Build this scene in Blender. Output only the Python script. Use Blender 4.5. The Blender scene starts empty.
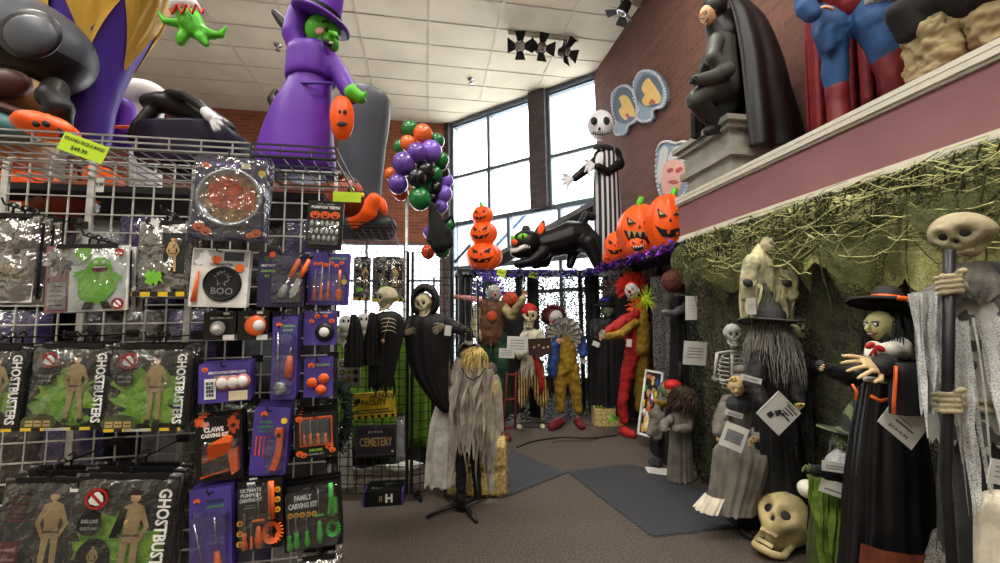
import bpy, math, random
from mathutils import Vector, Matrix, noise
COL = bpy.context.scene.collection
R = math.radians
rnd = random.Random(11)
V = Vector
# ---------------------------------------------------------------- camera numbers
FPX = 406.0; YAW = 10.2; PITCH = 5.56; ROLL = -0.9; EYE = V((0, 0, 1.55))
CAM = (Matrix.Translation(EYE) @ Matrix.Rotation(R(-YAW), 4, 'Z') @ Matrix.Rotation(R(90 + PITCH), 4, 'X')
       @ Matrix.Rotation(R(ROLL), 4, 'Z'))
def ray(px, py): return (CAM.to_3x3() @ V(((px - 500) / FPX, -(py - 281.5) / FPX, -1)))
def at(px, py, d): return EYE + ray(px, py) * d
def onax(px, py, ax, val):
    r = ray(px, py); return EYE + r * ((val - EYE[ax]) / r[ax])
def floorpt(px, py, z=0): return onax(px, py, 2, z)
def u_(d): return d / FPX
# ---------------------------------------------------------------- materials
def lin(c):
    c = c / 255
    return c / 12.92 if c <= .04045 else ((c + .055) / 1.055) ** 2.4
MT = {}
def rgbl(rgb, k=1): return tuple(min(1, lin(c) * k) for c in rgb) + (1,)
def base_mat(name):
    m = bpy.data.materials.new(name); m.use_nodes = True
    nt = m.node_tree; return m, nt, nt.nodes['Principled BSDF'], nt.nodes, nt.links
def mk(name, rgb, rough=.6, metal=0, var=.14, scale=14, bump=0, bscale=60, coat=0, sub=0, emit=0, second=None):
    m, nt, b, N, L = base_mat(name)
    tc = N.new('ShaderNodeTexCoord'); no = N.new('ShaderNodeTexNoise')
    no.inputs['Scale'].default_value = scale; no.inputs['Detail'].default_value = 4
    L.new(tc.outputs['Object'], no.inputs['Vector'])
    mx = N.new('ShaderNodeValToRGB'); e = mx.color_ramp.elements
    e[0].position = .3; e[1].position = .7
    if second: e[0].color = rgbl(rgb); e[1].color = rgbl(second); e[0].position = .42; e[1].position = .58
    else: e[0].color = rgbl(rgb, 1 - var * 2); e[1].color = rgbl(rgb, 1 + var * 2)
    L.new(no.outputs['Fac'], mx.inputs['Fac']); L.new(mx.outputs['Color'], b.inputs['Base Color'])
    b.inputs['Roughness'].default_value = rough; b.inputs['Metallic'].default_value = metal
    b.inputs['Coat Weight'].default_value = coat
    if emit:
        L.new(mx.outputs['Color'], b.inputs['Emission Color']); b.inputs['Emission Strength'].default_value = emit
    if bump:
        n2 = N.new('ShaderNodeTexNoise'); n2.inputs['Scale'].default_value = bscale; n2.inputs['Detail'].default_value = 3
        L.new(tc.outputs['Object'], n2.inputs['Vector'])
        bp = N.new('ShaderNodeBump'); bp.inputs['Strength'].default_value = bump; bp.inputs['Distance'].default_value = .01
        L.new(n2.outputs['Fac'], bp.inputs['Height']); L.new(bp.outputs['Normal'], b.inputs['Normal'])
    MT[name] = m; return m
def holes(name, rgb, hole, scale, rough=.8, rgb2=None, kind='noise', opaque=0.0, metal=0):
    """cloth or netting with real see-through gaps"""
    m = mk(name, rgb, rough, metal=metal, scale=9, second=rgb2) if rgb2 else mk(name, rgb, rough, metal=metal)
    N = m.node_tree.nodes; L = m.node_tree.links; b = N['Principled BSDF']
    tc = N.new('ShaderNodeTexCoord')
    if kind == 'noise':
        t = N.new('ShaderNodeTexNoise'); t.inputs['Detail'].default_value = 2; out = t.outputs['Fac']
    else:
        t = N.new('ShaderNodeTexVoronoi'); out = t.outputs['Distance']
    t.inputs['Scale'].default_value = scale
    L.new(tc.outputs['Object'], t.inputs['Vector'])
    c = N.new('ShaderNodeMath'); c.operation = 'GREATER_THAN' if kind == 'noise' else 'LESS_THAN'
    c.inputs[1].default_value = hole
    L.new(out, c.inputs[0])
    mul = N.new('ShaderNodeMath'); mul.operation = 'MULTIPLY'; mul.inputs[1].default_value = 1 - opaque
    L.new(c.outputs[0], mul.inputs[0])
    tr = N.new('ShaderNodeBsdfTransparent'); mix = N.new('ShaderNodeMixShader')
    L.new(mul.outputs[0], mix.inputs[0]); L.new(b.outputs[0], mix.inputs[1]); L.new(tr.outputs[0], mix.inputs[2])
    L.new(mix.outputs[0], N['Material Output'].inputs['Surface'])
    return m
def clear(name, rgb, alpha, rough=.1, bump=0, bscale=20):
    m = mk(name, rgb, rough, bump=bump, bscale=bscale)
    N = m.node_tree.nodes; L = m.node_tree.links; b = N['Principled BSDF']
    b.inputs['Alpha'].default_value = alpha
    return m
def film(name, gloss=.25, rough=.12, tint=(235, 240, 245), bscale=14, bump=1.0):
    m, nt, b, N, L = base_mat(name); N.remove(b)
    tc = N.new('ShaderNodeTexCoord'); n = N.new('ShaderNodeTexNoise'); n.inputs['Scale'].default_value = bscale; n.inputs['Detail'].default_value = 3
    L.new(tc.outputs['Object'], n.inputs['Vector'])
    bp = N.new('ShaderNodeBump'); bp.inputs['Strength'].default_value = bump; bp.inputs['Distance'].default_value = .03
    L.new(n.outputs['Fac'], bp.inputs['Height'])
    g = N.new('ShaderNodeBsdfGlossy'); g.inputs['Roughness'].default_value = rough; L.new(bp.outputs['Normal'], g.inputs['Normal'])
    t = N.new('ShaderNodeBsdfTransparent'); t.inputs['Color'].default_value = rgbl(tint)
    lw = N.new('ShaderNodeLayerWeight'); lw.inputs['Blend'].default_value = .35; L.new(bp.outputs['Normal'], lw.inputs['Normal'])
    mm = N.new('ShaderNodeMath'); mm.operation = 'MULTIPLY_ADD'; mm.inputs[1].default_value = .7; mm.inputs[2].default_value = gloss * .4
    L.new(lw.outputs['Facing'], mm.inputs[0])
    mix = N.new('ShaderNodeMixShader'); L.new(mm.outputs[0], mix.inputs[0]); L.new(t.outputs[0], mix.inputs[1]); L.new(g.outputs[0], mix.inputs[2])
    L.new(mix.outputs[0], N['Material Output'].inputs['Surface']); MT[name] = m; return m
P = {  # name: rgb, rough, extra
 'black': (14, 14, 16), 'black_cloth': (20, 20, 23), 'charcoal': (44, 45, 48), 'dgrey': (70, 72, 76), 'grey': (120, 121, 124),
 'lgrey': (170, 170, 168), 'white': (235, 235, 230), 'cream': (215, 205, 170), 'bone': (196, 188, 156), 'bone_old': (150, 140, 108),
 'orange': (228, 92, 28), 'dorange': (170, 62, 20), 'red': (172, 26, 28), 'dred': (110, 16, 24), 'yellow': (232, 200, 50),
 'mustard': (150, 118, 28), 'brown': (92, 58, 38), 'dbrown': (48, 30, 22), 'tan': (190, 160, 110), 'khaki': (150, 136, 96),
 'green': (70, 150, 50), 'lime': (150, 210, 60), 'dgreen': (22, 60, 36), 'olive': (76, 88, 46), 'teal': (60, 130, 130),
 'purple': (92, 52, 170), 'dpurple': (56, 34, 104), 'lilac': (140, 110, 200), 'blue': (40, 70, 140), 'navy': (24, 30, 66),
 'pink': (200, 130, 130), 'skin': (206, 160, 120), 'gskin': (120, 128, 100), 'straw': (204, 180, 108), 'silver': (180, 184, 190),
 'slime': (120, 200, 50), 'darkart': (30, 34, 30), 'art_green': (120, 170, 50), 'navyblue': (30, 34, 84), 'suit_blue': (34, 74, 126), 'cape_red': (120, 18, 28)}
for k, c in P.items(): mk(k, c, .7)
mk('shirt_pale', (206, 198, 180), .85, scale=5, var=.25, bump=.3)
mk('ragcloth', (172, 164, 150), .95, scale=7, var=.25, bump=.6, bscale=90)
mk('ragcloth_dark', (86, 82, 78), .95, scale=9, var=.3, bump=.6, bscale=90)
mk('grey_dress', (112, 108, 100), .9, scale=6, var=.2, bump=.4)
mk('satin_black', (20, 20, 23), .38, scale=5, bump=.3, bscale=12)
mk('green_rag', (112, 142, 48), .9, scale=12, var=.3, bump=.5)
mk('wire_white', (205, 205, 200), .35, metal=.3); mk('wire_black', (16, 16, 17), .45)
mk('chrome', (200, 203, 208), .22, metal=.9); mk('metal_dark', (40, 40, 42), .4, metal=.5)
def nylon(name, rgb, emit=0):
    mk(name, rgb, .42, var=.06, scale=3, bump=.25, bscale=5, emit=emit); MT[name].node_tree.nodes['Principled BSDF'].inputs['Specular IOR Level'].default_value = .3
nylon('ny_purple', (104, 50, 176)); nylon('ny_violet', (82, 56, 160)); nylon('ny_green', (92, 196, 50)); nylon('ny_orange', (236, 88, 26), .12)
nylon('ny_black', (13, 13, 15)); nylon('ny_grey', (78, 82, 92)); nylon('ny_lgrey', (132, 136, 146)); nylon('ny_dgrey', (32, 33, 36)); nylon('ny_gold', (222, 176, 74)); nylon('ny_tan', (178, 148, 104))
nylon('ny_brown', (84, 56, 48)); nylon('ny_teal', (84, 128, 130)); nylon('ny_white', (224, 224, 232)); nylon('ny_navy', (24, 20, 44)); nylon('ny_red', (200, 40, 34)); nylon('ny_rust', (150, 60, 32))
for n, c in (('bal_green', (20, 110, 50)), ('bal_orange', (220, 96, 30)), ('bal_purple', (92, 62, 150)), ('bal_lilac', (126, 92, 200)), ('bal_black', (18, 18, 22)), ('bal_red', (226, 70, 30))):
    mk(n, c, .25, var=.03, coat=.3)
mk('pl_orange', (250, 110, 44), .3, var=.03); mk('pl_green', (60, 190, 60), .3, var=.03); mk('pl_purple', (78, 52, 140), .45, var=.1)
mk('card_black', (16, 16, 18), .35, var=.05); mk('card_purple', (76, 60, 146), .4, scale=6, var=.25); mk('card_navy', (46, 38, 84), .35, var=.2)
mk('paper', (206, 206, 200), .8, var=.03); mk('ink', (26, 26, 28), .7); mk('limetag', (196, 232, 40), .6, var=.02)
mk('slimeart', (120, 190, 44), .5, scale=30, second=(170, 210, 70)); mk('pieart', (196, 72, 30), .35, scale=40, var=.3); mk('seedart', (150, 110, 60), .4, scale=60, var=.4)
mk('skullbone', (186, 170, 122), .55, scale=5, var=.25, bump=.3, bscale=20); mk('skullgrey', (156, 146, 116), .7, scale=8, var=.25, bump=.8, bscale=30)
mk('hay', (204, 182, 116), .8, scale=40, var=.3, bump=1, bscale=120); mk('stone_ped', (150, 150, 140), .7, scale=5, var=.08, bump=.2)
mk('statue_grey', (62, 64, 60), .6, scale=6, var=.15); mk('statue_black', (13, 13, 15), .5, scale=5, bump=.3, bscale=9); mk('fur_black', (16, 16, 17), .95, bump=1, bscale=60)
mk('greenery', (14, 44, 26), .8, scale=50, var=.5); mk('limecloth', (98, 138, 30), .75, scale=3, var=.15, bump=.3, bscale=6)
mk('lace', (200, 198, 188), .8); mk('boot_red', (104, 18, 26), .5); mk('boot_dark', (30, 31, 33), .5); mk('alcove', (128, 118, 96), .85); mk('basket', (92, 44, 30), .7, bump=.6, bscale=80)
mk('hair_brown', (58, 40, 30), .8, var=.3); mk('hair_grey', (138, 136, 130), .8, var=.25); mk('hair_red', (240, 50, 30), .7, var=.2); mk('hair_lime', (200, 232, 50), .6); mk('hair_dred', (80, 24, 22), .8, var=.3); mk('hair_black', (18, 18, 18), .7)
film('film'); film('film_crinkle', .16, .16, bscale=18, bump=.95); film('film_silver', .9, .14, tint=(200, 200, 200), bscale=13, bump=1.6)
holes('gauze_white', (204, 206, 206), .54, 230, opaque=.45); holes('gauze_grey', (130, 130, 124), .52, 200, opaque=.4)
holes('gauze_cream', (186, 184, 122), .53, 110, rgb2=(150, 152, 90), opaque=.6); holes('gauze_olive', (74, 80, 40), .49, 90, opaque=.25)
holes('gauze_black', (20, 20, 20), .55, 70, opaque=.3)
holes('net_camo', (50, 60, 36), .515, 55, rgb2=(16, 22, 14)); holes('net_dark', (16, 20, 18), .52, 60, rgb2=(26, 34, 28))
holes('net_lower', (24, 30, 24), .49, 48, rgb2=(20, 26, 20)); holes('net_silver', (130, 132, 134), .56, 60, metal=.6, rough=.3)
def striped(name, a, b, freq, axis=0):
    m, nt, bs, N, L = base_mat(name); tc = N.new('ShaderNodeTexCoord'); sp = N.new('ShaderNodeSeparateXYZ'); L.new(tc.outputs['Object'], sp.inputs[0])
    mu = N.new('ShaderNodeMath'); mu.operation = 'MULTIPLY'; mu.inputs[1].default_value = freq; L.new(sp.outputs[axis], mu.inputs[0])
    fr = N.new('ShaderNodeMath'); fr.operation = 'FRACT'; L.new(mu.outputs[0], fr.inputs[0])
    g = N.new('ShaderNodeMath'); g.operation = 'GREATER_THAN'; g.inputs[1].default_value = .55; L.new(fr.outputs[0], g.inputs[0])
    mx = N.new('ShaderNodeMix'); mx.data_type = 'RGBA'; mx.inputs[6].default_value = rgbl(a); mx.inputs[7].default_value = rgbl(b)
    L.new(g.outputs[0], mx.inputs[0]); L.new(mx.outputs[2], bs.inputs['Base Color']); bs.inputs['Roughness'].default_value = .7
    MT[name] = m
striped('stripe_suit', (24, 24, 28), (200, 200, 205), 13); striped('stripe_pirate', (214, 184, 116), (40, 24, 22), 26); striped('stripe_hat', (22, 26, 20), (96, 108, 70), 14)
striped('stripe_hazard', (226, 190, 30), (20, 20, 20), 18)
mk('drape_black', (16, 17, 18), .85, scale=3, bump=.3, bscale=8)
# ---------------------------------------------------------------- mesh builder
FONTCACHE = {}
def text_mesh(s, bold=.0):
    if (s, bold) in FONTCACHE: return FONTCACHE[(s, bold)]
    cu = bpy.data.curves.new('t', 'FONT'); cu.body = s; cu.size = 1; cu.align_x = 'CENTER'; cu.align_y = 'CENTER'; cu.resolution_u = 2; cu.offset = bold
    o = bpy.data.objects.new('t', cu); COL.objects.link(o)
    dg = bpy.context.evaluated_depsgraph_get(); me = bpy.data.meshes.new_from_object(o.evaluated_get(dg))
    r = ([v.co.copy() for v in me.vertices], [tuple(p.vertices) for p in me.polygons])
    bpy.data.objects.remove(o); bpy.data.curves.remove(cu); bpy.data.meshes.remove(me)
    FONTCACHE[(s, bold)] = r; return r
WRINKLY = {'brown', 'khaki', 'dgreen', 'shirt_pale', 'stripe_pirate', 'mustard', 'blue', 'red', 'dred', 'grey_dress', 'black_cloth', 'shirt_cream', 'grey', 'charcoal'}
class MB:
    def __init__(s): s.v = []; s.f = []; s.fm = []; s.fs = []; s.T = Matrix()
    def add(s, vs, fs, m, smooth=False, mats=None):
        o = len(s.v); T = s.T
        s.v += [T @ V(v) for v in vs]
        for i, f in enumerate(fs):
            s.f.append(tuple(a + o for a in f)); s.fm.append(mats[i] if mats else m); s.fs.append(smooth)
    def box(s, c, d, m, rot=None):
        x, y, z = d[0] / 2, d[1] / 2, d[2] / 2; c = V(c)
        vs = [V((a, b, e)) for a in (-x, x) for b in (-y, y) for e in (-z, z)]
        if rot is not None: vs = [rot @ v for v in vs]
        s.add([v + c for v in vs], [(0, 1, 3, 2), (4, 6, 7, 5), (0, 4, 5, 1), (2, 3, 7, 6), (0, 2, 6, 4), (1, 5, 7, 3)], m)
    def bar(s, a, b, r, m, n=4):
        s.tube([a, b], r, m, n=n, smooth=n > 4)
    def tube(s, pts, rad, m, n=8, cap=True, flat=1.0, closed=False, smooth=True, up=None):
        pts = [V(p) for p in pts]; k = len(pts)
        if not isinstance(rad, (list, tuple)): rad = [rad] * k
        rings = []; nrm = None
        for i in range(k):
            if closed: t = pts[(i + 1) % k] - pts[i - 1]
            else: t = pts[min(i + 1, k - 1)] - pts[max(i - 1, 0)]
            if t.length < 1e-9: t = V((0, 0, 1))
            t.normalize()
            if nrm is None:
                a = V(up) if up else (V((0, 0, 1)) if abs(t.z) < .9 else V((0, 1, 0)))
                nrm = a - t * a.dot(t); nrm.normalize()
            else:
                nrm = nrm - t * nrm.dot(t)
                if nrm.length < 1e-6: nrm = t.orthogonal()
                nrm.normalize()
            bn = t.cross(nrm)
            rings.append([pts[i] + (nrm * math.cos(a) * flat + bn * math.sin(a)) * rad[i] for a in [2 * math.pi * j / n for j in range(n)]])
        s.rings(rings, m, cap=cap and not closed, loop=closed, smooth=smooth)
    def caps(s, pts, rads, m, n=12):
        """tapered capsule chain with ball joints, for voxel remeshing"""
        s.tube(pts, list(rads), m, n=n)
        for p, r in zip(pts, rads): s.ell(p, (r, r, r), m, n, 8)
    def rings(s, rings, m, cap=False, loop=False, smooth=True, closed=True, mats=None):
        n = len(rings[0]); vs = [v for r in rings for v in r]; fs = []
        k = len(rings); jn = n if closed else n - 1
        for i in range(k if loop else k - 1):
            a = i * n; b = ((i + 1) % k) * n
            for j in range(jn):
                j2 = (j + 1) % n; fs.append((a + j, a + j2, b + j2, b + j))
        if cap: fs.append(tuple(range(n - 1, -1, -1))); fs.append(tuple((k - 1) * n + j for j in range(n)))
        s.add(vs, fs, m, smooth, mats)
    def ell(s, c, r, m, seg=20, rg=12, rot=None, fn=None, matf=None):
        c = V(c); vs = []; dirs = []
        if not isinstance(r, (list, tuple, Vector)): r = (r, r, r)
        for i in range(rg + 1):
            th = math.pi * i / rg
            for j in range(seg):
                ph = 2 * math.pi * j / seg
                d = V((math.sin(th) * math.cos(ph), math.sin(th) * math.sin(ph), math.cos(th)))
                p = fn(d) if fn else d
                p = V((p.x * r[0], p.y * r[1], p.z * r[2]))
                if rot is not None: p = rot @ p
                vs.append(p + c); dirs.append(d)
        fs = []; ms = []
        for i in range(rg):
            for j in range(seg):
                j2 = (j + 1) % seg; f = (i * seg + j, (i + 1) * seg + j, (i + 1) * seg + j2, i * seg + j2)
                if i == 0: f = (f[0], f[1], f[2])
                elif i == rg - 1: f = (f[0], f[1], f[3])
                fs.append(f)
                ms.append(matf((dirs[i * seg + j] + dirs[(i + 1) * seg + j2]).normalized()) if matf else m)
        s.add(vs, fs, m, True, ms)
    def lathe(s, prof, m, n=24, c=(0, 0, 0), sx=1, sy=1, smooth=True, cap=False):
        c = V(c)
        s.rings([[c + V((r * math.cos(a) * sx, r * math.sin(a) * sy, z)) for a in [2 * math.pi * j / n for j in range(n)]] for r, z in prof], m, smooth=smooth, cap=cap)
    def prism(s, pts, z0, z1, m, m2=None):
        n = len(pts); vs = [V((p[0], p[1], z0)) for p in pts] + [V((p[0], p[1], z1)) for p in pts]
        fs = [tuple(range(n - 1, -1, -1)), tuple(range(n, 2 * n))] + [(i, (i + 1) % n, n + (i + 1) % n, n + i) for i in range(n)]
        s.add(vs, fs, m, False, [m2 or m, m] + [m2 or m] * n)
    def flat(s, pts, z, m): s.add([V((p[0], p[1], z)) for p in pts], [tuple(range(len(pts)))], m)
    def disc(s, x, y, r, z, m, n=18, ry=None): s.flat([(x + r * math.cos(2 * math.pi * i / n), y + (ry or r) * math.sin(2 * math.pi * i / n)) for i in range(n)], z, m)
    def text(s, st, x, y, z, size, m, rot=0, bold=0, sx=1.0, maxw=None):
        vs, fs = text_mesh(st, bold)
        if maxw:
            w = max(v.x for v in vs) - min(v.x for v in vs)
            if w * size * sx > maxw: sx = maxw / (w * size)
        c, q = math.cos(rot), math.sin(rot)
        s.add([V((x + (v.x * sx * c - v.y * q) * size, y + (v.x * sx * q + v.y * c) * size, z)) for v in vs], fs, m)
    def build(s, name, parent=None, voxel=None, smooth_it=3, label=None, solid=None):
        me = bpy.data.meshes.new(name); me.from_pydata([tuple(v) for v in s.v], [], s.f)
        used = []
        for m in s.fm:
            if m not in used: used.append(m)
        for m in used: me.materials.append(MT[m])
        me.polygons.foreach_set('material_index', [used.index(m) for m in s.fm])
        me.polygons.foreach_set('use_smooth', s.fs)
        me.update()
        o = bpy.data.objects.new(name, me); COL.objects.link(o)
        if parent is not None: o.parent = parent
        if voxel:
            md = o.modifiers.new('Remesh', 'REMESH'); md.mode = 'VOXEL'; md.voxel_size = voxel; md.use_smooth_shade = True
            sm = o.modifiers.new('Smooth', 'SMOOTH'); sm.factor = .5; sm.iterations = smooth_it
            if used[0] in WRINKLY:
                tx = bpy.data.textures.get('wrinkle%d' % (voxel > .012)) or bpy.data.textures.new('wrinkle%d' % (voxel > .012), 'CLOUDS'); tx.noise_scale = .07 if voxel > .012 else .045
                dm = o.modifiers.new('Wrinkle', 'DISPLACE'); dm.texture = tx; dm.strength = voxel * 2.6; dm.mid_level = .5
        if solid:
            md = o.modifiers.new('Solidify', 'SOLIDIFY'); md.thickness = solid
        if label: o['label'] = label
        return o
def tag(o, label, cat, group=None):
    o['label'] = label; o['category'] = cat
    if group: o['group'] = group
    return o
def thing(name, label, cat, mat=None, loc=None, rz=0, group=None):
    o = bpy.data.objects.new(name, None); COL.objects.link(o); o.empty_display_size = .1
    o.matrix_world = mat if mat is not None else Matrix.Translation(V(loc)) @ Matrix.Rotation(rz, 4, 'Z')
    return tag(o, label, cat, group)
def struct(o): o['kind'] = 'structure'; return o
def copy_tree(o, parent=None, depth=0):
    c = o.copy(); COL.objects.link(c)
    if parent is not None: c.parent = parent
    for ch in [x for x in bpy.data.objects if x.parent == o and x != c]: copy_tree(ch, c, depth + 1)
    return c
class Fr:
    """local frame that stands at the point seen at (px,py) at distance d, x to the right, y away, z up"""
    def __init__(s, px, py, d, ground=None, yaw=None):
        s.d = d; p = at(px, py, d)
        if ground is not None: p.z = ground
        s.W = Matrix.Translation(p) @ Matrix.Rotation(R(-YAW) if yaw is None else yaw, 4, 'Z'); s.I = s.W.inverted(); s.u = u_(d)
    def p(s, px, py, dd=0): return s.I @ at(px, py, s.d + dd)
    def thing(s, name, label, cat, group=None): return thing(name, label, cat, mat=s.W, group=group)
    def chain(s, mb, pts, m, n=12):
        """pts: (px,py,dd,r_px)"""
        mb.caps([s.p(a, b, c) for a, b, c, r in pts], [r * s.u for a, b, c, r in pts], m, n)
# ---------------------------------------------------------------- shape helpers
def g(d, c, w): return math.exp(-((d - V(c).normalized()).length / w) ** 2)
def skull(mb, c, h, m='bone', dark='black', rot=None, teeth=True, seg=40, jaw=.0):
    """h = half height, looks to -Y"""
    rot = rot if rot is not None else Matrix.Identity(3)
    def fn(d):
        x, y, z = d
        if z < 0:
            x *= 1 - .46 * min(1, -z * 1.1); 
            if y > 0: y *= 1 + .75 * z
            else: y *= 1 + .05 * z
        else: y *= 1 + .08 * z
        p = V((x * .8, y * .95, z))
        k = 0
        for sx in (-1, 1):
            k -= .34 * g(d, (sx * .38, -.88, .02), .24)
            k += .05 * g(d, (sx * .62, -.72, -.28), .2)
            k -= .17 * g(d, (sx * .75, -.35, -.55), .28)
            k += .05 * g(d, (sx * .36, -.88, .34), .18)
        k -= .22 * g(d, (0, -.93, -.30), .13)
        return p * (1 + k)
    def mf(d):
        if min((d - V((sx * .38, -.88, .02)).normalized()).length for sx in (-1, 1)) < .185: return dark
        if (d - V((0, -.93, -.30)).normalized()).length < .11: return dark
        return m
    mb.ell(c, (h, h, h), m, seg, int(seg * .8), rot, fn)
    c = V(c)
    for sx in (-1, 1):
        q = fn(V((sx * .38, -.88, .02)).normalized()) * h; mb.ell(c + rot @ (q + V((0, -.035 * h, 0))), (.25 * h, .13 * h, .23 * h), dark, 20, 12, rot @ Matrix.Rotation(sx * .35, 3, 'Z'))
    q = fn(V((0, -.93, -.30)).normalized()) * h; mb.ell(c + rot @ (q + V((0, -.02 * h, 0))), (.1 * h, .08 * h, .15 * h), dark, 14, 10, rot)
    if teeth:
        for row, zz in ((0, -.70), (1, -.84 - (jaw or 0)))[:1 if jaw is None else 2]:
            mb.box(c + rot @ V((0, -.50 * h, (zz) * h)), (.42 * h, .3 * h, .05 * h), dark, rot=rot)
            for i in range(-3, 4):
                a = i * .17
                mb.box(c + rot @ V((math.sin(a) * .42 * h, -(.36 + .30 * math.cos(a)) * h, zz * h)), (.065 * h, .06 * h, .12 * h), m, rot=rot @ Matrix.Rotation(a, 3, 'Z'))
        if jaw is None: return
        js = [(-.44, .05, -.45 - jaw * .4), (-.40, -.15, -.82 - jaw), (-.24, -.52, -1.02 - jaw), (0, -.64, -1.06 - jaw), (.24, -.52, -1.02 - jaw), (.40, -.15, -.82 - jaw), (.44, .05, -.45 - jaw * .4)]
        mb.tube([c + rot @ (V(j) * h) for j in js], [.09 * h, .11 * h, .12 * h, .13 * h, .12 * h, .11 * h, .09 * h], m, n=8)
def face(mb, c, h, skin, rot=None, nose=.12, nosem=None, eye='white', mouth='dred', hook=False, brow=None):
    rot = rot if rot is not None else Matrix.Identity(3); c = V(c)
    def fn(d):
        x, y, z = d
        if z < 0: x *= 1 - .25 * -z; y *= (1 + .3 * z) if y > 0 else 1
        k = 0
        for sx in (-1, 1):
            k -= .09 * g(d, (sx * .36, -.9, .1), .2); k += .05 * g(d, (sx * .5, -.8, -.2), .2)
        k += .05 * g(d, (0, -.6, -.85), .25) + .04 * g(d, (0, -.9, .35), .3)
        return V((x * .78, y * .92, z)) * (1 + k)
    mb.ell(c, (h, h, h), skin, 28, 20, rot, fn)
    q = lambda x, y, z: c + rot @ (V((x, y, z)) * h)
    if hook: mb.tube([q(0, -.85, .15), q(0, -1.08, -.02), q(0, -1.22, -.2), q(0, -1.15, -.36)], [.08 * h, .12 * h, .1 * h, .03 * h], nosem or skin)
    else: mb.ell(q(0, -.92, -.12), (nose * h, nose * h, nose * h), nosem or skin, 10, 8)
    for sx in (-1, 1):
        mb.ell(q(sx * .3, -.76, .12), (.15 * h,) * 3, 'black', 10, 8); mb.ell(q(sx * .3, -.83, .12), (.11 * h,) * 3, eye, 10, 8); mb.ell(q(sx * .3, -.91, .12), (.05 * h,) * 3, 'black', 8, 6)
        mb.tube([q(sx * .12, -.92, .26), q(sx * .3, -.9, .36), q(sx * .5, -.72, .3)], [.05 * h, .06 * h, .02 * h], brow or skin, n=6)
        mb.ell(q(sx * .78, -.02, 0), (.07 * h, .12 * h, .2 * h), skin, 8, 6)
    mb.tube([q(-.34, -.72, -.42), q(-.15, -.84, -.5), q(0, -.87, -.52), q(.15, -.84, -.5), q(.34, -.72, -.42)], [.02 * h, .08 * h, .09 * h, .08 * h, .02 * h], mouth, n=6)
    mb.box(q(0, -.93, -.5), (.28 * h, .04 * h, .05 * h), 'white', rot=rot)
def hand(mb, w, d, n, L, m, curl=.35, thumb=1, spread=.12, thin=1.0):
    w = V(w); d = V(d).normalized(); n = V(n); n = (n - d * n.dot(d)).normalized(); s = d.cross(n) * thumb
    M = Matrix((s, n, d)).transposed()
    mb.ell(w + d * .27 * L, (.2 * L * (.8 + .2 * thin), .09 * L * thin, .3 * L), m, 12, 8, M)
    for i in range(4):
        o = 1.5 - i; b = w + d * (.48 - .02 * abs(o)) * L + s * (o * .105 * L); l = (.42, .48, .45, .34)[i] * L; r = .048 * L * thin
        pts = [b - d * .12 * L, b]; a = curl * .6
        for k in range(3):
            a += curl; p = pts[-1] + (d * math.cos(a) + n * math.sin(a) + s * spread * o).normalized() * l * (.42, .32, .26)[k]; pts.append(p)
        mb.tube(pts, [r, r * 1.08, r, r * .95, r * .6], m, n=7)
    b = w + d * .14 * L + s * .14 * L
    p1 = b + (s * .75 + d * .65 + n * .25).normalized() * .22 * L; p2 = p1 + (s * .25 + d * .9 + n * .4).normalized() * .19 * L
    mb.tube([w + d * .05 * L, b, p1, p2], [.07 * L * thin, .065 * L * thin, .055 * L * thin, .035 * L * thin], m, n=7)
def catm(pts, k=4):
    out = []; n = len(pts); pts = [tuple(p) for p in pts]
    for i in range(n - 1):
        p0, p1, p2, p3 = pts[max(i - 1, 0)], pts[i], pts[i + 1], pts[min(i + 2, n - 1)]
        for j in range(k):
            t = j / k; out.append(tuple(.5 * ((2 * b) + (c - a) * t + (2 * a - 5 * b + 4 * c - e) * t * t + (3 * b - a - 3 * c + e) * t ** 3) for a, b, c, e in zip(p0, p1, p2, p3)))
    out.append(pts[-1]); return out
def robe(mb, rings, m, folds=10, amp=.08, seed=0, rag=0, n=72, top=.15, ang=(0, 2 * math.pi), power=1.0, cap=False):
    """rings: (x,y,z,rx,ry) from top to hem; folds deepen towards the hem"""
    rs = catm(rings, 5); K = len(rs); out = []; full = abs(ang[1] - ang[0] - 2 * math.pi) < 1e-3
    cnt = n if full else n + 1
    for i, (x, y, z, rx, ry) in enumerate(rs):
        t = i / (K - 1); a_ = amp * (top + (1 - top) * t ** power); ring = []
        for j in range(cnt):
            a = ang[0] + (ang[1] - ang[0]) * j / n
            w = math.sin(a * folds + seed + 1.3 * math.sin(a * 2 + seed)) * .6 + .5 * math.sin(a * (folds * 1.7 // 1) + seed * 2.1) + .5 * noise.noise(V((math.cos(a) * 2 + seed, math.sin(a) * 2, z * 4)))
            k = 1 + a_ * w
            dz = 0
            if rag and t > .55:
                q = (t - .55) / .45; dz = rag * q * (noise.noise(V((j * .55 + seed * 7, seed, 0))) * 1.2 + .35 * (1 if j % 7 < 3 else -1) * abs(noise.noise(V((j * 1.7, 3, seed)))))
            ring.append(V((x + rx * k * math.cos(a), y + ry * k * math.sin(a), z + dz)))
        out.append(ring)
    mb.rings(out, m, closed=full, cap=cap)
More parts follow.
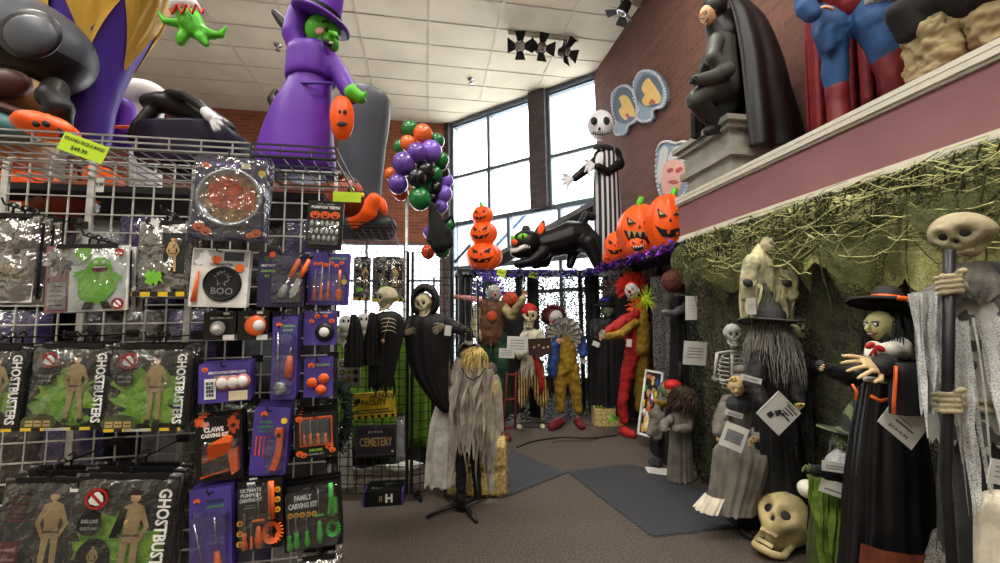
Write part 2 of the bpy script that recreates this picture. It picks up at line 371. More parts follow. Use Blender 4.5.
def strips(mb, top, length, m, count, w=.03, seed=0, jit=.3, out=(0, 0, 0), curl=.03):
    """tattered cloth strips hanging from points along a polyline"""
    r = random.Random(seed); k = len(top) - 1
    for i in range(count):
        t = r.random() * k; a = min(int(t), k - 1); p = V(top[a]).lerp(V(top[a + 1]), t - a); p += V((r.uniform(-1, 1), r.uniform(-1, 1), r.uniform(-1, 1))) * .01
        L = length * (1 + r.uniform(-jit, jit)); wd = w * r.uniform(.6, 1.4); ang = r.uniform(0, 3.14); dx, dy = math.cos(ang) * wd / 2, math.sin(ang) * wd / 2
        rows = []; ph = r.uniform(0, 6)
        for j in range(9):
            q = j / 8; ww = (1 - q ** 3 * .85) * (1 + .25 * math.sin(q * 11 + ph)); c = p + V((math.sin(q * 4 + ph) * curl + out[0] * q, math.cos(q * 3 + ph) * curl + out[1] * q, -L * q + out[2] * q))
            rows.append([c + V((-dx * ww, -dy * ww, 0)), c, c + V((dx * ww, dy * ww, 0))])
        mb.rings(rows, m, closed=False)
def hairs(mb, c, r, L, m, count, seed=0, th=.004, zmin=-.2, out=.3, drop=1.0, front=True, wav=.02, spike=False):
    rr = random.Random(seed); c = V(c); i = 0
    if not isinstance(r, (list, tuple)): r = (r, r, r)
    while i < count:
        d = V((rr.gauss(0, 1), rr.gauss(0, 1), rr.gauss(0, 1))).normalized()
        if d.z < zmin or (not front and d.y < -.25 and d.z < .75): continue
        i += 1; p = c + V((d.x * r[0], d.y * r[1], d.z * r[2])); l = L * rr.uniform(.7, 1.2); pts = [p]; ph = rr.uniform(0, 6)
        for k in range(1, 6):
            q = k / 5
            if spike: pts.append(p + d * l * q + V((math.sin(q * 5 + ph), math.cos(q * 5 + ph), math.sin(q * 4 + ph))) * wav * q)
            else: pts.append(p + V((d.x, d.y, 0)) * out * l * math.sin(q * 1.6) + V((0, 0, max(0, d.z) * .25 * l * math.sin(q * 3.1) - drop * l * q * q)) + V((math.sin(q * 6 + ph), math.cos(q * 6 + ph), 0)) * wav * q)
        mb.tube(pts, [th, th, th, th * .8, th * .6, th * .3], m, n=4, cap=False)
def witch_hat(mb, c, r, h, m, band='black', bend=(.15, 0), rot=None, brimup=.1):
    rot = rot if rot is not None else Matrix.Identity(3); c = V(c); T0 = mb.T.copy(); mb.T = T0 @ Matrix.Translation(c) @ rot.to_4x4()
    n = 36; rs = []
    for rr_, z in ((1, .0), (1.0, .02), (.75, -.01), (.5, .03), (.47, .1)):
        rs.append([V((r * rr_ * math.cos(a), r * rr_ * math.sin(a), h * z + r * brimup * rr_ ** 2 * math.cos(2 * a))) for a in [2 * math.pi * j / n for j in range(n)]])
    mb.rings(rs, m); rs = []
    for i in range(9):
        t = i / 8; k = (1 - t) ** 1.0 * .47 + .015
        rs.append([V((r * k * math.cos(a) * (1 + .05 * math.sin(3 * a + t * 7)) + bend[0] * h * t * t, r * k * math.sin(a) + bend[1] * h * t * t, h * (.1 + .9 * t))) for a in [2 * math.pi * j / n for j in range(n)]])
    mb.rings(rs, m)
    mb.rings([[V((r * k * math.cos(a), r * k * math.sin(a), h * z)) for a in [2 * math.pi * j / n for j in range(n)]] for k, z in ((.5, .05), (.49, .17), (.44, .21))], band)
    mb.T = T0
def rotm(x=0, y=0, z=0): return (Matrix.Rotation(R(z), 3, 'Z') @ Matrix.Rotation(R(y), 3, 'Y') @ Matrix.Rotation(R(x), 3, 'X'))
# ================================================================ SETTING
HC = 6.78; XB = 3.5; YB = 10.4; XF = 2.6; ZS = 2.36; ZL = 2.78; XL = -8.0; YR = -6.0
def node_mat(name): m, nt, b, N, L = base_mat(name); MT[name] = m; return N, L, b
def brick(name, c1, c2, mortar):
    N, L, b = node_mat(name); tc = N.new('ShaderNodeTexCoord'); sp = N.new('ShaderNodeSeparateXYZ'); L.new(tc.outputs['Object'], sp.inputs[0])
    ad = N.new('ShaderNodeMath'); L.new(sp.outputs[0], ad.inputs[0]); L.new(sp.outputs[1], ad.inputs[1])
    cb = N.new('ShaderNodeCombineXYZ'); L.new(ad.outputs[0], cb.inputs[0]); L.new(sp.outputs[2], cb.inputs[1])
    t = N.new('ShaderNodeTexBrick'); L.new(cb.outputs[0], t.inputs['Vector'])
    t.inputs['Color1'].default_value = rgbl(c1); t.inputs['Color2'].default_value = rgbl(c2); t.inputs['Mortar'].default_value = rgbl(mortar)
    t.inputs['Scale'].default_value = 1; t.inputs['Brick Width'].default_value = .26; t.inputs['Row Height'].default_value = .088; t.inputs['Mortar Size'].default_value = .007; t.inputs['Bias'].default_value = .1
    no = N.new('ShaderNodeTexNoise'); no.inputs['Scale'].default_value = 2.2; no.inputs['Detail'].default_value = 5; L.new(tc.outputs['Object'], no.inputs['Vector'])
    mr = N.new('ShaderNodeMapRange'); mr.inputs['To Min'].default_value = .82; mr.inputs['To Max'].default_value = 1.18; L.new(no.outputs['Fac'], mr.inputs['Value'])
    mx = N.new('ShaderNodeMix'); mx.data_type = 'RGBA'; mx.blend_type = 'MULTIPLY'; mx.inputs[0].default_value = 1; L.new(t.outputs['Color'], mx.inputs[6]); L.new(mr.outputs[0], mx.inputs[7])
    L.new(mx.outputs[2], b.inputs['Base Color']); b.inputs['Roughness'].default_value = .85
    bp = N.new('ShaderNodeBump'); bp.inputs['Strength'].default_value = .5; bp.inputs['Distance'].default_value = .008; bp.invert = True; L.new(t.outputs['Fac'], bp.inputs['Height']); L.new(bp.outputs[0], b.inputs['Normal'])
brick('brick', (112, 72, 60), (94, 60, 50), (104, 80, 70)); brick('brick_pier', (92, 82, 84), (74, 66, 70), (70, 66, 68)); brick('brick_back', (160, 92, 66), (132, 74, 54), (150, 110, 92))
N, L, b = node_mat('carpet'); tc = N.new('ShaderNodeTexCoord')
n1 = N.new('ShaderNodeTexNoise'); n1.inputs['Scale'].default_value = 70; n1.inputs['Detail'].default_value = 5; n1.inputs['Roughness'].default_value = .75
n2 = N.new('ShaderNodeTexNoise'); n2.inputs['Scale'].default_value = 1.3; n2.inputs['Detail'].default_value = 3
for q in (n1, n2): L.new(tc.outputs['Object'], q.inputs['Vector'])
cr = N.new('ShaderNodeValToRGB'); e = cr.color_ramp.elements; e[0].position = .36; e[0].color = rgbl((50, 44, 40)); e[1].position = .64; e[1].color = rgbl((110, 98, 88)); L.new(n1.outputs['Fac'], cr.inputs[0])
mr = N.new('ShaderNodeMapRange'); mr.inputs['To Min'].default_value = .8; mr.inputs['To Max'].default_value = 1.15; L.new(n2.outputs['Fac'], mr.inputs['Value'])
mx = N.new('ShaderNodeMix'); mx.data_type = 'RGBA'; mx.blend_type = 'MULTIPLY'; mx.inputs[0].default_value = 1; L.new(cr.outputs[0], mx.inputs[6]); L.new(mr.outputs[0], mx.inputs[7]); L.new(mx.outputs[2], b.inputs['Base Color']); b.inputs['Roughness'].default_value = .95
bp = N.new('ShaderNodeBump'); bp.inputs['Strength'].default_value = .6; bp.inputs['Distance'].default_value = .006; L.new(n1.outputs['Fac'], bp.inputs['Height']); L.new(bp.outputs[0], b.inputs['Normal'])
mk('ceil_tile', (232, 224, 204), .9, scale=1.1, var=.05, bump=.25, bscale=90); mk('ceil_bar', (222, 216, 200), .6, var=.03)
mk('plaster', (186, 180, 166), .85, var=.04); mk('mauve', (140, 94, 98), .75, scale=2, var=.05); mk('trim_white', (206, 202, 188), .5, var=.03)
mk('alum', (96, 108, 122), .45, metal=.4, var=.04); mk('alum_light', (172, 182, 188), .45, var=.04)
mk('pave', (196, 194, 188), .9); mk('extgreen', (170, 214, 170), .8, scale=.5); mk('exttan', (190, 172, 150), .8); mk('beam', (44, 42, 42), .6)
clear('glass', (225, 235, 240), .06, .03); clear('glass_blue', (90, 160, 225), .30, .05)
def slab(name, pts, z0, z1, m):
    mb = MB(); mb.prism(pts, z0, z1, m); return struct(mb.build(name))
room = [(XL, YR), (XB + .3, YR), (XB + .3, 7.85), (.62, YB + .15), (XL, YB + .15)]
slab('floor', room, -.12, 0, 'carpet')
# ceiling: sagging lay-in tiles between real bars, two foot by four foot
gx0 = onax(429, 0, 2, HC).x; gx0 = gx0 % 1.22
mb = MB(); nx = int((XB + .3 - XL) / 1.22) + 2; y0 = onax(430, 22, 2, HC).y % .61
i0 = math.floor((XL - gx0) / 1.22)
for i in range(i0, i0 + nx):
    for j in range(int(YR / .61) - 1, int(YB / .61) + 2):
        x0, x1, ya, yb = gx0 + i * 1.22, gx0 + (i + 1) * 1.22, y0 + j * .61, y0 + (j + 1) * .61
        if (V(((x0 + x1) / 2, (ya + yb) / 2, 0)) - V((XB, 7.7, 0))).dot(V((2.7, 2.93, 0)).normalized()) > .3: continue
        sag = -.012; q = []
        for a in range(5):
            row = []
            for c in range(5):
                s_ = (1 - (a / 2 - 1) ** 2) * (1 - (c / 2 - 1) ** 2); row.append(V((x0 + (x1 - x0) * a / 4, ya + (yb - ya) * c / 4, HC + .012 + sag * s_ * (1 + .6 * math.sin(i * 3.1 + j * 1.7)))))
            q.append(row)
        mb.rings(q, 'ceil_tile', closed=False)
for i in range(i0, i0 + nx):
    x = gx0 + i * 1.22; y1 = min(YB, 7.7 + (XB - x) * 2.7 / 2.93)
    if x < XB: mb.box((x, (YR + y1) / 2, HC + .001), (.03, y1 - YR, .008), 'ceil_bar')
for j in range(int(YR / .61) - 1, int(YB / .61) + 2):
    y = y0 + j * .61; x1 = min(XB, XB - (y - 7.7) * 2.93 / 2.7)
    if y < YB: mb.box(((XL + x1) / 2, y, HC + .002), (x1 - XL, .026, .008), 'ceil_bar')
mb.prism(room, HC + .1, HC + .2, 'plaster')
struct(mb.build('ceiling'))
def wallobj(name, p0, p1, z0, z1, th, m, side=1):
    """wall with its own frame (x along it) so brick courses follow it"""
    p0, p1 = V((p0[0], p0[1], 0)), V((p1[0], p1[1], 0)); d = p1 - p0; L_ = d.length
    mb = MB(); mb.box((L_ / 2, side * th / 2, (z0 + z1) / 2), (L_, th, z1 - z0), m); o = struct(mb.build(name))
    o.matrix_world = Matrix.Translation(p0) @ Matrix.Rotation(math.atan2(d.y, d.x), 4, 'Z'); return o
wallobj('wall_right', (XB, YR), (XB, 7.72), 0, HC + .1, .25, 'brick', -1)
wallobj('wall_left', (XL, YR), (XL, YB), 0, HC + .1, .2, 'plaster', 1)
wallobj('wall_front', (XL, YR), (XB, YR), 0, HC + .1, .2, 'plaster', -1)
# back wall (brick) with a storefront strip low down
BW = [(XL, -3.4), (.36, .62)]
wallobj('wall_back', (XL, YB), (.60, YB), 3.55, HC + .1, .25, 'brick_back', 1)
for a, c in BW: wallobj('wall_back_pier', (a, YB), (c, YB), 0, 3.55, .25, 'brick_back', 1)
wallobj('wall_back_sill', (-3.4, YB), (.36, YB), 0, .35, .25, 'brick_back', 1)
# diagonal window wall
W0 = V((XB, 7.7, 0)); W1 = V((.57, YB, 0)); WD = (W1 - W0).normalized(); WL = (W1 - W0).length; WN = V((-WD.y, WD.x, 0))
if WN.dot(V((0, 0, 0)) - W0) > 0: WN = -WN
def wpar(px, py=200):
    r = ray(px, py); n = WN; t = (W0 - EYE).dot(n) / r.dot(n); p = EYE + r * t; return (p - W0).dot(WD), p.z
WM = Matrix.Translation(W0) @ Matrix(((WD.x, WN.x, 0, 0), (WD.y, WN.y, 0, 0), (0, 0, 1, 0), (0, 0, 0, 1)))
s603, s548, s533, s488, s451 = [wpar(p)[0] for p in (603, 549, 532.5, 488.5, 451)]
zt, zr, zsill = HC - .08, wpar(490, 168)[1], wpar(540, 209)[1]
def wbox(mb, s0, s1, z0, z1, y0, y1, m): mb.box(((s0 + s1) / 2, (y0 + y1) / 2, (z0 + z1) / 2), (abs(s1 - s0), y1 - y0, z1 - z0), m)
def wst(name, *boxes):
    mb = MB()
    for b_ in boxes: wbox(mb, *b_)
    o = struct(mb.build(name)); o.matrix_world = WM; return o
wst('wall_window', (s548, s533, zsill, HC, -.12, .28, 'brick_pier'), (s451, WL + .25, 0, HC, -.1, .3, 'brick_pier'), (-.25, s603 + .0, 0, HC, 0, .3, 'brick'))
wst('trim_1', (0, WL, HC - .1, HC + .02, -.03, .2, 'alum'))
def window(name, s0, s1, z0, z1, vs=(), hs=(), glass='glass', fr=.055):
    mb = MB(); m = 'alum'
    wbox(mb, s0, s1, z0, z0 + fr, .02, .14, m); wbox(mb, s0, s1, z1 - fr, z1, .02, .14, m)
    for s_ in (s0 + fr / 2, s1 - fr / 2) + tuple(vs): wbox(mb, s_ - fr / 2, s_ + fr / 2, z0, z1, .0, .15, m); wbox(mb, s_ - fr / 2 - .02, s_ - fr / 2, z0, z1, .02, .16, 'alum_light')
    for z in hs: wbox(mb, s0, s1, z - fr / 2, z + fr / 2, .0, .14, m); wbox(mb, s0, s1, z - fr / 2 - .02, z - fr / 2, .02, .16, 'alum_light')
    o = struct(mb.build(name)); o.matrix_world = WM
    mb = MB(); wbox(mb, s0 + .02, s1 - .02, z0 + .02, z1 - .02, .09, .1, glass); mb.build('pane', o); return o
window('window_1', s533, s451, zsill, zt, (s488,), (zr,))
window('window_2', s603, s548, zsill, zt, (), (wpar(575, 150)[1],))
lowv = [s603 + (s451 - s603) * k / 4 for k in (1, 2, 3)]
window('window_3', s603, s451, zsill - 1.15, zsill, (lowv[0], lowv[1] + .3, lowv[2] + .1), (), 'glass_blue')
window('window_4', s603, s451, .3, zsill - 1.15, lowv, (1.2, 2.2))
wst('wall_window_sill', (s603, s451, 0, .3, -.02, .2, 'brick'))
# storefront in the back wall
mb = MB()
for x in (-3.37, -2.45, -1.5, -.57, .33): mb.box((x, YB + .08, 1.95), (.06, .12, 3.2), 'alum')
for z in (.37, 1.3, 2.6, 3.53): mb.box((-1.52, YB + .08, z), (3.76, .12, .06), 'alum')
w5 = struct(mb.build('window_5')); mb = MB(); mb.box((-1.52, YB + .1, 1.95), (3.7, .01, 3.15), 'glass'); mb.build('pane', w5)
# mauve ledge over the right-hand alcove
def ledge_box(name, pts, z0, z1, m): return slab(name, pts, z0, z1, m)
LY = 3.78
ledge_box('wall_ledge', [(XF, YR), (XB, YR), (XB, LY + .9), (XF, LY)], ZS, ZL, 'mauve')
mb = MB(); mb.box((XF - .012, (YR + LY) / 2, ZL + .005), (.05, LY - YR, .03), 'trim_white'); mb.box((XF - .02, (YR + LY) / 2, ZL - .03), (.03, LY - YR, .035), 'trim_white'); mb.box((XF - .005, (YR + LY) / 2, ZL - .055), (.025, LY - YR, .02), 'trim_white')
struct(mb.build('trim_2'))
mb = MB(); mb.box((XF - .01, (YR + LY) / 2, ZS - .01), (.045, LY - YR, .03), 'trim_white'); mb.box((XF - .004, (YR + LY) / 2, ZS + .02), (.02, LY - YR, .03), 'trim_white'); struct(mb.build('trim_3'))
wallobj('wall_alcove', (XF + .14, YR), (XF + .14, LY), 0, ZS, .1, 'alcove', -1)
# outside
slab('ground_outside', [(-14, YB + .3), (.8, YB + .3), (XB + .3, 8.1), (XB + .3, 2), (30, 2), (30, 60), (-14, 60)], -.3, -.1, 'pave')
# ================================================================ GRIDWALL AND PACKAGES ON THE LEFT
YG = 1.93; YP = 1.64
ZG = onax(10, 158, 1, YG).z
def gx(px, Y=YG, py=300): return onax(px, py, 1, Y).x
def wiregrid(mb, w, h, sp, r, m, z0=0, fr=.006):
    n = max(1, round(w / sp)); k = round(h / sp)
    for i in range(n + 1): mb.box((w * i / n, 0, z0 + h / 2), (r * 2, r * 2, h), m)
    for j in range(k + 1): mb.box((w / 2, -r * 2, z0 + h * j / k), (w, r * 2, r * 2), m)
    for x in (0, w): mb.box((x, 0, z0 + h / 2), (fr * 2, fr * 2, h), m)
XG = [gx(-95), gx(-5), gx(84), gx(190), gx(336)]
grids = []
for i in range(4):
    t = thing('gridwall_panel', ['chromed wire grid panel at the extreme left edge holding green costume packs', 'chromed wire grid panel left of the first joint, behind coverall costume packs', 'chromed wire grid panel between the two joints, behind costume packs', 'chromed wire grid panel holding the pumpkin carving kits'][i], 'display grid', loc=(XG[i], YG, 0))
    mb = MB(); wiregrid(mb, XG[i + 1] - XG[i] - .012, ZG - .05, .0765, .0026, 'wire_white', .05); mb.build('wire_mesh', t)
    for x in (.03, XG[i + 1] - XG[i] - .04): mb = MB(); mb.box((x, -.02, .015), (.03, .34, .03), 'wire_white'); mb.box((x, .0, .04), (.03, .03, .05), 'wire_white'); mb.build('foot', t); grids.append(t)
def hookon(x, z, y1, parent_list=grids):
    if y1 > 2.4: return
    g_ = [k for k in range(4) if XG[k] <= x] or [0]; g_ = parent_list[g_[-1]]; l = V((x, 0, z)) - V((g_.location.x, 0, 0)); mb = MB()
    mb.box((l.x, -.01, l.z), (.045, .006, .03), 'wire_black'); mb.tube([(l.x, 0, l.z), (l.x, (y1 - YG) * .5, l.z - .004), (l.x, (y1 - YG), l.z - .002), (l.x, (y1 - YG) - .012, l.z + .018)], .003, 'wire_black', n=6); mb.build('hook', g_)
mk('wire_shelf', (150, 150, 148), .4, metal=.4)
# shelf of wire on top of the grid
def shelf(label, x0, x1, ya, yb, z, m, lip=.045):
    t = thing('wire_shelf', label, 'shelf', loc=(x0, ya, z)); w = x1 - x0; d = yb - ya; mb = MB()
    for i in range(int(w / .052) + 1): mb.box((i * .052, d / 2, 0), (.0045, d, .0045), m)
    for j in range(int(d / .08) + 1): mb.box((w / 2, j * .08, -.004), (w, .005, .005), m)
    mb.build('wire_deck', t); mb = MB()
    for zz in (.0, lip * .5, lip): mb.box((w / 2, -.003, zz), (w, .006, .006), m)
    for i in range(int(w / .104) + 1): mb.box((i * .104, -.003, lip / 2), (.005, .005, lip), m)
    for zz in (0, lip): mb.box((w, d / 2, zz), (.006, d, .006), m)
    mb.build('front_rail', t); return t
ZS1 = onax(150, 142, 1, 1.60).z - .03
shelf('chromed wire shelf topping the grid, under the purple and grey inflatables', gx(-80, 1.6, 140), gx(250, 1.6, 140), 1.60, 2.02, ZS1, 'wire_shelf')
shelf('black wire shelf topping the grid, under the tall purple inflatable witch', gx(252, 1.6, 140), gx(336, 1.6, 140), 1.60, 2.02, ZS1, 'wire_black')
mb = MB(); mb.box((-.04, 0, -.015), (2.9, .98, .03), 'drape_black'); o = mb.build('top_board'); o.location = (XG[4] - 1.5, 2.53, ZS1); [mb2.build('post', o) for mb2 in [MB() for _ in range(3)] if [mb2.box(({0:-1.4,1:0,2:1.2}[_k], 0, -(ZS1-.03)/2-.03), (.04, .04, ZS1-.032), 'wire_black') for _k in [len([c for c in bpy.data.objects if c.parent == o])]]]; tag(o, 'black board topping the fixture behind the wire shelves, under the inflatables', 'shelf')
shelf('black wire shelf high behind the grid, carrying the dark grey inflatable boot', gx(330, 2.8, 200), gx(392, 2.8, 200), 2.8, 3.75, ZS1, 'wire_black')
class Art:
    def __init__(s, mb, w, h): s.mb, s.w, s.h = mb, w, h; s.z = .0025
    def up(s): s.z += .0004
    def rect(s, x0, y0, x1, y1, m): s.poly([(x0, y0), (x1, y0), (x1, y1), (x0, y1)], m)
    def poly(s, pts, m): s.mb.flat([((x - .5) * s.w, (y - .5) * s.h) for x, y in pts], s.z, m); s.up()
    def disc(s, x, y, r, m, ry=None): s.mb.disc((x - .5) * s.w, (y - .5) * s.h, r * s.w, s.z, m, 20, (ry * s.h) if ry else None); s.up()
    def text(s, t, x, y, size, m, rot=0, maxw=None, bold=.02): s.mb.text(t, (x - .5) * s.w, (y - .5) * s.h, s.z, size * s.h, m, rot, bold, maxw=(maxw * (s.w if abs(math.sin(rot)) < .7 else s.h)) if maxw else None); s.up()
    def blob(s, x, y, r, m, seed=0, ry=None, k=.35):
        rr = random.Random(seed); n = 28; p = []
        for i in range(n):
            a = 2 * math.pi * i / n; q = r * (1 + rr.uniform(-k, k)); p.append((x + q * math.cos(a), y + (ry / r if ry else s.w / s.h) * q * math.sin(a)))
        s.poly(p, m)
    def person(s, x, y, h, m, skin='skin', a=0, boots='black', pose=0):
        w = .7 * h * s.h / s.w
        for sx in (-1, 1):
            s.poly([(x + sx * .02 * w, y + .48 * h), (x + sx * .12 * w, y + .48 * h), (x + sx * (.13 + pose) * w, y + .06 * h), (x + sx * (.05 + pose) * w, y + .06 * h)], m); s.poly([(x + sx * (.05 + pose) * w, y + .06 * h), (x + sx * (.13 + pose) * w, y + .06 * h), (x + sx * (.15 + pose) * w, y), (x + sx * (.05 + pose) * w, y)], boots)
            s.poly([(x + sx * .1 * w, y + .83 * h), (x + sx * .15 * w, y + .8 * h), (x + sx * .24 * w, y + .62 * h), (x + sx * .14 * w, y + .48 * h), (x + sx * .12 * w, y + .53 * h), (x + sx * .17 * w, y + .62 * h), (x + sx * .1 * w, y + .72 * h)], m)
            s.disc(x + sx * .13 * w, y + .49 * h, .022 * w, skin)
        s.poly([(x - .12 * w, y + .46 * h), (x + .12 * w, y + .46 * h), (x + .1 * w, y + .6 * h), (x + .14 * w, y + .83 * h), (x + .03 * w, y + .87 * h), (x - .03 * w, y + .87 * h), (x - .14 * w, y + .83 * h), (x - .1 * w, y + .6 * h)], m)
        s.rect(x - .11 * w, y + .52 * h, x + .11 * w, y + .545 * h, 'brown'); s.disc(x, y + .93 * h, .07 * w, skin, .06 * h); s.poly([(x - .075 * w, y + .95 * h), (x + .075 * w, y + .95 * h), (x + .05 * w, y + 1.0 * h), (x - .05 * w, y + 1.0 * h)], 'dbrown')
def pmat(box, Y, yaw=0, tilt=0, pitch=0):
    x0, y0, x1, y1 = box; cx, cy = (x0 + x1) / 2, (y0 + y1) / 2
    w = onax(x1, cy, 1, Y).x - onax(x0, cy, 1, Y).x; h = onax(cx, y0, 1, Y).z - onax(cx, y1, 1, Y).z; c = onax(cx, cy, 1, Y)
    M = Matrix.Translation(c) @ Matrix.Rotation(R(yaw), 4, 'Z') @ Matrix.Rotation(R(90 + pitch), 4, 'X') @ Matrix.Rotation(R(tilt), 4, 'Z'); return M, w / max(.5, math.cos(R(yaw))), h, c
def rrect(w, h, r, n=4):
    p = []
    for sx, sy, a0 in ((1, 1, 0), (-1, 1, 90), (-1, -1, 180), (1, -1, 270)):
        for i in range(n + 1): a = R(a0 + 90 * i / n); p.append((sx * (w / 2 - r) + r * math.cos(a), sy * (h / 2 - r) + r * math.sin(a)))
    return p
def pillow(mb, w, h, t, m, z=0, n=14, seed=0, crumple=.25):
    for side in (1, -1):
        rows = []
        for j in range(n + 1):
            row = []
            for i in range(n + 1):
                x, y = i / n * 2 - 1, j / n * 2 - 1; k = max(0, (1 - x ** 4) * (1 - y ** 4)) ** .5
                row.append(V((x * w / 2, y * h / 2, z + side * t / 2 * k * (1 + crumple * 2 * noise.noise(V((x * 3 + seed, y * 3, side)))))))
            rows.append(row if side == 1 else row[::-1])
        mb.rings(rows, m, closed=False)
def card_pack(name, label, box, Y, draw, base='card_black', yaw=0, tilt=0, tools=None, blister=True, copies=0, group=None, hook=True, thick=.004, cat='carving kit', spare=None, pitch=0, window=None):
    M, w, h, c = pmat(box, Y, yaw, tilt, pitch); t = thing(name, label, cat, mat=M, group=group)
    mb = MB(); mb.prism(rrect(w, h, .006), -.002, .002, base); A = Art(mb, w, h); draw(A)
    for q in (-1, 1): mb.disc(q * .012, h * .5 - .008, .003, .0024, 'white', 8)
    mb.build('backing_card', t)
    if tools: tools(t, w, h)
    if blister:
        mb = MB(); b = window or (.05, .04, .95, .62); bw, bh = (b[2] - b[0]) * w, (b[3] - b[1]) * h; cx, cy = ((b[0] + b[2]) / 2 - .5) * w, ((b[1] + b[3]) / 2 - .5) * h
        p0 = rrect(bw, bh, .012); p1 = rrect(bw - .012, bh - .012, .01)
        mb.rings([[V((x + cx, y + cy, .0045)) for x, y in p0], [V((x + cx, y + cy, .022)) for x, y in p1]], 'film'); mb.flat([(x + cx, y + cy) for x, y in p1], .022, 'film'); mb.build('blister', t)
    if hook: hookon(c.x, c.z + h / 2 - .008, Y - .03)
    for k in range(copies):
        o = bpy.data.objects.new(name, None); COL.objects.link(o); o.matrix_world = Matrix.Translation(V((-.006 * (k + 1), .035 * (k + 1), .003 * (k + 1)))) @ M
        tag(o, spare or ('spare behind the ' + label), cat, group or ('spares behind the ' + label))
        for ch in [x for x in bpy.data.objects if x.parent == t and x.name.startswith('backing_card')]: cc = ch.copy(); COL.objects.link(cc); cc.parent = o
    return t, w, h
def tool(mb, x, y, h, m, kind, w=.018):
    """upright tool on a card, foot of handle at (x,y)"""
    z = .011
    if kind == 'saw':
        mb.tube([(x, y, z), (x, y + h * .12, z), (x, y + h * .3, z), (x, y + h * .45, z)], [w * .35, w * .55, w * .32, w * .38], m, n=8, flat=.6); mb.box((x, y + h * .72, z), (w * .16, .0015, h * .55), 'chrome', rot=rotm(90))
    elif kind == 'knife':
        mb.tube([(x, y, z), (x, y + h * .1, z), (x, y + h * .45, z)], [w * .4, w * .5, w * .35], m, n=8, flat=.6); mb.prism([(x - w * .25, y + h * .45), (x + w * .25, y + h * .45), (x + w * .2, y + h * .9), (x, y + h), (x - w * .2, y + h * .85)], z - .001, z + .001, 'chrome')
    elif kind == 'poker':
        mb.tube([(x - w, y + h * .5, z), (x + w, y + h * .5, z)], w * .25, m, n=8); mb.tube([(x, y + h * .5, z), (x, y + h, z)], w * .1, 'chrome', n=6); mb.tube([(x, y, z), (x, y + h * .15, z), (x, y + h * .4, z)], [w * .45, w * .7, w * .3], m, n=10, flat=.5)
    elif kind == 'scoop':
        mb.tube([(x, y + h * .42, z), (x, y + h, z)], [w * .4, w * .34], m, n=8, flat=.5); n = 22; a0 = [2 * math.pi * i / n for i in range(n)]
        mb.rings([[V((x + w * k * math.cos(a), y + h * .22 + w * 1.25 * k * math.sin(a), z + zz)) for a in a0] for k, zz in ((1.0, .006), (.85, -.002), (.45, -.004))], m)
        for i in range(7):
            a = -1.1 + i * .3; mb.tube([(x + w * .9 * math.cos(a), y + h * .22 + w * 1.1 * math.sin(a), z), (x + w * 1.3 * math.cos(a), y + h * .22 + w * 1.4 * math.sin(a), z + .004)], w * .09, m, n=6)
        for i in range(6):
            a = i * 1.05; mb.disc(x + w * .5 * math.cos(a), y + h * .22 + w * .6 * math.sin(a), w * .12, z + .001, 'black', 8)
        mb.disc(x, y + h * .22, w * .13, z + .001, 'black', 8)
    elif kind == 'spoon':
        mb.tube([(x, y + h * .35, z), (x, y + h, z)], [w * .3, w * .4], m, n=8, flat=.5); mb.ell((x, y + h * .2, z), (w * .9, h * .2, .006), m, 16, 8)
def tset(parent, name, m, items):
    for (x, y, h, kind, w) in items:
        mb = MB(); tool(mb, x, y, h, m, kind, w); mb.build(kind if kind not in ('poker',) else 'poker', parent)
def pumpkin_art(A, x, y, r, m='pl_orange'):
    A.disc(x, y, r, m, r * .8 * A.w / A.h); A.poly([(x - .5 * r, y + .1 * r), (x - .2 * r, y + .1 * r), (x - .35 * r, y + .4 * r)], 'black'); A.poly([(x + .5 * r, y + .1 * r), (x + .2 * r, y + .1 * r), (x + .35 * r, y + .4 * r)], 'black'); A.poly([(x - .6 * r, y - .1 * r), (x + .6 * r, y - .1 * r), (x, y - .5 * r)], 'black')
# --- costume bags
def ghost_logo(A, x, y, r):
    A.disc(x, y, r, 'red'); A.disc(x, y, r * .78, 'card_black'); A.blob(x, y, r * .62, 'white', 4, k=.12)
    A.poly([(x - r * .62, y + r * .42 * A.w / A.h), (x - r * .42, y + r * .62 * A.w / A.h), (x + r * .62, y - r * .42 * A.w / A.h), (x + r * .42, y - r * .62 * A.w / A.h)], 'red')
def gb_art(variant):
    def f(A):
        A.rect(.02, .02, .98, .98, 'darkart'); A.blob(.48, .38, .38, 'art_green', 3 + variant, ry=.3); A.blob(.48, .38, .34, 'slimeart', 8 + variant, ry=.26, k=.5)
        for i in range(14): rr = random.Random(variant * 40 + i); A.blob(rr.uniform(.15, .8), rr.uniform(.1, .6), rr.uniform(.02, .05), 'slimeart', i)
        if variant == 3: A.disc(.28, .3, .17, 'black', .19); A.person(.28, .16, .28, 'tan')
        A.person(.6 if variant != 3 else .62, .08, .82, 'tan', pose=.05 if variant == 1 else .0)
        if variant == 3: A.poly([(.42, .5), (.5, .76), (.56, .74), (.52, .5)], 'black')
        A.disc(.22, .62, .12, 'black', .1); A.text('DELUXE', .22, .64, .04, 'lgrey', maxw=.16); A.text('COSTUME', .22, .58, .035, 'lgrey', maxw=.16); ghost_logo(A, .25, .83, .11)
        A.text('GHOSTBUSTERS', .91, .5, .14, 'white', rot=-math.pi / 2, maxw=.84, bold=.03)
        A.disc(.22, .1, .22, 'olive', .1)
        for i in range(3): A.rect(.06 + i * .11, .05, .15 + i * .11, .12, 'tan'); A.rect(.07 + i * .11, .08, .14 + i * .11, .09, 'dbrown')
        A.rect(.02, .0, .98, .035, 'stripe_hazard'); A.rect(.3, .0, .6, .03, 'lgrey')
    return f
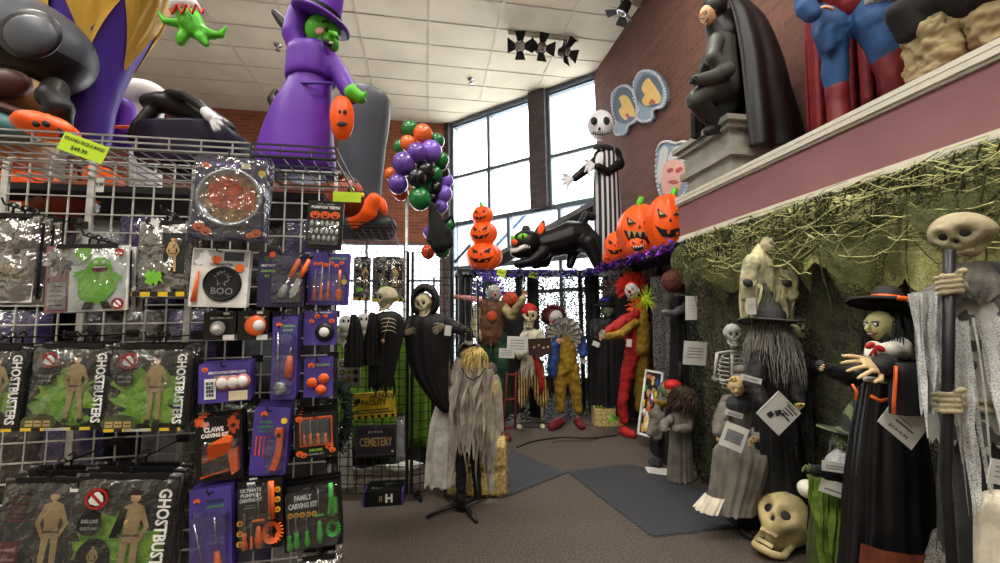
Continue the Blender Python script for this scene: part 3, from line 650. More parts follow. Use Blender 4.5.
def bag_pack(name, label, box, Y, draw, base='card_black', yaw=0, tilt=0, cat='costume pack', copies=2, mat='film_crinkle', spare=None, margin=(1.06, 1.04), hanger=True, seed=1):
    M, w, h, c = pmat(box, Y, yaw, tilt); t = thing(name, label, cat, mat=M)
    w0, h0 = w / margin[0], h / margin[1]; mb = MB(); mb.prism(rrect(w0, h0, .004), -.004, .002, base); A = Art(mb, w0, h0); draw(A); mb.build('printed_card', t)
    mb = MB(); mb.box((0, 0, -.018), (w0 * .92, h0 * .9, .024), 'charcoal'); mb.build('folded_costume', t)
    mb = MB(); pillow(mb, w, h, .05, mat, -.004, seed=seed); mb.build('clear_bag', t)
    if hanger:
        mb = MB(); mb.box((0, h / 2 - .004, .004), (w * .72, .014, .01), 'card_black'); mb.tube([(0, h / 2, 0), (0, h / 2 + .02, 0), (.012, h / 2 + .032, 0), (0, h / 2 + .044, 0), (-.012, h / 2 + .034, 0)], .0035, 'card_black', n=6); mb.build('hanger', t)
    hookon(c.x, c.z + h / 2 + .03, Y - .03)
    for k in range(copies):
        o = bpy.data.objects.new(name, None); COL.objects.link(o); o.matrix_world = Matrix.Translation(V((-.012 * (k + 1), .055 * (k + 1), .004))) @ M
        tag(o, spare or ('spare behind the ' + label)[:400], cat, 'spares behind the ' + label)
        for ch in [x for x in bpy.data.objects if x.parent == t]: cc = ch.copy(); COL.objects.link(cc); cc.parent = o
    return t
def art_white(A):
    A.rect(.0, .0, 1, .62, 'white'); A.blob(.55, .35, .2, 'tan', 2); A.poly([(.0, 0), (.3, 0), (.2, .3), (0, .4)], 'lgrey'); A.rect(.6, .5, .72, .62, 'black')
bag_pack('costume_bag', 'crinkled silver bag with white card, uppermost at the far left edge', (-22, 214, 38, 304), YP, art_white, 'lgrey', mat='film_silver', seed=5)
def art_monster(A):
    A.rect(0, 0, 1, 1, 'white'); A.rect(0, .0, .28, 1, 'mauve'); A.blob(.17, .75, .2, 'lgrey', 5, ry=.17); A.blob(.18, .72, .12, 'dgrey', 6); A.rect(.03, .05, .25, .45, 'lgrey')
    for i in range(5): A.rect(.06, .1 + i * .07, .22, .12 + i * .07, 'dgrey')
    A.blob(.62, .42, .24, 'slime', 7, ry=.32, k=.1); A.blob(.66, .66, .15, 'slime', 9, k=.08); A.blob(.42, .55, .07, 'slime', 10); A.blob(.86, .5, .07, 'slime', 12); A.blob(.45, .88, .1, 'slime', 13, k=.15)
    A.disc(.66, .64, .1, 'dred', .05); A.rect(.58, .655, .74, .675, 'white'); A.disc(.61, .74, .025, 'white'); A.disc(.71, .74, .025, 'white'); A.poly([(.5, .14), (.6, .14), (.58, .03), (.46, .03)], 'black'); A.poly([(.68, .14), (.78, .14), (.84, .03), (.72, .03)], 'black'); A.disc(.9, .88, .06, 'red'); ghost_logo(A, .9, .1, .08)
    A.text('ADULT', .9, .88, .03, 'white', maxw=.09)
bag_pack('inflatable_costume_box', 'white boxed bag picturing a bulging green monster suit', (46, 245, 130, 312), YP - .02, art_monster, 'white', cat='costume pack', mat='film', margin=(1.02, 1.02), tilt=2)
def art_camo(A):
    A.rect(0, 0, 1, 1, 'silver')
    for i in range(40): rr = random.Random(i + 3); A.blob(rr.random(), rr.random(), rr.uniform(.03, .09), rr.choice(['lgrey', 'dgrey', 'white', 'charcoal']), i, k=.5)
    A.rect(.5, .3, .95, .85, 'darkart'); A.person(.72, .3, .5, 'tan'); A.blob(.4, .25, .16, 'slime', 3); A.rect(0, .0, 1, .06, 'stripe_hazard')
bag_pack('costume_bag', 'silver splattered costume bag with a hazard-striped foot, beside the boxed monster suit', (137, 221, 192, 298), YP, art_camo, 'lgrey', mat='film_silver', seed=9)
bag_pack('coverall_costume_pack', 'green and black coverall costume pack cut by the left edge, middle row', (-42, 346, 26, 432), YP, gb_art(0), seed=2, tilt=-2)
bag_pack('coverall_costume_pack', 'green and black coverall costume pack with hands-on-hips wearer, middle row centre', (28, 344, 112, 430), YP, gb_art(1), seed=3, tilt=-2)
bag_pack('coverall_costume_pack', 'green and black coverall costume pack, middle row next to the carving kits', (106, 345, 192, 431), YP, gb_art(2), seed=4, tilt=-2)
def art_red(A):
    A.rect(0, 0, 1, 1, 'dbrown'); A.rect(.03, .02, .97, .98, 'charcoal'); A.person(.62, .08, .84, 'tan'); A.rect(.08, .62, .34, .88, 'black'); A.rect(.09, .63, .33, .87, 'dred'); A.rect(.1, .645, .32, .855, 'black')
    for i in range(4): A.rect(.13, .67 + i * .045, .29, .685 + i * .045, 'dred')
    A.rect(.04, .03, .3, .46, 'dred')
    for i in range(4): A.rect(.07, .1 + i * .09, .27, .12 + i * .09, 'pink')
    A.text('ADULT COSTUME', .17, .06, .035, 'white', maxw=.22); A.rect(.8, .9, .9, .93, 'white')
bag_pack('coverall_costume_pack', 'brown and red coverall costume pack, bottom row at left', (-4, 478, 86, 590), YP - .03, art_red, seed=6, tilt=-4)
bag_pack('coverall_costume_pack', 'large green and black coverall costume pack with round inset, bottom row', (66, 474, 176, 596), YP - .04, gb_art(3), seed=7, tilt=-5)
# --- carving kits
def d_pie(A):
    A.rect(.02, .02, .98, .98, 'card_navy'); pumpkin_art(A, .12, .88, .06); pumpkin_art(A, .12, .14, .08); pumpkin_art(A, .22, .09, .07); pumpkin_art(A, .88, .1, .07); pumpkin_art(A, .8, .07, .05); A.disc(.88, .83, .05, 'yellow'); A.rect(.6, .87, .72, .94, 'cream'); A.text('PUMPKIN PIE', .38, .9, .06, 'lilac', maxw=.36)
t, w, h = card_pack('pie_dish_pack', 'clear clamshell with a round silver pie dish on purple card, topmost kit', (194, 158, 270, 240), YP - .04, d_pie, 'card_navy', blister=False, copies=1, spare='second pie dish clamshell showing behind the topmost one', tilt=-3, cat='pie dish pack')
rr_ = w * .42; mb = MB(); mb.lathe([(rr_ * 1.0, .006), (rr_ * 1.03, .026), (rr_ * .95, .026), (rr_ * .84, .01)], 'chrome', 40, sy=.98); mb.build('metal_rim', t)
mb = MB(); mb.disc(0, 0, rr_ * .88, .009, 'seedart', 40); mb.disc(-.18 * rr_, .02, rr_ * .52, .011, 'pieart', 30, rr_ * .6)
for i in range(5): mb.prism([(rr_ * (.12 + i * .14), -.4 * rr_), (rr_ * (.2 + i * .14), -.4 * rr_), (rr_ * (.22 + i * .13), .4 * rr_), (rr_ * (.12 + i * .13), .4 * rr_)], .01, .016, 'pieart')
for x, y in ((-.4, .25), (-.15, .4), (-.35, -.25), (0, -.1)): mb.ell((x * rr_, y * rr_, .012), (rr_ * .09, rr_ * .09, .006), 'pieart', 10, 6)
mb.build('pie_tools', t)
mb = MB(); p0 = rrect(w * 1.02, h * 1.02, .02); p1 = rrect(w * .95, h * .95, .02)
mb.rings([[V((x, y, -.012)) for x, y in p0], [V((x, y, .034)) for x, y in p1]], 'film_crinkle'); mb.flat(p1, .034, 'film'); mb.build('clamshell', t)
def d_boo(A):
    A.rect(.02, .02, .98, .98, 'white'); A.rect(.02, .7, .98, .98, 'lgrey'); A.blob(.22, .82, .14, 'white', 4); A.blob(.42, .8, .08, 'orange', 5); A.rect(.55, .8, .9, .95, 'charcoal'); A.disc(.56, .4, .34, 'black'); A.disc(.56, .4, .31, 'charcoal'); A.disc(.56, .4, .28, 'black'); A.text('BOO', .56, .27, .16, 'grey', maxw=.4); A.text('Pancake Pan', .55, .74, .06, 'black', maxw=.5); A.disc(.84, .68, .08, 'pl_orange')
    A.blob(.55, .5, .13, 'grey', 8, k=.4); A.blob(.55, .5, .1, 'black', 9, k=.3)
def boo_tools(t, w, h):
    mb = MB(); mb.tube([V((w * (.06 + .31 * math.cos(a)), h * -.1 + w * .31 * math.sin(a), .01)) for a in [k * math.pi / 15 for k in range(30)]], .003, 'metal_dark', closed=True, n=6); mb.build('pan', t)
    mb = MB(); mb.tube([(-w * .4, -h * .42, .008), (-w * .38, -h * .15, .008), (-w * .36, h * .1, .008)], [.011, .006, .004], 'pl_orange', n=8, flat=.5); mb.build('spatula', t)
card_pack('pancake_pan_pack', 'white card with round black pan reading BOO, under the pie dish', (191, 249, 249, 307), YP - .02, d_boo, 'white', tools=boo_tools, copies=1, blister=False, tilt=-2, cat='pan pack')
def d_knives(A):
    A.rect(.01, .01, .99, .99, 'card_navy'); A.disc(.18, .88, .07, 'olive'); A.disc(.3, .95, .07, 'orange'); A.text('HEAVY DUTY', .22, .75, .06, 'white', maxw=.3); A.text('CARVING', .22, .65, .06, 'lime', maxw=.3); A.text('SET', .2, .56, .05, 'lime', maxw=.2); A.disc(.82, .32, .09, 'yellow'); A.rect(.72, .04, .95, .2, 'charcoal')
def knives(t, w, h):
    for i, (x, y) in enumerate(((-.02, -.36), (.2, -.36))):
        mb = MB(); T0 = Matrix.Translation(V((x * w, y * h, 0))) @ Matrix.Rotation(R(-24), 4, 'Z'); mb.T = T0
        mb.tube([(0, h * .42, .012), (0, h * .56, .012), (0, h * .8, .012)], [.008, .01, .008], 'pl_orange', n=8, flat=.6); mb.tube([(0, h * .8, .012), (0, h * .88, .012)], .0085, 'card_black', n=8, flat=.6)
        if i: mb.prism([(-.01, h * .4), (.01, h * .4), (.014, h * .1), (.0, h * .02), (-.012, h * .12)], .01, .012, 'chrome')
        else: mb.ell((0, h * .16, .012), (.016, .03, .006), 'chrome', 12, 8); mb.tube([(0, h * .2, .012), (0, h * .42, .012)], .004, 'chrome', n=6)
        mb.build('scoop' if not i else 'knife', t)
card_pack('carving_knife_pack', 'black and purple card with two slanting orange-handled steel tools', (258, 252, 305, 307), YP, d_knives, 'card_black', tools=knives, copies=2, window=(.3, .05, .98, .95))
def d_teeth(A):
    A.rect(0, 0, 1, 1, 'card_black'); A.text('GLOW IN THE DARK', .5, .93, .035, 'lgrey', maxw=.6); A.text('PUMPKIN TEETH', .5, .86, .075, 'white', maxw=.8, bold=.04)
    for i in range(3): pumpkin_art(A, .22 + i * .28, .7, .14, 'orange')
def teeth(t, w, h):
    for j, (yy, n) in enumerate(((.02, 6), (-.14, 6), (-.28, 5))):
        mb = MB()
        for i in range(n): mb.ell(((i - (n - 1) / 2) * w * .14, yy * h, .008), (w * .05, h * .055, .006), 'white', 10, 6); mb.ell(((i - (n - 1) / 2) * w * .14, yy * h + h * .04, .006), (w * .02, h * .04, .003), 'lgrey', 6, 4)
        mb.build('plastic_teeth', t)
card_pack('pumpkin_teeth_pack', 'black card of white plastic pumpkin teeth', (307, 201, 343, 249), YP + .05, d_teeth, tools=teeth, copies=1, window=(.04, .04, .96, .6), tilt=-2)
def d_tools(A):
    A.rect(.01, .01, .99, .99, 'card_purple'); A.text('CARVING SET', .68, .9, .05, 'lime', maxw=.5)
    for i in range(6): pumpkin_art(A, .15 + i * .13, .78 + .05 * math.sin(i * 3), .06)
    A.disc(.88, .45, .07, 'yellow')
card_pack('carving_tool_pack', 'purple card with five short orange carving tools and scoop', (309, 253, 350, 305), YP + .05, d_tools, 'card_purple', copies=2, tilt=-2,
          tools=lambda t, w, h: (tset(t, 't', 'pl_orange', [(-.33 * w, -.42 * h, h * .6, 'saw', .011), (-.17 * w, -.42 * h, h * .7, 'knife', .012), (.0, -.42 * h, h * .8, 'saw', .013)]), tset(t, 's', 'pl_orange', [(.26 * w, -.42 * h, h * .6, 'spoon', .014)])))
def d_light(txt, m):
    def f(A): A.rect(0, 0, 1, 1, 'card_black'); A.text(txt, .55, .78, .09, 'white', maxw=.7); A.rect(.6, .9, .8, .99, 'white'); A.rect(.3, .06, .62, .16, 'dbrown'); A.rect(.62, .0, .98, .18, 'white')
    return f
def puck(m, x=.0, y=-.05, r=.3, dome='white'):
    def f(t, w, h):
        mb = MB(); rr = r * min(w, h); mb.ell((x * w, y * h, .01), (rr, rr, .012), m, 20, 8); mb.ell((x * w + rr * (.35 if m == 'pl_orange' else 0), y * h, .016), (rr * .55, rr * .55, .012), dome, 16, 8); mb.build('puck_light', t)
    return f
card_pack('pumpkin_light_pack', 'small black card with a round white pumpkin light', (204, 312, 236, 340), YP + .02, d_light('LED PUMPKIN LIGHT', 0), tools=puck('lgrey', -.02, -.08, .26), blister=False, copies=2, cat='pumpkin light')
card_pack('pumpkin_light_pack', 'small black card with a round orange pumpkin light', (238, 311, 269, 340), YP + .02, d_light('COLOUR PUMPKIN LIGHT', 0), tools=puck('pl_orange', .1, 0, .36), blister=False, copies=2, cat='pumpkin light')
def d_scoop(A): A.rect(.02, .01, .98, .99, 'card_purple'); pumpkin_art(A, .25, .9, .12); A.text('CARVING', .65, .88, .04, 'lime', maxw=.5); A.text('SCOOP', .62, .83, .04, 'lime', maxw=.4); A.disc(.5, .96, .05, 'white', .008)
def big_scoop(t, w, h):
    mb = MB(); mb.tube([(-.25 * w, -h * .36, .01), (-.22 * w, 0, .01), (-.25 * w, h * .3, .01)], .0035, 'chrome', n=8); mb.ell((-.1 * w, -h * .36, .012), (.28 * w, .28 * w, .01), 'chrome', 16, 8); mb.build('ladle', t)
    mb = MB(); mb.tube([(.22 * w, -h * .24, .01), (.24 * w, -h * .1, .01), (.26 * w, h * .02, .01)], [.2 * w, .17 * w, .13 * w], 'pl_orange', n=10, flat=.5); mb.tube([(.26 * w, h * .02, .01), (.28 * w, h * .12, .01)], .003, 'chrome', n=6); mb.build('handle', t)
card_pack('scoop_pack', 'long purple card with steel ladle and orange handle', (272, 316, 297, 399), YP + .0, d_scoop, 'card_purple', tools=big_scoop, copies=3, window=(.05, .05, .95, .8))
def d_pl(A): A.rect(.02, .02, .98, .98, 'card_purple'); pumpkin_art(A, .4, .85, .09); pumpkin_art(A, .65, .85, .07); pumpkin_art(A, .85, .7, .09); A.text('PUMPKIN LIGHT', .6, .95, .06, 'white', maxw=.5); pumpkin_art(A, .25, .7, .08)
card_pack('pumpkin_light_pack', 'purple card with one round black-rimmed white light', (304, 311, 337, 345), YP + .04, d_pl, 'card_purple', tools=puck('metal_dark', .15, -.12, .3), blister=False, copies=1, cat='pumpkin light')
def d_rem(A):
    A.rect(.0, .0, 1, 1, 'card_purple'); pumpkin_art(A, .12, .86, .06); A.text('REMOTE CONTROL PUMPKIN LIGHTS', .55, .76, .09, 'white', maxw=.72); A.text('COLOUR CHANGING', .5, .66, .07, 'lime', maxw=.4); A.rect(.12, .1, .34, .62, 'white')
    for i in range(4):
        for j in range(3): A.rect(.16 + j * .05, .17 + i * .1, .2 + j * .05, .24 + i * .1, ('teal', 'dgreen', 'blue', 'charcoal')[(i + j) % 4])
    A.rect(.6, .04, .96, .28, 'cream')
def three(m, pts, dome='white'):
    def f(t, w, h):
        for x, y in pts: mb = MB(); rr = .17 * min(w, h) * 1.1; mb.ell((x * w, y * h, .01), (rr, rr, .01), m, 16, 8); mb.ell((x * w, y * h, .016), (rr * .75, rr * .75, .008), dome, 14, 6); mb.build('puck_light', t)
    return f
card_pack('pumpkin_light_pack', 'wide purple box with remote and three pale round lights', (199, 363, 251, 402), YP + .0, d_rem, 'card_purple', tools=three('pink', ((-.02, 0), (.19, .0), (.37, .02))), blister=False, copies=2, cat='pumpkin light', tilt=2)
def d_three(A): A.rect(.02, .02, .98, .98, 'card_purple'); pumpkin_art(A, .25, .82, .12); A.text('TEALIGHTS', .65, .82, .07, 'lime', maxw=.5)
card_pack('pumpkin_light_pack', 'purple card with three orange flower-shaped lights', (304, 358, 333, 397), YP + .04, d_three, 'card_purple', tools=three('pl_orange', ((-.2, -.12), (.2, -.02), (.12, -.3)), 'orange'), blister=False, copies=1, cat='pumpkin light')
def d_claws(A):
    A.rect(0, 0, 1, 1, 'card_black'); A.blob(.1, .94, .1, 'orange', 3); A.blob(.22, .88, .08, 'pink', 5); A.text('CLAWS', .4, .8, .1, 'white', maxw=.42, bold=.05); A.text('CARVING KIT', .42, .71, .085, 'white', maxw=.58, bold=.05); A.blob(.82, .86, .12, 'dorange', 6, ry=.13); A.blob(.82, .84, .06, 'black', 7); A.disc(.22, .36, .09, 'red'); A.text('BONUS', .22, .36, .03, 'white', maxw=.13); A.poly([(.1, .06), (.7, .14), (.7, .17), (.1, .09)], 'orange'); A.rect(.3, .16, .6, .32, 'charcoal')
def claw(t, w, h):
    mb = MB(); mb.prism([(-.18 * w, -.12 * h), (-.12 * w, -.16 * h), (.24 * w, -.06 * h), (.32 * w, .04 * h), (.3 * w, .16 * h), (.2 * w, .2 * h), (-.14 * w, .1 * h), (-.2 * w, .05 * h)], .004, .022, 'pl_orange'); mb.build('claw_scraper', t)
    mb = MB(); mb.prism([(.22 * w, -.06 * h), (.42 * w, .0 * h), (.44 * w, -.36 * h), (.3 * w, -.42 * h)], .004, .02, 'pl_orange'); mb.build('grip', t)
card_pack('claw_carving_kit', 'black card reading CLAWS CARVING KIT with orange claw tool', (196, 416, 243, 480), YP - .02, d_claws, tools=claw, copies=2, window=(.15, .1, .98, .62), tilt=4)
def d_saw(A):
    A.rect(.01, .01, .99, .99, 'card_purple'); pumpkin_art(A, .28, .9, .1); A.text('POWER', .35, .78, .055, 'green', maxw=.4); A.text('CARVING', .35, .71, .055, 'green', maxw=.45); A.text('SAW KIT', .35, .65, .045, 'green', maxw=.35); A.disc(.86, .8, .09, 'yellow')
    for i in range(3): A.rect(.12 + i * .11, .3, .16 + i * .11, .58, 'orange')
    A.rect(.35, .28, .5, .58, 'dorange'); A.rect(.37, .3, .48, .56, 'card_purple')
def jig(t, w, h):
    mb = MB(); mb.prism([(.1 * w, -.4 * h), (.28 * w, -.41 * h), (.38 * w, -.2 * h), (.38 * w, .12 * h), (.36 * w, .2 * h), (.18 * w, .2 * h), (.16 * w, .12 * h), (.24 * w, .05 * h), (.22 * w, -.15 * h)], .004, .02, 'pl_orange'); mb.disc(.28 * w, .1 * h, .008, .0205, 'black', 10); mb.build('saw_handle', t)
    mb = MB(); mb.prism([(.14 * w, -.34 * h), (.18 * w, -.34 * h), (.24 * w, -.05 * h), (.21 * w, -.05 * h)], .008, .01, 'chrome'); mb.build('blade', t)
card_pack('carving_saw_pack', 'purple card with a curved orange saw handle', (252, 407, 288, 475), YP + .0, d_saw, 'card_purple', tools=jig, copies=3, window=(.4, .03, .97, .72), tilt=-3)
def d_deluxe(A): A.rect(0, 0, 1, 1, 'card_black'); A.rect(.12, .26, .92, .92, 'orange'); A.rect(.15, .29, .89, .89, 'dgrey'); pumpkin_art(A, .12, .9, .09); pumpkin_art(A, .12, .12, .09); pumpkin_art(A, .22, .08, .08); pumpkin_art(A, .84, .24, .1); pumpkin_art(A, .92, .14, .08); A.text('DELUXE', .52, .18, .08, 'lime', maxw=.35); A.text('CARVING KIT', .52, .09, .06, 'lgrey', maxw=.4)
card_pack('deluxe_carving_kit', 'black boxed carving kit with orange-framed window of tools', (295, 413, 336, 457), YP + .02, d_deluxe, copies=3, tools=lambda t, w, h: tset(t, 'x', 'pl_orange', [(-.25 * w, -.2 * h, h * .55, 'saw', .01), (-.1 * w, -.2 * h, h * .6, 'knife', .011), (.08 * w, -.2 * h, h * .55, 'saw', .012), (.26 * w, -.2 * h, h * .5, 'saw', .012)]), window=(.14, .28, .9, .9), tilt=3)
def d_pp(A): A.rect(0, 0, 1, 1, 'card_purple'); pumpkin_art(A, .18, .88, .08); A.text('PUMPKIN', .62, .86, .05, 'dgreen', maxw=.4); A.text('CARVING KIT', .62, .8, .05, 'green', maxw=.45)
def pp_tools(t, w, h):
    mb = MB(); mb.tube([(-.1 * w, -.45 * h, .01), (-.36 * w, .15 * h, .01)], .003, 'chrome', n=6); mb.build('skewer', t)
    mb = MB(); mb.tube([(.2 * w, -.5 * h, .012), (.2 * w, -.35 * h, .012), (.18 * w, -.18 * h, .012)], [.13 * w, .1 * w, .06 * w], 'pl_orange', n=10, flat=.6); mb.tube([(.18 * w, -.18 * h, .012), (.12 * w, .2 * h, .012)], .003, 'chrome', n=6); mb.build('poker', t)
card_pack('carving_tool_pack', 'large purple card with orange poker, lowest kit at left', (190, 488, 232, 580), YP - .04, d_pp, 'card_purple', tools=pp_tools, copies=3, tilt=3, window=(.05, .03, .95, .75))
def d_ult(A):
    A.rect(0, 0, 1, 1, 'card_black'); A.text('ULTIMATE', .3, .86, .07, 'white', maxw=.46, bold=.05); A.text('PUMPKIN', .3, .79, .07, 'white', maxw=.44, bold=.05); A.text('CARVING KIT', .3, .72, .07, 'white', maxw=.5, bold=.05); A.rect(.14, .6, .42, .62, 'grey'); A.rect(.18, .64, .38, .655, 'grey'); A.rect(.22, .95, .4, .98, 'white')
    for i in range(3): A.disc(.9, .83 - i * .14, .07, 'yellow'); pumpkin_art(A, .9, .83 - i * .14, .05)
    for i in range(3): A.disc(.08, .42 - i * .14, .07, 'yellow'); pumpkin_art(A, .08, .42 - i * .14, .05)
def ult(c):
    def f(t, w, h): tset(t, 'x', c, [(-.33 * w, -.46 * h, h * .52, 'saw', w * .14), (-.18 * w, -.46 * h, h * .4, 'knife', w * .07), (-.02 * w, -.46 * h, h * .78, 'poker', w * .13), (.27 * w, -.46 * h, h * .93, 'scoop', w * .21)])
    return f
card_pack('ultimate_carving_kit', 'black card reading ULTIMATE PUMPKIN CARVING KIT with orange tools', (238, 479, 283, 549), YP - .03, d_ult, tools=ult('pl_orange'), copies=2, window=(.04, .02, .82, .95), tilt=3)
def d_fam(A):
    A.rect(0, 0, 1, 1, 'card_black'); A.text('FAMILY', .34, .8, .11, 'white', maxw=.3, bold=.05); A.text('CARVING KIT', .34, .68, .11, 'white', maxw=.5, bold=.05)
    for i in range(5): A.disc(.12 + i * .105, .55, .048, 'yellow'); pumpkin_art(A, .12 + i * .105, .55, .034)
def fam(t, w, h): tset(t, 'x', 'pl_green', [(-.4 * w, -.46 * h, h * .5, 'saw', w * .1), (-.28 * w, -.44 * h, h * .52, 'saw', w * .12), (-.1 * w, -.44 * h, h * .52, 'saw', w * .1), (.12 * w, -.42 * h, h * .85, 'poker', w * .08), (.34 * w, -.42 * h, h * .9, 'scoop', w * .115)]); mb = MB(); mb.prism([(.26 * w, 0), (.44 * w, 0), (.44 * w, h * .24), (.3 * w, h * .24)], .004, .012, 'pl_green'); mb.build('comb', t)
card_pack('family_carving_kit', 'black card reading FAMILY CARVING KIT with green tools', (284, 483, 342, 548), YP + .0, d_fam, tools=fam, copies=2, window=(.04, .02, .97, .95), tilt=4)
bag_pack('costume_bag', 'clear plastic bag of white goods hung lowest, under the green-tool kit', (296, 556, 342, 610), YP, art_white, 'lgrey', mat='film_silver', seed=15, copies=1)
# lime and white price tickets
def ticket(name, label, box, Y, m, lines, yaw=0, tilt=0, cat='price ticket'):
    M, w, h, c = pmat(box, Y, yaw, tilt); t = thing(name, label, cat, mat=M); mb = MB(); mb.prism(rrect(w, h, .003), -.001, .001, m); mb.build('card', t)
    mb = MB(); A = Art(mb, w, h)
    for s_, x, y, sz in lines: A.text(s_, x, y, sz, 'ink', maxw=.9)
    mb.build('print', t); return t
ticket('price_ticket', 'lime green price ticket clipped to the chromed shelf rail', (59, 139, 108, 157), 1.58, 'limetag', [('INFLATABLE PRICES AS MARKED', .5, .72, .26), ('$49.99', .45, .3, .3)], tilt=-20)
ticket('price_ticket', 'lime green blank ticket standing out beside the pumpkin teeth', (333, 192, 361, 202), 1.75, 'limetag', [])
ticket('price_ticket', 'small white price label clipped to the grid below the shelf rail', (96, 178, 104, 192), 1.88, 'paper', [('9.99', .5, .5, .4)])
ticket('price_ticket', 'white price label on the grid above the silver bag', (10, 202, 21, 211), 1.88, 'paper', [('4.99', .5, .5, .5)])
# packs hanging on the back of the grid
tn = ['dark purple', 'black', 'silver', 'brown', 'charcoal', 'dark purple', 'black', 'silver', 'black', 'purple']; tm = ['dpurple', 'black', 'lgrey', 'dbrown', 'charcoal', 'dpurple', 'black_cloth', 'grey', 'black', 'dpurple']
protos = {}
for tier, z in enumerate((1.86, 1.42, .98, .5)):
    for i in range(12):
        x = -.58 - i * .232 + .02 * math.sin(i * 7 + tier * 3); k = (i * 3 + tier * 4) % 10
        if k not in protos:
            t = thing('costume_bag', 'x', 'costume pack', loc=(0, 0, 0)); mb = MB(); pillow(mb, .225, .4, .07, tm[k], seed=k, n=10); mb.build('packed_cloth', t); mb = MB(); pillow(mb, .235, .42, .085, 'film_crinkle', seed=k, n=10); mb.build('clear_bag', t); protos[k] = t; used = False
        else: t = copy_tree(protos[k])
        t.matrix_world = Matrix.Translation(V((x, 2.1 + .1 * ((i + tier) % 3), z))) @ Matrix.Rotation(R(10 * math.sin(i * 5 + tier)), 4, 'Z') @ Matrix.Rotation(R(90), 4, 'X')
        tag(t, '%s bagged costume seen through the wires, hung on the back of the grid' % tn[k], 'costume pack', '%s costume bags behind the grid' % tn[k])

mk('robe_dark', (30, 28, 38), .9, scale=4, var=.3)
for i in range(9):  # extra row of robes, added to keep the gaps between the bags dark
    t = thing('filler_robe', 'dark robe on a hanger, one of the row added to darken the gaps behind the grid', 'costume', loc=(-.7 - i * .33, 2.52, 2.06), group='dark robes added behind the grid')
    mb = MB(); robe(mb, [(0, 0, 0, .05, .03), (0, 0, -.07, .15, .05), (0, 0, -.6, .16, .06), (0, 0, -1.75, .19, .08)], 'robe_dark', 7, .2, i); mb.build('robe_cloth', t)
    mb = MB(); mb.tube([(-.14, 0, -.05), (0, 0, .02), (.14, 0, -.05)], .006, 'wire_black'); mb.tube([(0, 0, .02), (0, 0, .07), (.02, 0, .1)], .003, 'wire_black'); mb.build('hanger', t)
# ================================================================ INFLATABLES OVER THE SHELVES
ZT = ZS1 + .006
def obody(F, pts, m, n=40, fold=0, seed=0, depth=.9):
    """inflated body of revolution-like rings: (px_centre, py, r_px)"""
    out = []
    for (x, y, r, *dd) in catm([tuple(p) + ((0,) if len(p) == 3 else ()) for p in pts], 4):
        c = F.p(x, y, dd[0]); R_ = r * F.u
        out.append([c + V((R_ * math.cos(a) * (1 + fold * math.sin(9 * a + seed)), R_ * depth * math.sin(a) * (1 + fold * math.sin(9 * a + seed)), 0)) for a in [2 * math.pi * j / n for j in range(n)]])
    return out
# tall purple witch
F = Fr(298, 176, 1.98, ZT)
t = F.thing('inflatable_witch', 'tall purple inflatable witch with green face and raised arm on the black shelf', 'inflatable')
mb = MB(); mb.rings(obody(F, [(297, 174, 33), (296, 168, 38), (298, 140, 34), (303, 110, 28), (309, 88, 22), (310, 83, 21)], 'ny_purple'), 'ny_purple', cap=True); mb.build('skirt', t)
mb = MB(); mb.rings(obody(F, [(310, 83, 20), (311, 81, 24), (312, 66, 24), (312, 52, 22), (318, 46, 12)], 'ny_purple'), 'ny_purple', cap=True)
F.chain(mb, [(300, 52, 0, 11), (295, 35, 0, 12.5), (299, 16, 0, 11.5), (301, 8, 0, 10)], 'ny_purple'); F.chain(mb, [(332, 62, -.02, 9), (344, 82, -.03, 9), (352, 96, -.05, 8)], 'ny_purple'); mb.build('bodice', t, voxel=.009)
mb = MB(); mb.tube([F.p(310 + 24.6 * math.cos(a), 83, 24.6 * F.u * math.sin(a) * .9) for a in [k * math.pi / 12 for k in range(24)]], .006, 'ny_violet', closed=True, n=8); mb.build('waistband', t)
mb = MB(); mb.ell(F.p(323, 32), (17 * F.u, 15 * F.u, 16 * F.u), 'ny_green', 24, 16); mb.ell(F.p(329, 44, -.02), (10 * F.u, 10 * F.u, 7 * F.u), 'ny_green'); mb.tube([F.p(329, 33, -.06), F.p(335, 34, -.075), F.p(338, 37, -.08)], [.015, .013, .008], 'ny_green'); mb.build('head', t, voxel=.006)
mb = MB(); mb.ell(F.p(319.5, 31, -.073), (4.2 * F.u, .006, 4 * F.u), 'pink'); mb.ell(F.p(327, 29, -.075), (1.8 * F.u, .006, 2.6 * F.u), 'black'); mb.tube([F.p(322, 22, -.07), F.p(326, 20.5, -.07), F.p(330, 23, -.07)], .004, 'black'); mb.tube([F.p(322, 37, -.085), F.p(326, 42, -.092), F.p(332, 46.5, -.09)], [.006, .014, .008], 'black', n=10); mb.ell(F.p(331, 43, -.095), (2.4 * F.u, .006, 1.2 * F.u), 'white'); mb.build('face_print', t)
mb = MB(); T0 = Matrix.Translation(F.p(322, 19)) @ rotm(6, 22, 0).to_4x4(); mb.T = T0; mb.lathe([(.0, .02), (.08, .016), (.135, .0), (.14, -.012), (.13, -.02), (.08, -.014), (.0, -.01)], 'ny_purple', 40); mb.lathe([(.083, 0), (.075, .06), (.058, .14), (.035, .24), (.012, .3), (0, .31)], 'ny_purple', 32); mb.lathe([(.087, .005), (.084, .04)], 'ny_black', 32); mb.build('hat', t)
mb = MB(); F.chain(mb, [(301, 12, 0, 8), (304, 3, -.01, 8.5), (307, -6, -.01, 7)], 'ny_green'); F.chain(mb, [(309, 2, -.01, 3.4), (312, -6, -.01, 3)], 'ny_green'); mb.build('hand', t, voxel=.006)
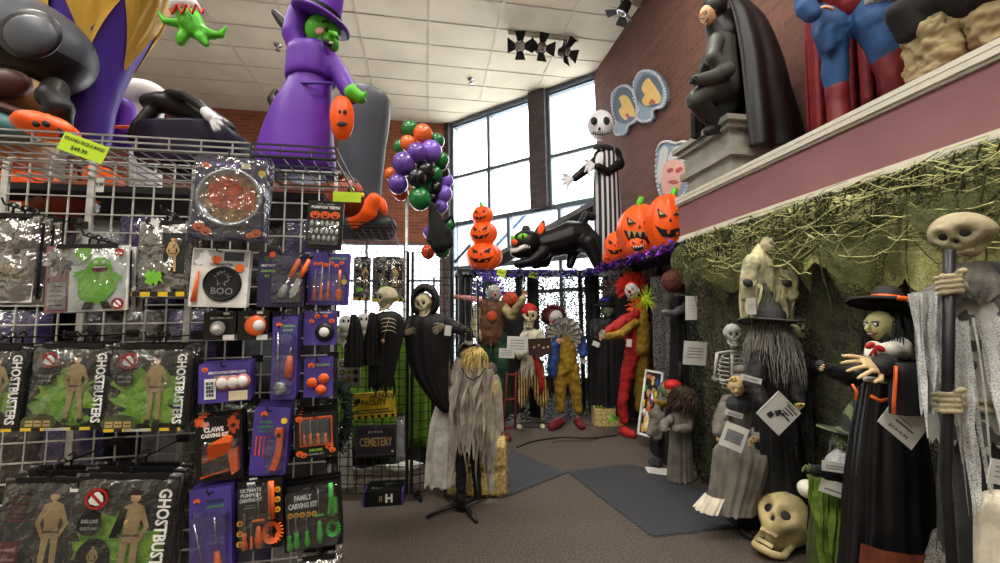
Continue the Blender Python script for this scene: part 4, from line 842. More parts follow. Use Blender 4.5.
mb = MB(); F.chain(mb, [(352, 93, -.07, 7.5), (360, 98, -.07, 6)], 'ny_green'); F.chain(mb, [(353, 91, -.07, 3.5), (353, 86, -.07, 2.8)], 'ny_green'); F.chain(mb, [(362, 97, -.07, 3), (365, 94, -.07, 2.4)], 'ny_green'); mb.build('hand', t, voxel=.005)
mb = MB(); mb.ell(F.p(346, 88, .02), (3.2 * F.u, 3 * F.u, 14 * F.u), 'ny_black'); mb.ell(F.p(330, 58, -.03), (4 * F.u, 3 * F.u, 11 * F.u), 'gauze_grey', rot=rotm(0, -25, 0)); mb.build('scarf', t)
mb = MB(); F.chain(mb, [(292, 32, .07, 6), (283, 22, .09, 6), (274, 12, .09, 3.5)], 'ny_black'); F.chain(mb, [(280, 112, .08, 7), (273, 100, .12, 6), (276, 92, .13, 4)], 'ny_black'); mb.build('cape', t, voxel=.009)
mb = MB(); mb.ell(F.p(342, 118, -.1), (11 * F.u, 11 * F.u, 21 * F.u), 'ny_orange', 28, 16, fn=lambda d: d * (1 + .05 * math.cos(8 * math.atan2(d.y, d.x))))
for px, py in ((339, 112), (345, 112)): mb.ell(F.p(px, py, -.15), (2 * F.u, .004, 2.6 * F.u), 'black')
mb.ell(F.p(342, 124, -.152), (5 * F.u, .004, 2.4 * F.u), 'black'); mb.build('pumpkin_bag', t)
# big violet figure with gold zigzag collar
F = Fr(112, 150, 2.35, ZT)
t = F.thing('inflatable_sorcerer', 'huge violet inflatable with a gold zigzag collar and a dangling green hand', 'inflatable')
prof = [(88, 150, 16), (89, 135, 18), (89, 100, 23), (94, 60, 32), (97, 30, 42), (101, 0, 51), (104, -40, 56), (104, -75, 34), (104, -85, 4)]
mb = MB(); mb.rings(obody(F, prof, ''), 'ny_violet', cap=True)
F.chain(mb, [(140, -50, 0, 20), (165, -40, -.03, 15), (180, -12, -.06, 12), (184, 4, -.06, 11)], 'ny_violet'); mb.build('body', t, voxel=.012)
mb = MB(); rs = obody(F, prof, '', n=96); c = []
zt_, n = F.p(112, -42).z, 96
ys = [F.p(100, 12).z, F.p(100, 72).z]
for k in range(8):
    row = []
    for j in range(n):
        ph = (j / n * 6 + .45) % 1; tri = abs(ph * 2 - 1); zb = ys[0] + (ys[1] - ys[0]) * (1 - tri) if True else 0; z = zt_ + (zb - zt_) * k / 7
        best = min(range(len(rs)), key=lambda i: abs(rs[i][0].z - z)); cen = sum(rs[best], V()) / n; p = rs[best][j]; row.append(V((cen.x + (p.x - cen.x) * 1.035, cen.y + (p.y - cen.y) * 1.035, z)))
    c.append(row)
mb.rings(c, 'ny_gold'); mb.build('collar', t)
mb = MB(); mb.tube([F.p(184, 4, -.06), F.p(186, 9, -.06), F.p(188, 14, -.06)], [.07, .075, .06], 'ny_white', n=20); mb.tube([F.p(170 + 2 * k, 9 + 5 * math.sin(k * 1.3), -.13) for k in range(18)], .006, 'ny_red'); mb.build('cuff', t)
mb = MB(); F.chain(mb, [(188, 12, -.06, 9), (192, 24, -.06, 11), (196, 30, -.06, 9)], 'ny_green'); F.chain(mb, [(190, 24, -.06, 6), (176, 23, -.08, 4.5), (165, 21, -.08, 3.2), (158, 12, -.08, 1.5)], 'ny_green')
F.chain(mb, [(188, 28, -.06, 5), (182, 38, -.08, 5), (181, 42, -.08, 4)], 'ny_green'); F.chain(mb, [(196, 32, -.06, 5), (202, 38, -.07, 5.4), (206, 44, -.07, 3.4)], 'ny_green'); F.chain(mb, [(198, 28, -.06, 5), (212, 35, -.06, 4.6), (221, 35, -.06, 3.4), (226, 27, -.06, 1.5)], 'ny_green'); mb.build('hand', t, voxel=.008)
# grey-hatted figure at the left edge
F = Fr(35, 150, 1.95, ZT)
t = F.thing('inflatable_gravedigger', 'big inflatable figure under a grey dome hat with dark brim, far left', 'inflatable')
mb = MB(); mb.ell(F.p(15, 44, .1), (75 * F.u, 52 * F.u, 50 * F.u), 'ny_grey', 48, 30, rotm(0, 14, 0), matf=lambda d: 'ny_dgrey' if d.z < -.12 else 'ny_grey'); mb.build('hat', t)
mb = MB(); mb.ell(F.p(30, 34, -.165), (30 * F.u, .03, 24 * F.u), 'ny_dgrey', rot=rotm(0, 14, 0)); mb.ell(F.p(31, 35, -.175), (25 * F.u, .035, 19 * F.u), 'ny_grey', rot=rotm(0, 14, 0)); mb.build('hat_lens', t)
mb = MB(); mb.ell(F.p(8, 100, .02), (45 * F.u, 36 * F.u, 26 * F.u), 'ny_tan', 28, 18); F.chain(mb, [(10, 118, .05, 38), (10, 138, .05, 36)], 'ny_tan'); mb.build('head', t, voxel=.012)
mb = MB(); mb.ell(F.p(2, 84, -.12), (26 * F.u, .06, 14 * F.u), 'ny_brown', rot=rotm(0, -4, 0)); mb.build('beard', t)
mb = MB(); mb.ell(F.p(10, 112, -.1), (34 * F.u, .1, 6 * F.u), 'ny_brown', rot=rotm(0, 18, 0)); mb.ell(F.p(4, 128, -.12), (28 * F.u, .1, 14 * F.u), 'ny_teal', rot=rotm(0, 10, 0)); mb.build('scarf', t)
mb = MB(); F.chain(mb, [(56, 88, -.06, 10), (52, 98, -.1, 12), (60, 108, -.1, 11), (64, 122, -.08, 7)], 'ny_dgrey'); F.chain(mb, [(50, 112, -.12, 7), (52, 120, -.12, 5)], 'ny_dgrey'); mb.build('glove', t, voxel=.008)
F = Fr(48, 128, 1.72, ZT)
t = F.thing('inflatable_pumpkin', 'deflated orange jack-o-lantern slumped under the grey glove at left', 'inflatable')
mb = MB(); mb.ell(F.p(46, 127), (27 * F.u, 22 * F.u, 12 * F.u), 'ny_orange', 36, 18, rotm(0, 12, 0), fn=lambda d: d * (1 + .05 * math.cos(7 * math.atan2(d.y, d.x)))); mb.build('body', t)
mb = MB()
for px, r_ in ((36, 3.5), (46, 4)): mb.ell(F.p(px, 124, -.08), (r_ * F.u, .01, 3 * F.u), 'black', 12, 6, rotm(0, 40, 0))
mb.tube([F.p(58, 128, -.085), F.p(64, 133, -.07), F.p(60, 137, -.07)], .006, 'black'); mb.build('face_print', t)
# white ghost, small purple, black reclining figure
F = Fr(140, 140, 2.9, ZT)
t = F.thing('inflatable_ghost', 'round white inflatable head peeping between the violet figure and the black one', 'inflatable')
mb = MB(); mb.ell(F.p(143, 98), (24 * F.u, 20 * F.u, 17 * F.u), 'ny_white'); F.chain(mb, [(146, 104, 0, 15), (146, 140, 0, 13), (146, 190, 0, 13), (146, 218, 0, 13)], 'ny_white'); mb.build('body', t, voxel=.014); 
F = Fr(122, 140, 2.6, ZT)
t = F.thing('inflatable_tombstone', 'small bright purple inflatable standing just right of the violet figure', 'inflatable')
mb = MB(); F.chain(mb, [(122, 108, 0, 11), (122, 138, 0, 12)], 'ny_purple'); mb.build('body', t, voxel=.012); mb = MB(); mb.tube([F.p(122 + 12.5 * math.cos(a), 127, 12.5 * F.u * math.sin(a)) for a in [k * math.pi / 10 for k in range(20)]], .01, 'ny_orange', closed=True); mb.build('band', t)
F = Fr(190, 150, 2.12, ZT)
t = F.thing('inflatable_reaper', 'black inflatable reaper lying forward with a white skeletal hand', 'inflatable')
mb = MB(); F.chain(mb, [(149, 102, -.04, 8), (162, 102, -.04, 10), (185, 108, -.02, 14), (206, 120, .0, 13), (226, 130, .0, 10)], 'ny_black'); F.chain(mb, [(152, 112, -.05, 7), (138, 127, -.08, 6), (132, 138, -.08, 5)], 'ny_black'); F.chain(mb, [(170, 94, -.05, 5), (185, 96, -.14, 4.5), (200, 105, -.2, 4.5), (206, 111, -.22, 4)], 'ny_black'); F.chain(mb, [(180, 98, .05, 5), (192, 100, .05, 5)], 'ny_black'); mb.build('body', t, voxel=.01)
mb = MB(); F.chain(mb, [(206, 112, -.24, 4.5), (211, 117, -.24, 5)], 'ny_white')
for dx, dy in ((10, 2), (11, 7), (8, 11), (4, 12)): F.chain(mb, [(211, 117, -.24, 2.6), (211 + dx * .6, 117 + dy * .7, -.25, 2.2), (211 + dx, 117 + dy * 1.1, -.25, 1.7)], 'ny_white')
mb.build('skeletal_hand', t, voxel=.004)
mb = MB(); mb.rings([[F.p(202 + sx * w_, y) + V((0, sy * .16, 0)) for sx, sy in ((-1, -1), (-.3, -1.06), (.3, -1.06), (1, -1), (1.05, 0), (1, .6), (0, .65), (-1, .6), (-1.05, 0))] for y, w_ in ((134, 32), (136, 38), (142, 41), (168, 41), (176, 36))], 'ny_navy', cap=True); mb.build('coffin_base', t)
# --- on the rear shelf
F = Fr(368, 232, 3.2, ZT)
t = F.thing('inflatable_boot', 'tall dark grey inflatable boot with a black rounded toe and orange trim', 'inflatable')
mb = MB(); mb.rings(obody(F, [(358, 228, 24), (358, 215, 23), (360, 190, 21), (362, 150, 23), (364, 120, 25), (365, 100, 24), (362, 93, 19), (358, 90, 6)], '', fold=.01), 'ny_grey', cap=True); mb.build('leg', t)
mb = MB(); F.chain(mb, [(366, 222, 0, 20), (372, 226, -.05, 15), (384, 228, -.1, 13)], 'ny_black'); mb.build('toe', t, voxel=.014)
mb = MB(); mb.ell(F.p(383, 206, -.05), (4 * F.u, 6 * F.u, 9 * F.u), 'ny_orange', rot=rotm(0, -12, 0)); F.chain(mb, [(354, 222, -.1, 9), (368, 212, -.16, 9), (374, 200, -.17, 7)], 'ny_rust'); mb.build('trim', t, voxel=.01)
F = Fr(348, 215, 2.55, ZT)
t = F.thing('inflatable_pumpkin', 'rust orange inflatable pumpkin with yellow eyes beside the lime ticket', 'inflatable')
mb = MB(); mb.ell(F.p(346, 198), (18 * F.u, 15 * F.u, 19 * F.u), 'ny_rust', 36, 20, fn=lambda d: d * (1 + .05 * math.cos(8 * math.atan2(d.y, d.x)))); mb.ell(F.p(340, 178, .02), (9 * F.u, 9 * F.u, 7 * F.u), 'ny_brown'); mb.ell(F.p(350, 184, .02), (9 * F.u, 9 * F.u, 7 * F.u), 'ny_brown'); mb.build('body', t)
mb = MB()
for px, py in ((352, 190), (362, 195)): mb.ell(F.p(px, py, -.085), (4 * F.u, .02, 4.5 * F.u), 'black', rot=rotm(0, 30, 0)); mb.ell(F.p(px + .5, py + .5, -.1), (2.2 * F.u, .012, 2.8 * F.u), 'yellow')
mb.build('face_print', t)
# orange bags lying under the shelf behind the grid
for i, (px, py, w_, m) in enumerate(((20, 188, 42, 'ny_orange'), (66, 200, 30, 'ny_rust'), (100, 184, 16, 'ny_orange'))):
    F = Fr(px, py, 1.95); t = F.thing('pumpkin_bag', ['long orange pumpkin leaf bag strapped up under the shelf, leftmost', 'rust coloured pumpkin leaf bag right of the long orange one', 'small orange bag next to the white price label under the shelf'][i], 'decoration bag')
    mb = MB(); mb.ell((0, 0, 0), (w_ * F.u, .1, 17 * F.u), m, 36, 14, fn=lambda d: d * (1 + .06 * math.sin(9 * d.x + 3) + .05 * math.cos(12 * d.z))); mb.build('bag_body', t)
    mb = MB(); mb.tube([V((.01, -.103, -.02)), V((.01, -.11, .03)), V((.012, -.08, .08))], .01, 'black', flat=.4); mb.build('strap', t)
# ================================================================ BALLOONS
F = Fr(408, 330, 4.75, 0)
t = F.thing('balloon_column', 'bunch of green, orange, purple and black balloons on a white pole by the window', 'balloons')
mb = MB(); mb.tube([F.p(407, 190), V((F.p(407, 190).x, F.p(407, 190).y, .03))], .016, 'white', n=10); mb.build('pole', t)
mb = MB(); q = F.p(407, 190); mb.lathe([(0, .0), (.2, 0), (.2, .02), (.03, .04)], 'white', 24, (q.x, q.y, 0)); mb.build('base', t)
BL = [(410, 129, 8.5, 'bal_green', .1), (423, 134, 9.5, 'bal_orange', 0), (408, 143.5, 8, 'bal_orange', -.05), (431, 151.5, 11, 'bal_lilac', 0), (417, 153, 10, 'bal_purple', -.12), (404, 164, 11.5, 'bal_purple', -.15), (425, 171, 9.5, 'bal_black', -.05), (417, 178, 9.5, 'bal_black', -.18), (398, 184, 9.8, 'bal_purple', -.15), (391, 174, 6.5, 'bal_orange', .05), (401, 193, 7.5, 'bal_red', 0), (420, 199, 11, 'bal_green', -.15), (437, 141, 7.5, 'bal_green', .1), (441, 160, 8, 'bal_green', .1), (435, 174, 8, 'bal_green', .08), (443, 173, 6.5, 'bal_black', .16), (446, 181, 7.5, 'bal_lilac', .2), (444, 194, 8.5, 'bal_lilac', .12), (436, 188, 7, 'bal_black', .06), (430, 187, 7.5, 'bal_green', .1), (433, 198, 6, 'bal_black', .08), (441, 206, 7.2, 'bal_lilac', .12), (401, 147, 7.5, 'bal_green', .12), (449, 225, 6.5, 'bal_green', .3), (442, 250, 8, 'bal_green', .25), (428, 252, 7, 'bal_red', .05), (429, 232, 6, 'bal_lilac', .3)]
for (px, py, r_, m, dd) in BL:
    mb = MB(); c = F.p(px, py, dd); r = r_ * F.u * (1 + dd / 5); mb.ell(c, (r, r, r), m, 24, 16, fn=lambda d: V((d.x * (1 + .0), d.y, d.z * 1.04 if d.z > 0 else d.z * 1.12)) * (1 - .04 * max(0, -d.z))); mb.lathe([(.004, -r * 1.02), (.012, -r * 1.12), (.014, -r * 1.15)], m, 8, c); mb.build('balloon', t)
F = Fr(440, 245, 4.6)
t = F.thing('gargoyle', 'rough black gargoyle perched under the balloons against the window', 'figurine')
mb = MB(); F.chain(mb, [(440, 244, 0, 10), (437, 228, 0, 9), (434, 214, 0, 6), (432, 206, -.03, 4)], 'fur_black'); F.chain(mb, [(438, 225, 0, 6), (447, 232, 0, 5), (450, 244, 0, 4)], 'fur_black'); F.chain(mb, [(434, 226, 0, 4), (430, 240, -.03, 4)], 'fur_black'); F.chain(mb, [(436, 208, 0, 2), (441, 203, 0, 1)], 'fur_black'); mb.build('body', t, voxel=.016)
mb = MB(); F.chain(mb, [(444, 222, .05, 3), (452, 216, .06, 2), (455, 226, .06, 1)], 'fur_black'); mb.build('wing', t, voxel=.012)
# ================================================================ DISPLAY SHELF, PUMPKINS, CAT AND THIN MAN
mk('shelf_black', (18, 18, 20), .6); mk('drape_black', (16, 17, 18), .85, scale=3, bump=.3, bscale=8)
ZD = ZS
mb = MB(); mb.prism([(.45, 6.25), (2.62, 6.25), (2.62, 3.86), (3.47, 3.9), (3.47, 7.0), (.45, 7.0)], -.035, 0, 'shelf_black'); o = mb.build('display_shelf'); o.location = (0, 0, ZD); tag(o, 'black L-shaped shelf high over the costume corner, carrying cat and pumpkins', 'shelf')
mb = MB()
for x, y in ((.5, 6.9), (1.55, 6.9), (2.7, 6.9), (3.4, 4.0), (3.4, 5.5), (.5, 6.3)): mb.box((x, y, (ZD - .035) / 2), (.06, .06, ZD - .035), 'shelf_black'); mb.build('post', o).location = (0, 0, -ZD); mb = MB()
F = Fr(484, 269, 6.55, ZD)
t = F.thing('inflatable_pumpkin_stack', 'three stacked orange jack-o-lanterns with a green stem, left end of the shelf', 'inflatable')
def jack(F, parent, px, py, rx, rz, seed=0, mouth='grin', turn=0, ribs=8, tilt=0, ddc=0, m='ny_orange', name='pumpkin', eyes='black', big=1):
    mb = MB(); c = F.p(px, py, ddc); rot = rotm(0, tilt, turn)
    mb.ell(c, (rx * F.u, rx * F.u * .9, rz * F.u), m, 48, 24, rot, fn=lambda d: d * (1 + .035 * math.cos(ribs * math.atan2(d.y, d.x)) - .1 * max(0, d.z - .8) * 5 * 0)); o = mb.build(name, parent)
    mb = MB()
    def sp(x, z, k=1.035):
        x, z = x * .9, z * .9; y = -math.sqrt(max(.02, 1 - x * x - z * z)); return c + rot @ V((x * rx * F.u * k, y * rx * F.u * .9 * k, z * rz * F.u * k))
    def patch(pts, m_, k=1.045):
        cx = sum(p[0] for p in pts) / len(pts); cz = sum(p[1] for p in pts) / len(pts); vs = [sp(cx, cz, k)]; fs = []; P_ = []
        for a, b in zip(pts, pts[1:] + pts[:1]):
            for q in range(4): P_.append((a[0] + (b[0] - a[0]) * q / 4, a[1] + (b[1] - a[1]) * q / 4))
        nn = len(P_)
        for s_ in (.33, .66, 1): vs += [sp(cx + (x - cx) * s_, cz + (z - cz) * s_, k) for x, z in P_]
        for i in range(nn):
            j = (i + 1) % nn; fs.append((0, 1 + i, 1 + j))
            for L_ in (0, 1): fs.append((1 + L_ * nn + i, 1 + (L_ + 1) * nn + i, 1 + (L_ + 1) * nn + j, 1 + L_ * nn + j))
        mb.add(vs, fs, m_, True)
    for s_ in (-1, 1): patch([(s_ * .55, .5), (s_ * .12, .12), (s_ * .5, .12)], 'black'); 
    if eyes != 'black':
        for s_ in (-1, 1): patch([(s_ * .46, .36), (s_ * .26, .2), (s_ * .44, .2)], eyes, 1.07)
    patch([(0, .08), (-.08, -.08), (.08, -.08)], 'black')
    if mouth == 'grin':
        patch([(-.72, -.12), (-.4, -.3), (0, -.36), (0, -.62), (-.4, -.55)], 'black'); patch([(.72, -.12), (.4, -.3), (0, -.36), (0, -.62), (.4, -.55)], 'black'); patch([(-.18, -.34), (-.02, -.36), (-.06, -.48), (-.16, -.47)], m, 1.07); patch([(.22, -.54), (.36, -.52), (.34, -.42), (.22, -.43)], m, 1.07)
    else:
        patch([(-.7, -.05), (0, -.25), (0, -.78), (-.45, -.62)], 'black'); patch([(.7, -.05), (0, -.25), (0, -.78), (.45, -.62)], 'black')
        for i in range(5): x = -.44 + i * .22; patch([(x - .09, -.2 + .06 * abs(i - 2) ** .5), (x + .09, -.2 + .06 * abs(i - 2) ** .5), (x, -.42)], eyes if eyes != 'black' else 'white', 1.08)
    mb.build('face_print', o); return c
def stem(F, parent, px, py, h, r, ddc=0, m='ny_green', lean=.3):
    mb = MB(); c = F.p(px, py, ddc); mb.tube([c, c + V((lean * h * .3, 0, h * .5)) * 1, c + V((lean * h, 0, h))], [r * 1.2, r, r * .8], m, n=10); mb.build('stem', parent)
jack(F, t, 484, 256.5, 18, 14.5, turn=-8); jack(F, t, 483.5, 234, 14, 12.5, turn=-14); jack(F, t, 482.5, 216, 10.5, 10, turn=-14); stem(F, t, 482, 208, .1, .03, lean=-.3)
# cat
F = Fr(550, 268, 6.6, ZD)
t = F.thing('inflatable_cat', 'crouching black inflatable cat with green eyes and toothy grin on the shelf', 'inflatable')
mb = MB(); F.chain(mb, [(541, 245, 0, 13), (556, 242, .05, 15), (570, 237, .08, 16.5), (580, 236, .1, 15), (588, 242, .1, 13)], 'ny_black'); F.chain(mb, [(543, 252, -.1, 8), (530, 262, -.2, 5.5), (518, 264, -.25, 4.5)], 'ny_black'); F.chain(mb, [(548, 250, .1, 8), (545, 262, .05, 6), (535, 265, .05, 4.5)], 'ny_black'); F.chain(mb, [(588, 242, -.1, 9), (594, 254, -.12, 7), (597, 264, -.15, 5)], 'ny_black'); F.chain(mb, [(578, 242, .2, 8), (572, 256, .2, 6), (570, 265, .15, 4.5)], 'ny_black'); mb.build('body', t, voxel=.02)
mb = MB(); F.chain(mb, [(586, 232, .1, 5), (583, 222, .1, 5), (586, 216, .1, 5), (592, 217, .1, 4.6)], 'ny_black'); mb.build('tail', t, voxel=.016)
mb = MB(); mb.ell(F.p(526, 243, -.1), (15.5 * F.u, 13 * F.u, 13 * F.u), 'ny_black', 32, 20, rotm(0, -12, 0)); mb.ell(F.p(521, 252, -.16), (11 * F.u, 10 * F.u, 6.5 * F.u), 'ny_black'); mb.ell(F.p(526, 229, -.1), (4.5 * F.u, 4 * F.u, 4 * F.u), 'ny_black'); mb.build('head', t, voxel=.016)
ej = F.p(541, 229, -.08); mb = MB(); mb.rings([[ej + rotm(0, 20, 0) @ V((6 * F.u * k * math.cos(a), 2.5 * F.u * k * math.sin(a), z * F.u)) for a in [j * math.pi / 8 for j in range(16)]] for k, z in ((1, -7), (.8, 0), (.45, 6), (.05, 10))], 'ny_black'); mb.ell(ej + V((0, -.04, 0)), (3.4 * F.u, .02, 6 * F.u), 'ny_orange', rot=rotm(0, 20, 0)); mb.build('ear', t)
hy = -.1 - 14 * F.u
mb = MB(); mb.ell(F.p(522.5, 236.5, hy + .03), (5 * F.u, .03, 3 * F.u), 'slime', rot=rotm(0, -10, 0)); mb.ell(F.p(523, 236.5, hy), (1 * F.u, .02, 2.6 * F.u), 'black'); mb.ell(F.p(513, 238, hy + .1), (2.2 * F.u, .03, 2.6 * F.u), 'slime'); mb.ell(F.p(514.5, 242, hy - .02), (3 * F.u, .04, 2.6 * F.u), 'ny_orange'); mb.build('face_print', t)
mb = MB()
for i in range(9): mb.ell(F.p(511.5 + i * 2.2, 250.5 - i * .55 + .8 * math.sin(i * .39 * 2), hy + .01 + .012 * abs(i - 4)), (1.3 * F.u, .03, 2.6 * F.u), 'white', 8, 6)
mb.build('teeth', t)
# thin striped skeleton man
F = Fr(607, 262, 6.75, ZD)
t = F.thing('inflatable_skeleton_man', 'towering thin inflatable skeleton in a black pinstripe suit by the brick corner', 'inflatable')
mb = MB(); mb.rings(obody(F, [(610.5, 264, 11), (610, 258, 14), (609, 230, 14.5), (607, 200, 13.5), (606, 175, 12), (607, 160, 12), (607, 150, 9)], '', depth=.8), 'stripe_suit', cap=True); mb.build('trousers', t)
mb = MB(); F.chain(mb, [(600, 156, 0, 7), (614, 156, 0, 8), (612, 164, 0, 8)], 'ny_black'); F.chain(mb, [(614, 154, 0, 7), (619, 164, -.05, 6), (608, 172, -.15, 4.5), (598, 167, -.2, 4)], 'ny_black'); F.chain(mb, [(601, 157, 0, 6), (588, 168, -.05, 5), (575, 178, -.1, 4)], 'ny_black'); mb.build('jacket', t, voxel=.018)
mb = MB(); mb.ell(F.p(600, 159, -.12), (4.5 * F.u, .03, 8 * F.u), 'ny_white', rot=rotm(0, 15, 0)); mb.build('shirt_front', t)
mb = MB()
for dx in (-9, 9): mb.ell(F.p(603 + dx * .5, 147, -.15), (5.5 * F.u, .02, 2.6 * F.u), 'black', rot=rotm(0, dx * 2.0, 0))
mb.ell(F.p(603, 147, -.17), (1.6 * F.u,) * 3, 'black'); mb.build('bow_tie', t)
def glove(px, py, dirx, nm='hand'):
    mb = MB()
    for a in (-50, -15, 20, 55): F.chain(mb, [(px, py, -.18, 2.6), (px + dirx * 7 * math.cos(R(a)), py + 7 * math.sin(R(a)), -.2, 1.5), (px + dirx * 10 * math.cos(R(a + 15)), py + 10 * math.sin(R(a + 15)), -.22, 1.1)], 'ny_white')
    mb.build(nm, t, voxel=.012)
glove(593, 166, -1); glove(571, 180, -1)
mb = MB(); c = F.p(600.5, 125.5, -.02); mb.ell(c, (13 * F.u, 12 * F.u, 15 * F.u), 'ny_white', 32, 22, fn=lambda d: V((d.x * (1 - .18 * max(0, -d.z)), d.y, d.z))); mb.build('head', t)
mb = MB()
for px, py, r_ in ((594, 121, 3.4), (606, 121, 3.8)): mb.ell(F.p(px, py, -.02 - 10.6 * F.u), (r_ * F.u, .04, r_ * F.u * 1.15), 'black', 16, 10)
mb.ell(F.p(599.5, 129, -.02 - 11.8 * F.u), (1.2 * F.u, .02, 1.8 * F.u), 'black')
for i in range(7): mb.box(F.p(593.5 + i * 2.2, 134 + .5 * abs(i - 3) * -.6, -.02 - 10.4 * F.u + .012 * abs(i - 3) ** 1.5), (.4 * F.u, .03, 3.4 * F.u), 'black')
mb.tube([F.p(591, 133, -.02 - 9 * F.u), F.p(596, 134.6, -.02 - 10.8 * F.u), F.p(604, 134.6, -.02 - 10.8 * F.u), F.p(609, 132.5, -.02 - 9.4 * F.u)], .007, 'black'); mb.build('face_print', t)
# pumpkin cluster
F = Fr(645, 255, 5.2, ZD)
t = F.thing('inflatable_pumpkin_cluster', 'row of joined orange inflatable jack-o-lanterns on the shelf before the brick wall', 'inflatable')
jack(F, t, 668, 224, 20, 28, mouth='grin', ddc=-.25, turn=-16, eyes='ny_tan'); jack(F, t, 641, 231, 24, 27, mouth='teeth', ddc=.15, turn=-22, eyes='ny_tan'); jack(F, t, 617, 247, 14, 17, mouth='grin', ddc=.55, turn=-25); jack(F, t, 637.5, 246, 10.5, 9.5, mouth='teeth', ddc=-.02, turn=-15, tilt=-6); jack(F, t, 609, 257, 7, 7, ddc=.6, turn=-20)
stem(F, t, 639, 207, .13, .04, .15); stem(F, t, 673, 199, .13, .04, -.25)
# tinsel garland
def garland(name, pts, label, seed, cols, count, w_=.07, sz=.028):
    rr = random.Random(seed); mb = MB(); P_ = [V(p) for p in pts]
    mb.tube(P_, .008, 'black', n=6)
    for i in range(count):
        k = rr.random() * (len(P_) - 1); a = min(int(k), len(P_) - 2); p = P_[a].lerp(P_[a + 1], k - a) + V((rr.gauss(0, w_ * .4), rr.gauss(0, w_ * .4), rr.gauss(-.02, w_ * .5)))
        d = V((rr.gauss(0, 1), rr.gauss(0, 1), rr.gauss(0, 1))).normalized(); e = d.orthogonal().normalized(); s_ = sz * rr.uniform(.5, 1.3); mb.add([p - d * s_ - e * s_ * .3, p + d * s_ - e * s_ * .3, p + d * s_ + e * s_ * .3, p - d * s_ + e * s_ * .3], [(0, 1, 2, 3)], rr.choice(cols))
    o = mb.build(name); tag(o, label, 'garland'); o['kind'] = 'stuff'; return o
mk('tin_purple', (110, 50, 220), .25, metal=.5); mk('tin_blue', (60, 60, 200), .25, metal=.5); mk('tin_black', (16, 16, 24), .3, metal=.4); mk('tin_pink', (200, 80, 220), .3, metal=.4); mk('tin_silver', (180, 180, 210), .2, metal=.8)
garland('tinsel_garland', [at(470, 271, 6.35), at(530, 273, 6.35), at(590, 271, 6.4), V((2.56, 6.2, ZD - .05))], 'black and purple tinsel garland along the shelf edge under the cat', 3, ['tin_black', 'tin_black', 'tin_purple', 'tin_blue', 'tin_silver'], 1500)
garland('tinsel_garland', [V((2.56, 6.2, ZD - .03)), V((2.57, 5.2, ZD - .02)), V((2.58, 3.85, ZD - .03))], 'glittering purple and blue tinsel garland under the pumpkin cluster', 4, ['tin_purple', 'tin_blue', 'tin_black', 'tin_black', 'tin_pink', 'tin_black'], 1500, sz=.022)
ticket2 = [('lime shelf ticket nearer the stacked pumpkins', (497, 269, 506, 276)), ('lime shelf ticket under the cat\'s front paws', (529, 272, 538, 278))]
for lb, bx in ticket2: ticket('price_ticket', lb, bx, 6.1, 'limetag', [('SALE', .5, .5, .5)], tilt=-14)
# ================================================================ MIDDLE: BLACK GRID, REAPERS, SIGNS
def rb(F, mb, rings, m, folds=9, amp=.08, seed=0, rag=0, depth=.7, n=72, top=.15, ang=(0, 2 * math.pi), power=1.0):
    """rings: (px,py,r_px[,dd])"""
    L_ = []
    for r in rings:
        p = F.p(r[0], r[1], r[3] if len(r) > 3 else 0); L_.append((p.x, p.y, p.z, r[2] * F.u, r[2] * F.u * depth))
    robe(mb, L_, m, folds, amp, seed, rag, n, top, ang, power)
def sstrips(F, mb, pts, L, m, count, w=2.5, seed=0, jit=.35, out=(0, 0, 0), curl=.02): strips(mb, [F.p(*p) for p in pts], L * F.u, m, count, w * F.u, seed, jit, out, curl)
def panel(label, a, b_, z1, name='gridwall_panel', sp=.0765):
    a, b_ = V(a), V(b_); d = b_ - a; t = thing(name, label, 'display grid', loc=(a.x, a.y, 0), rz=math.atan2(d.y, d.x)); mb = MB(); wiregrid(mb, d.length, z1 - .06, sp, .0034, 'wire_black', .06, .012); mb.build('wire_mesh', t)
    for x in (.06, d.length - .06):
        mb = MB(); mb.box((x, 0, .016), (.03, .16, .032), 'wire_black'); mb.box((x, 0, .045), (.03, .03, .05), 'wire_black'); mb.build('foot', t)
    return t
PA = floorpt(352, 497); PC = floorpt(409, 501); PB = floorpt(452, 491); PA.x -= .25
panel('black wire grid panel holding the CEMETERY sign', PA, PC + V((-.02, 0, 0)), 2.2); panel('black wire grid panel behind the hooded skeleton', PC + V((.02, 0, 0)), PB, 2.2)
PD = floorpt(468, 470); 
panel('black wire grid panel standing farther back, left of the hay bales', PD + V((-.35, .2, 0)), PD + V((.15, .25, 0)), 2.05)
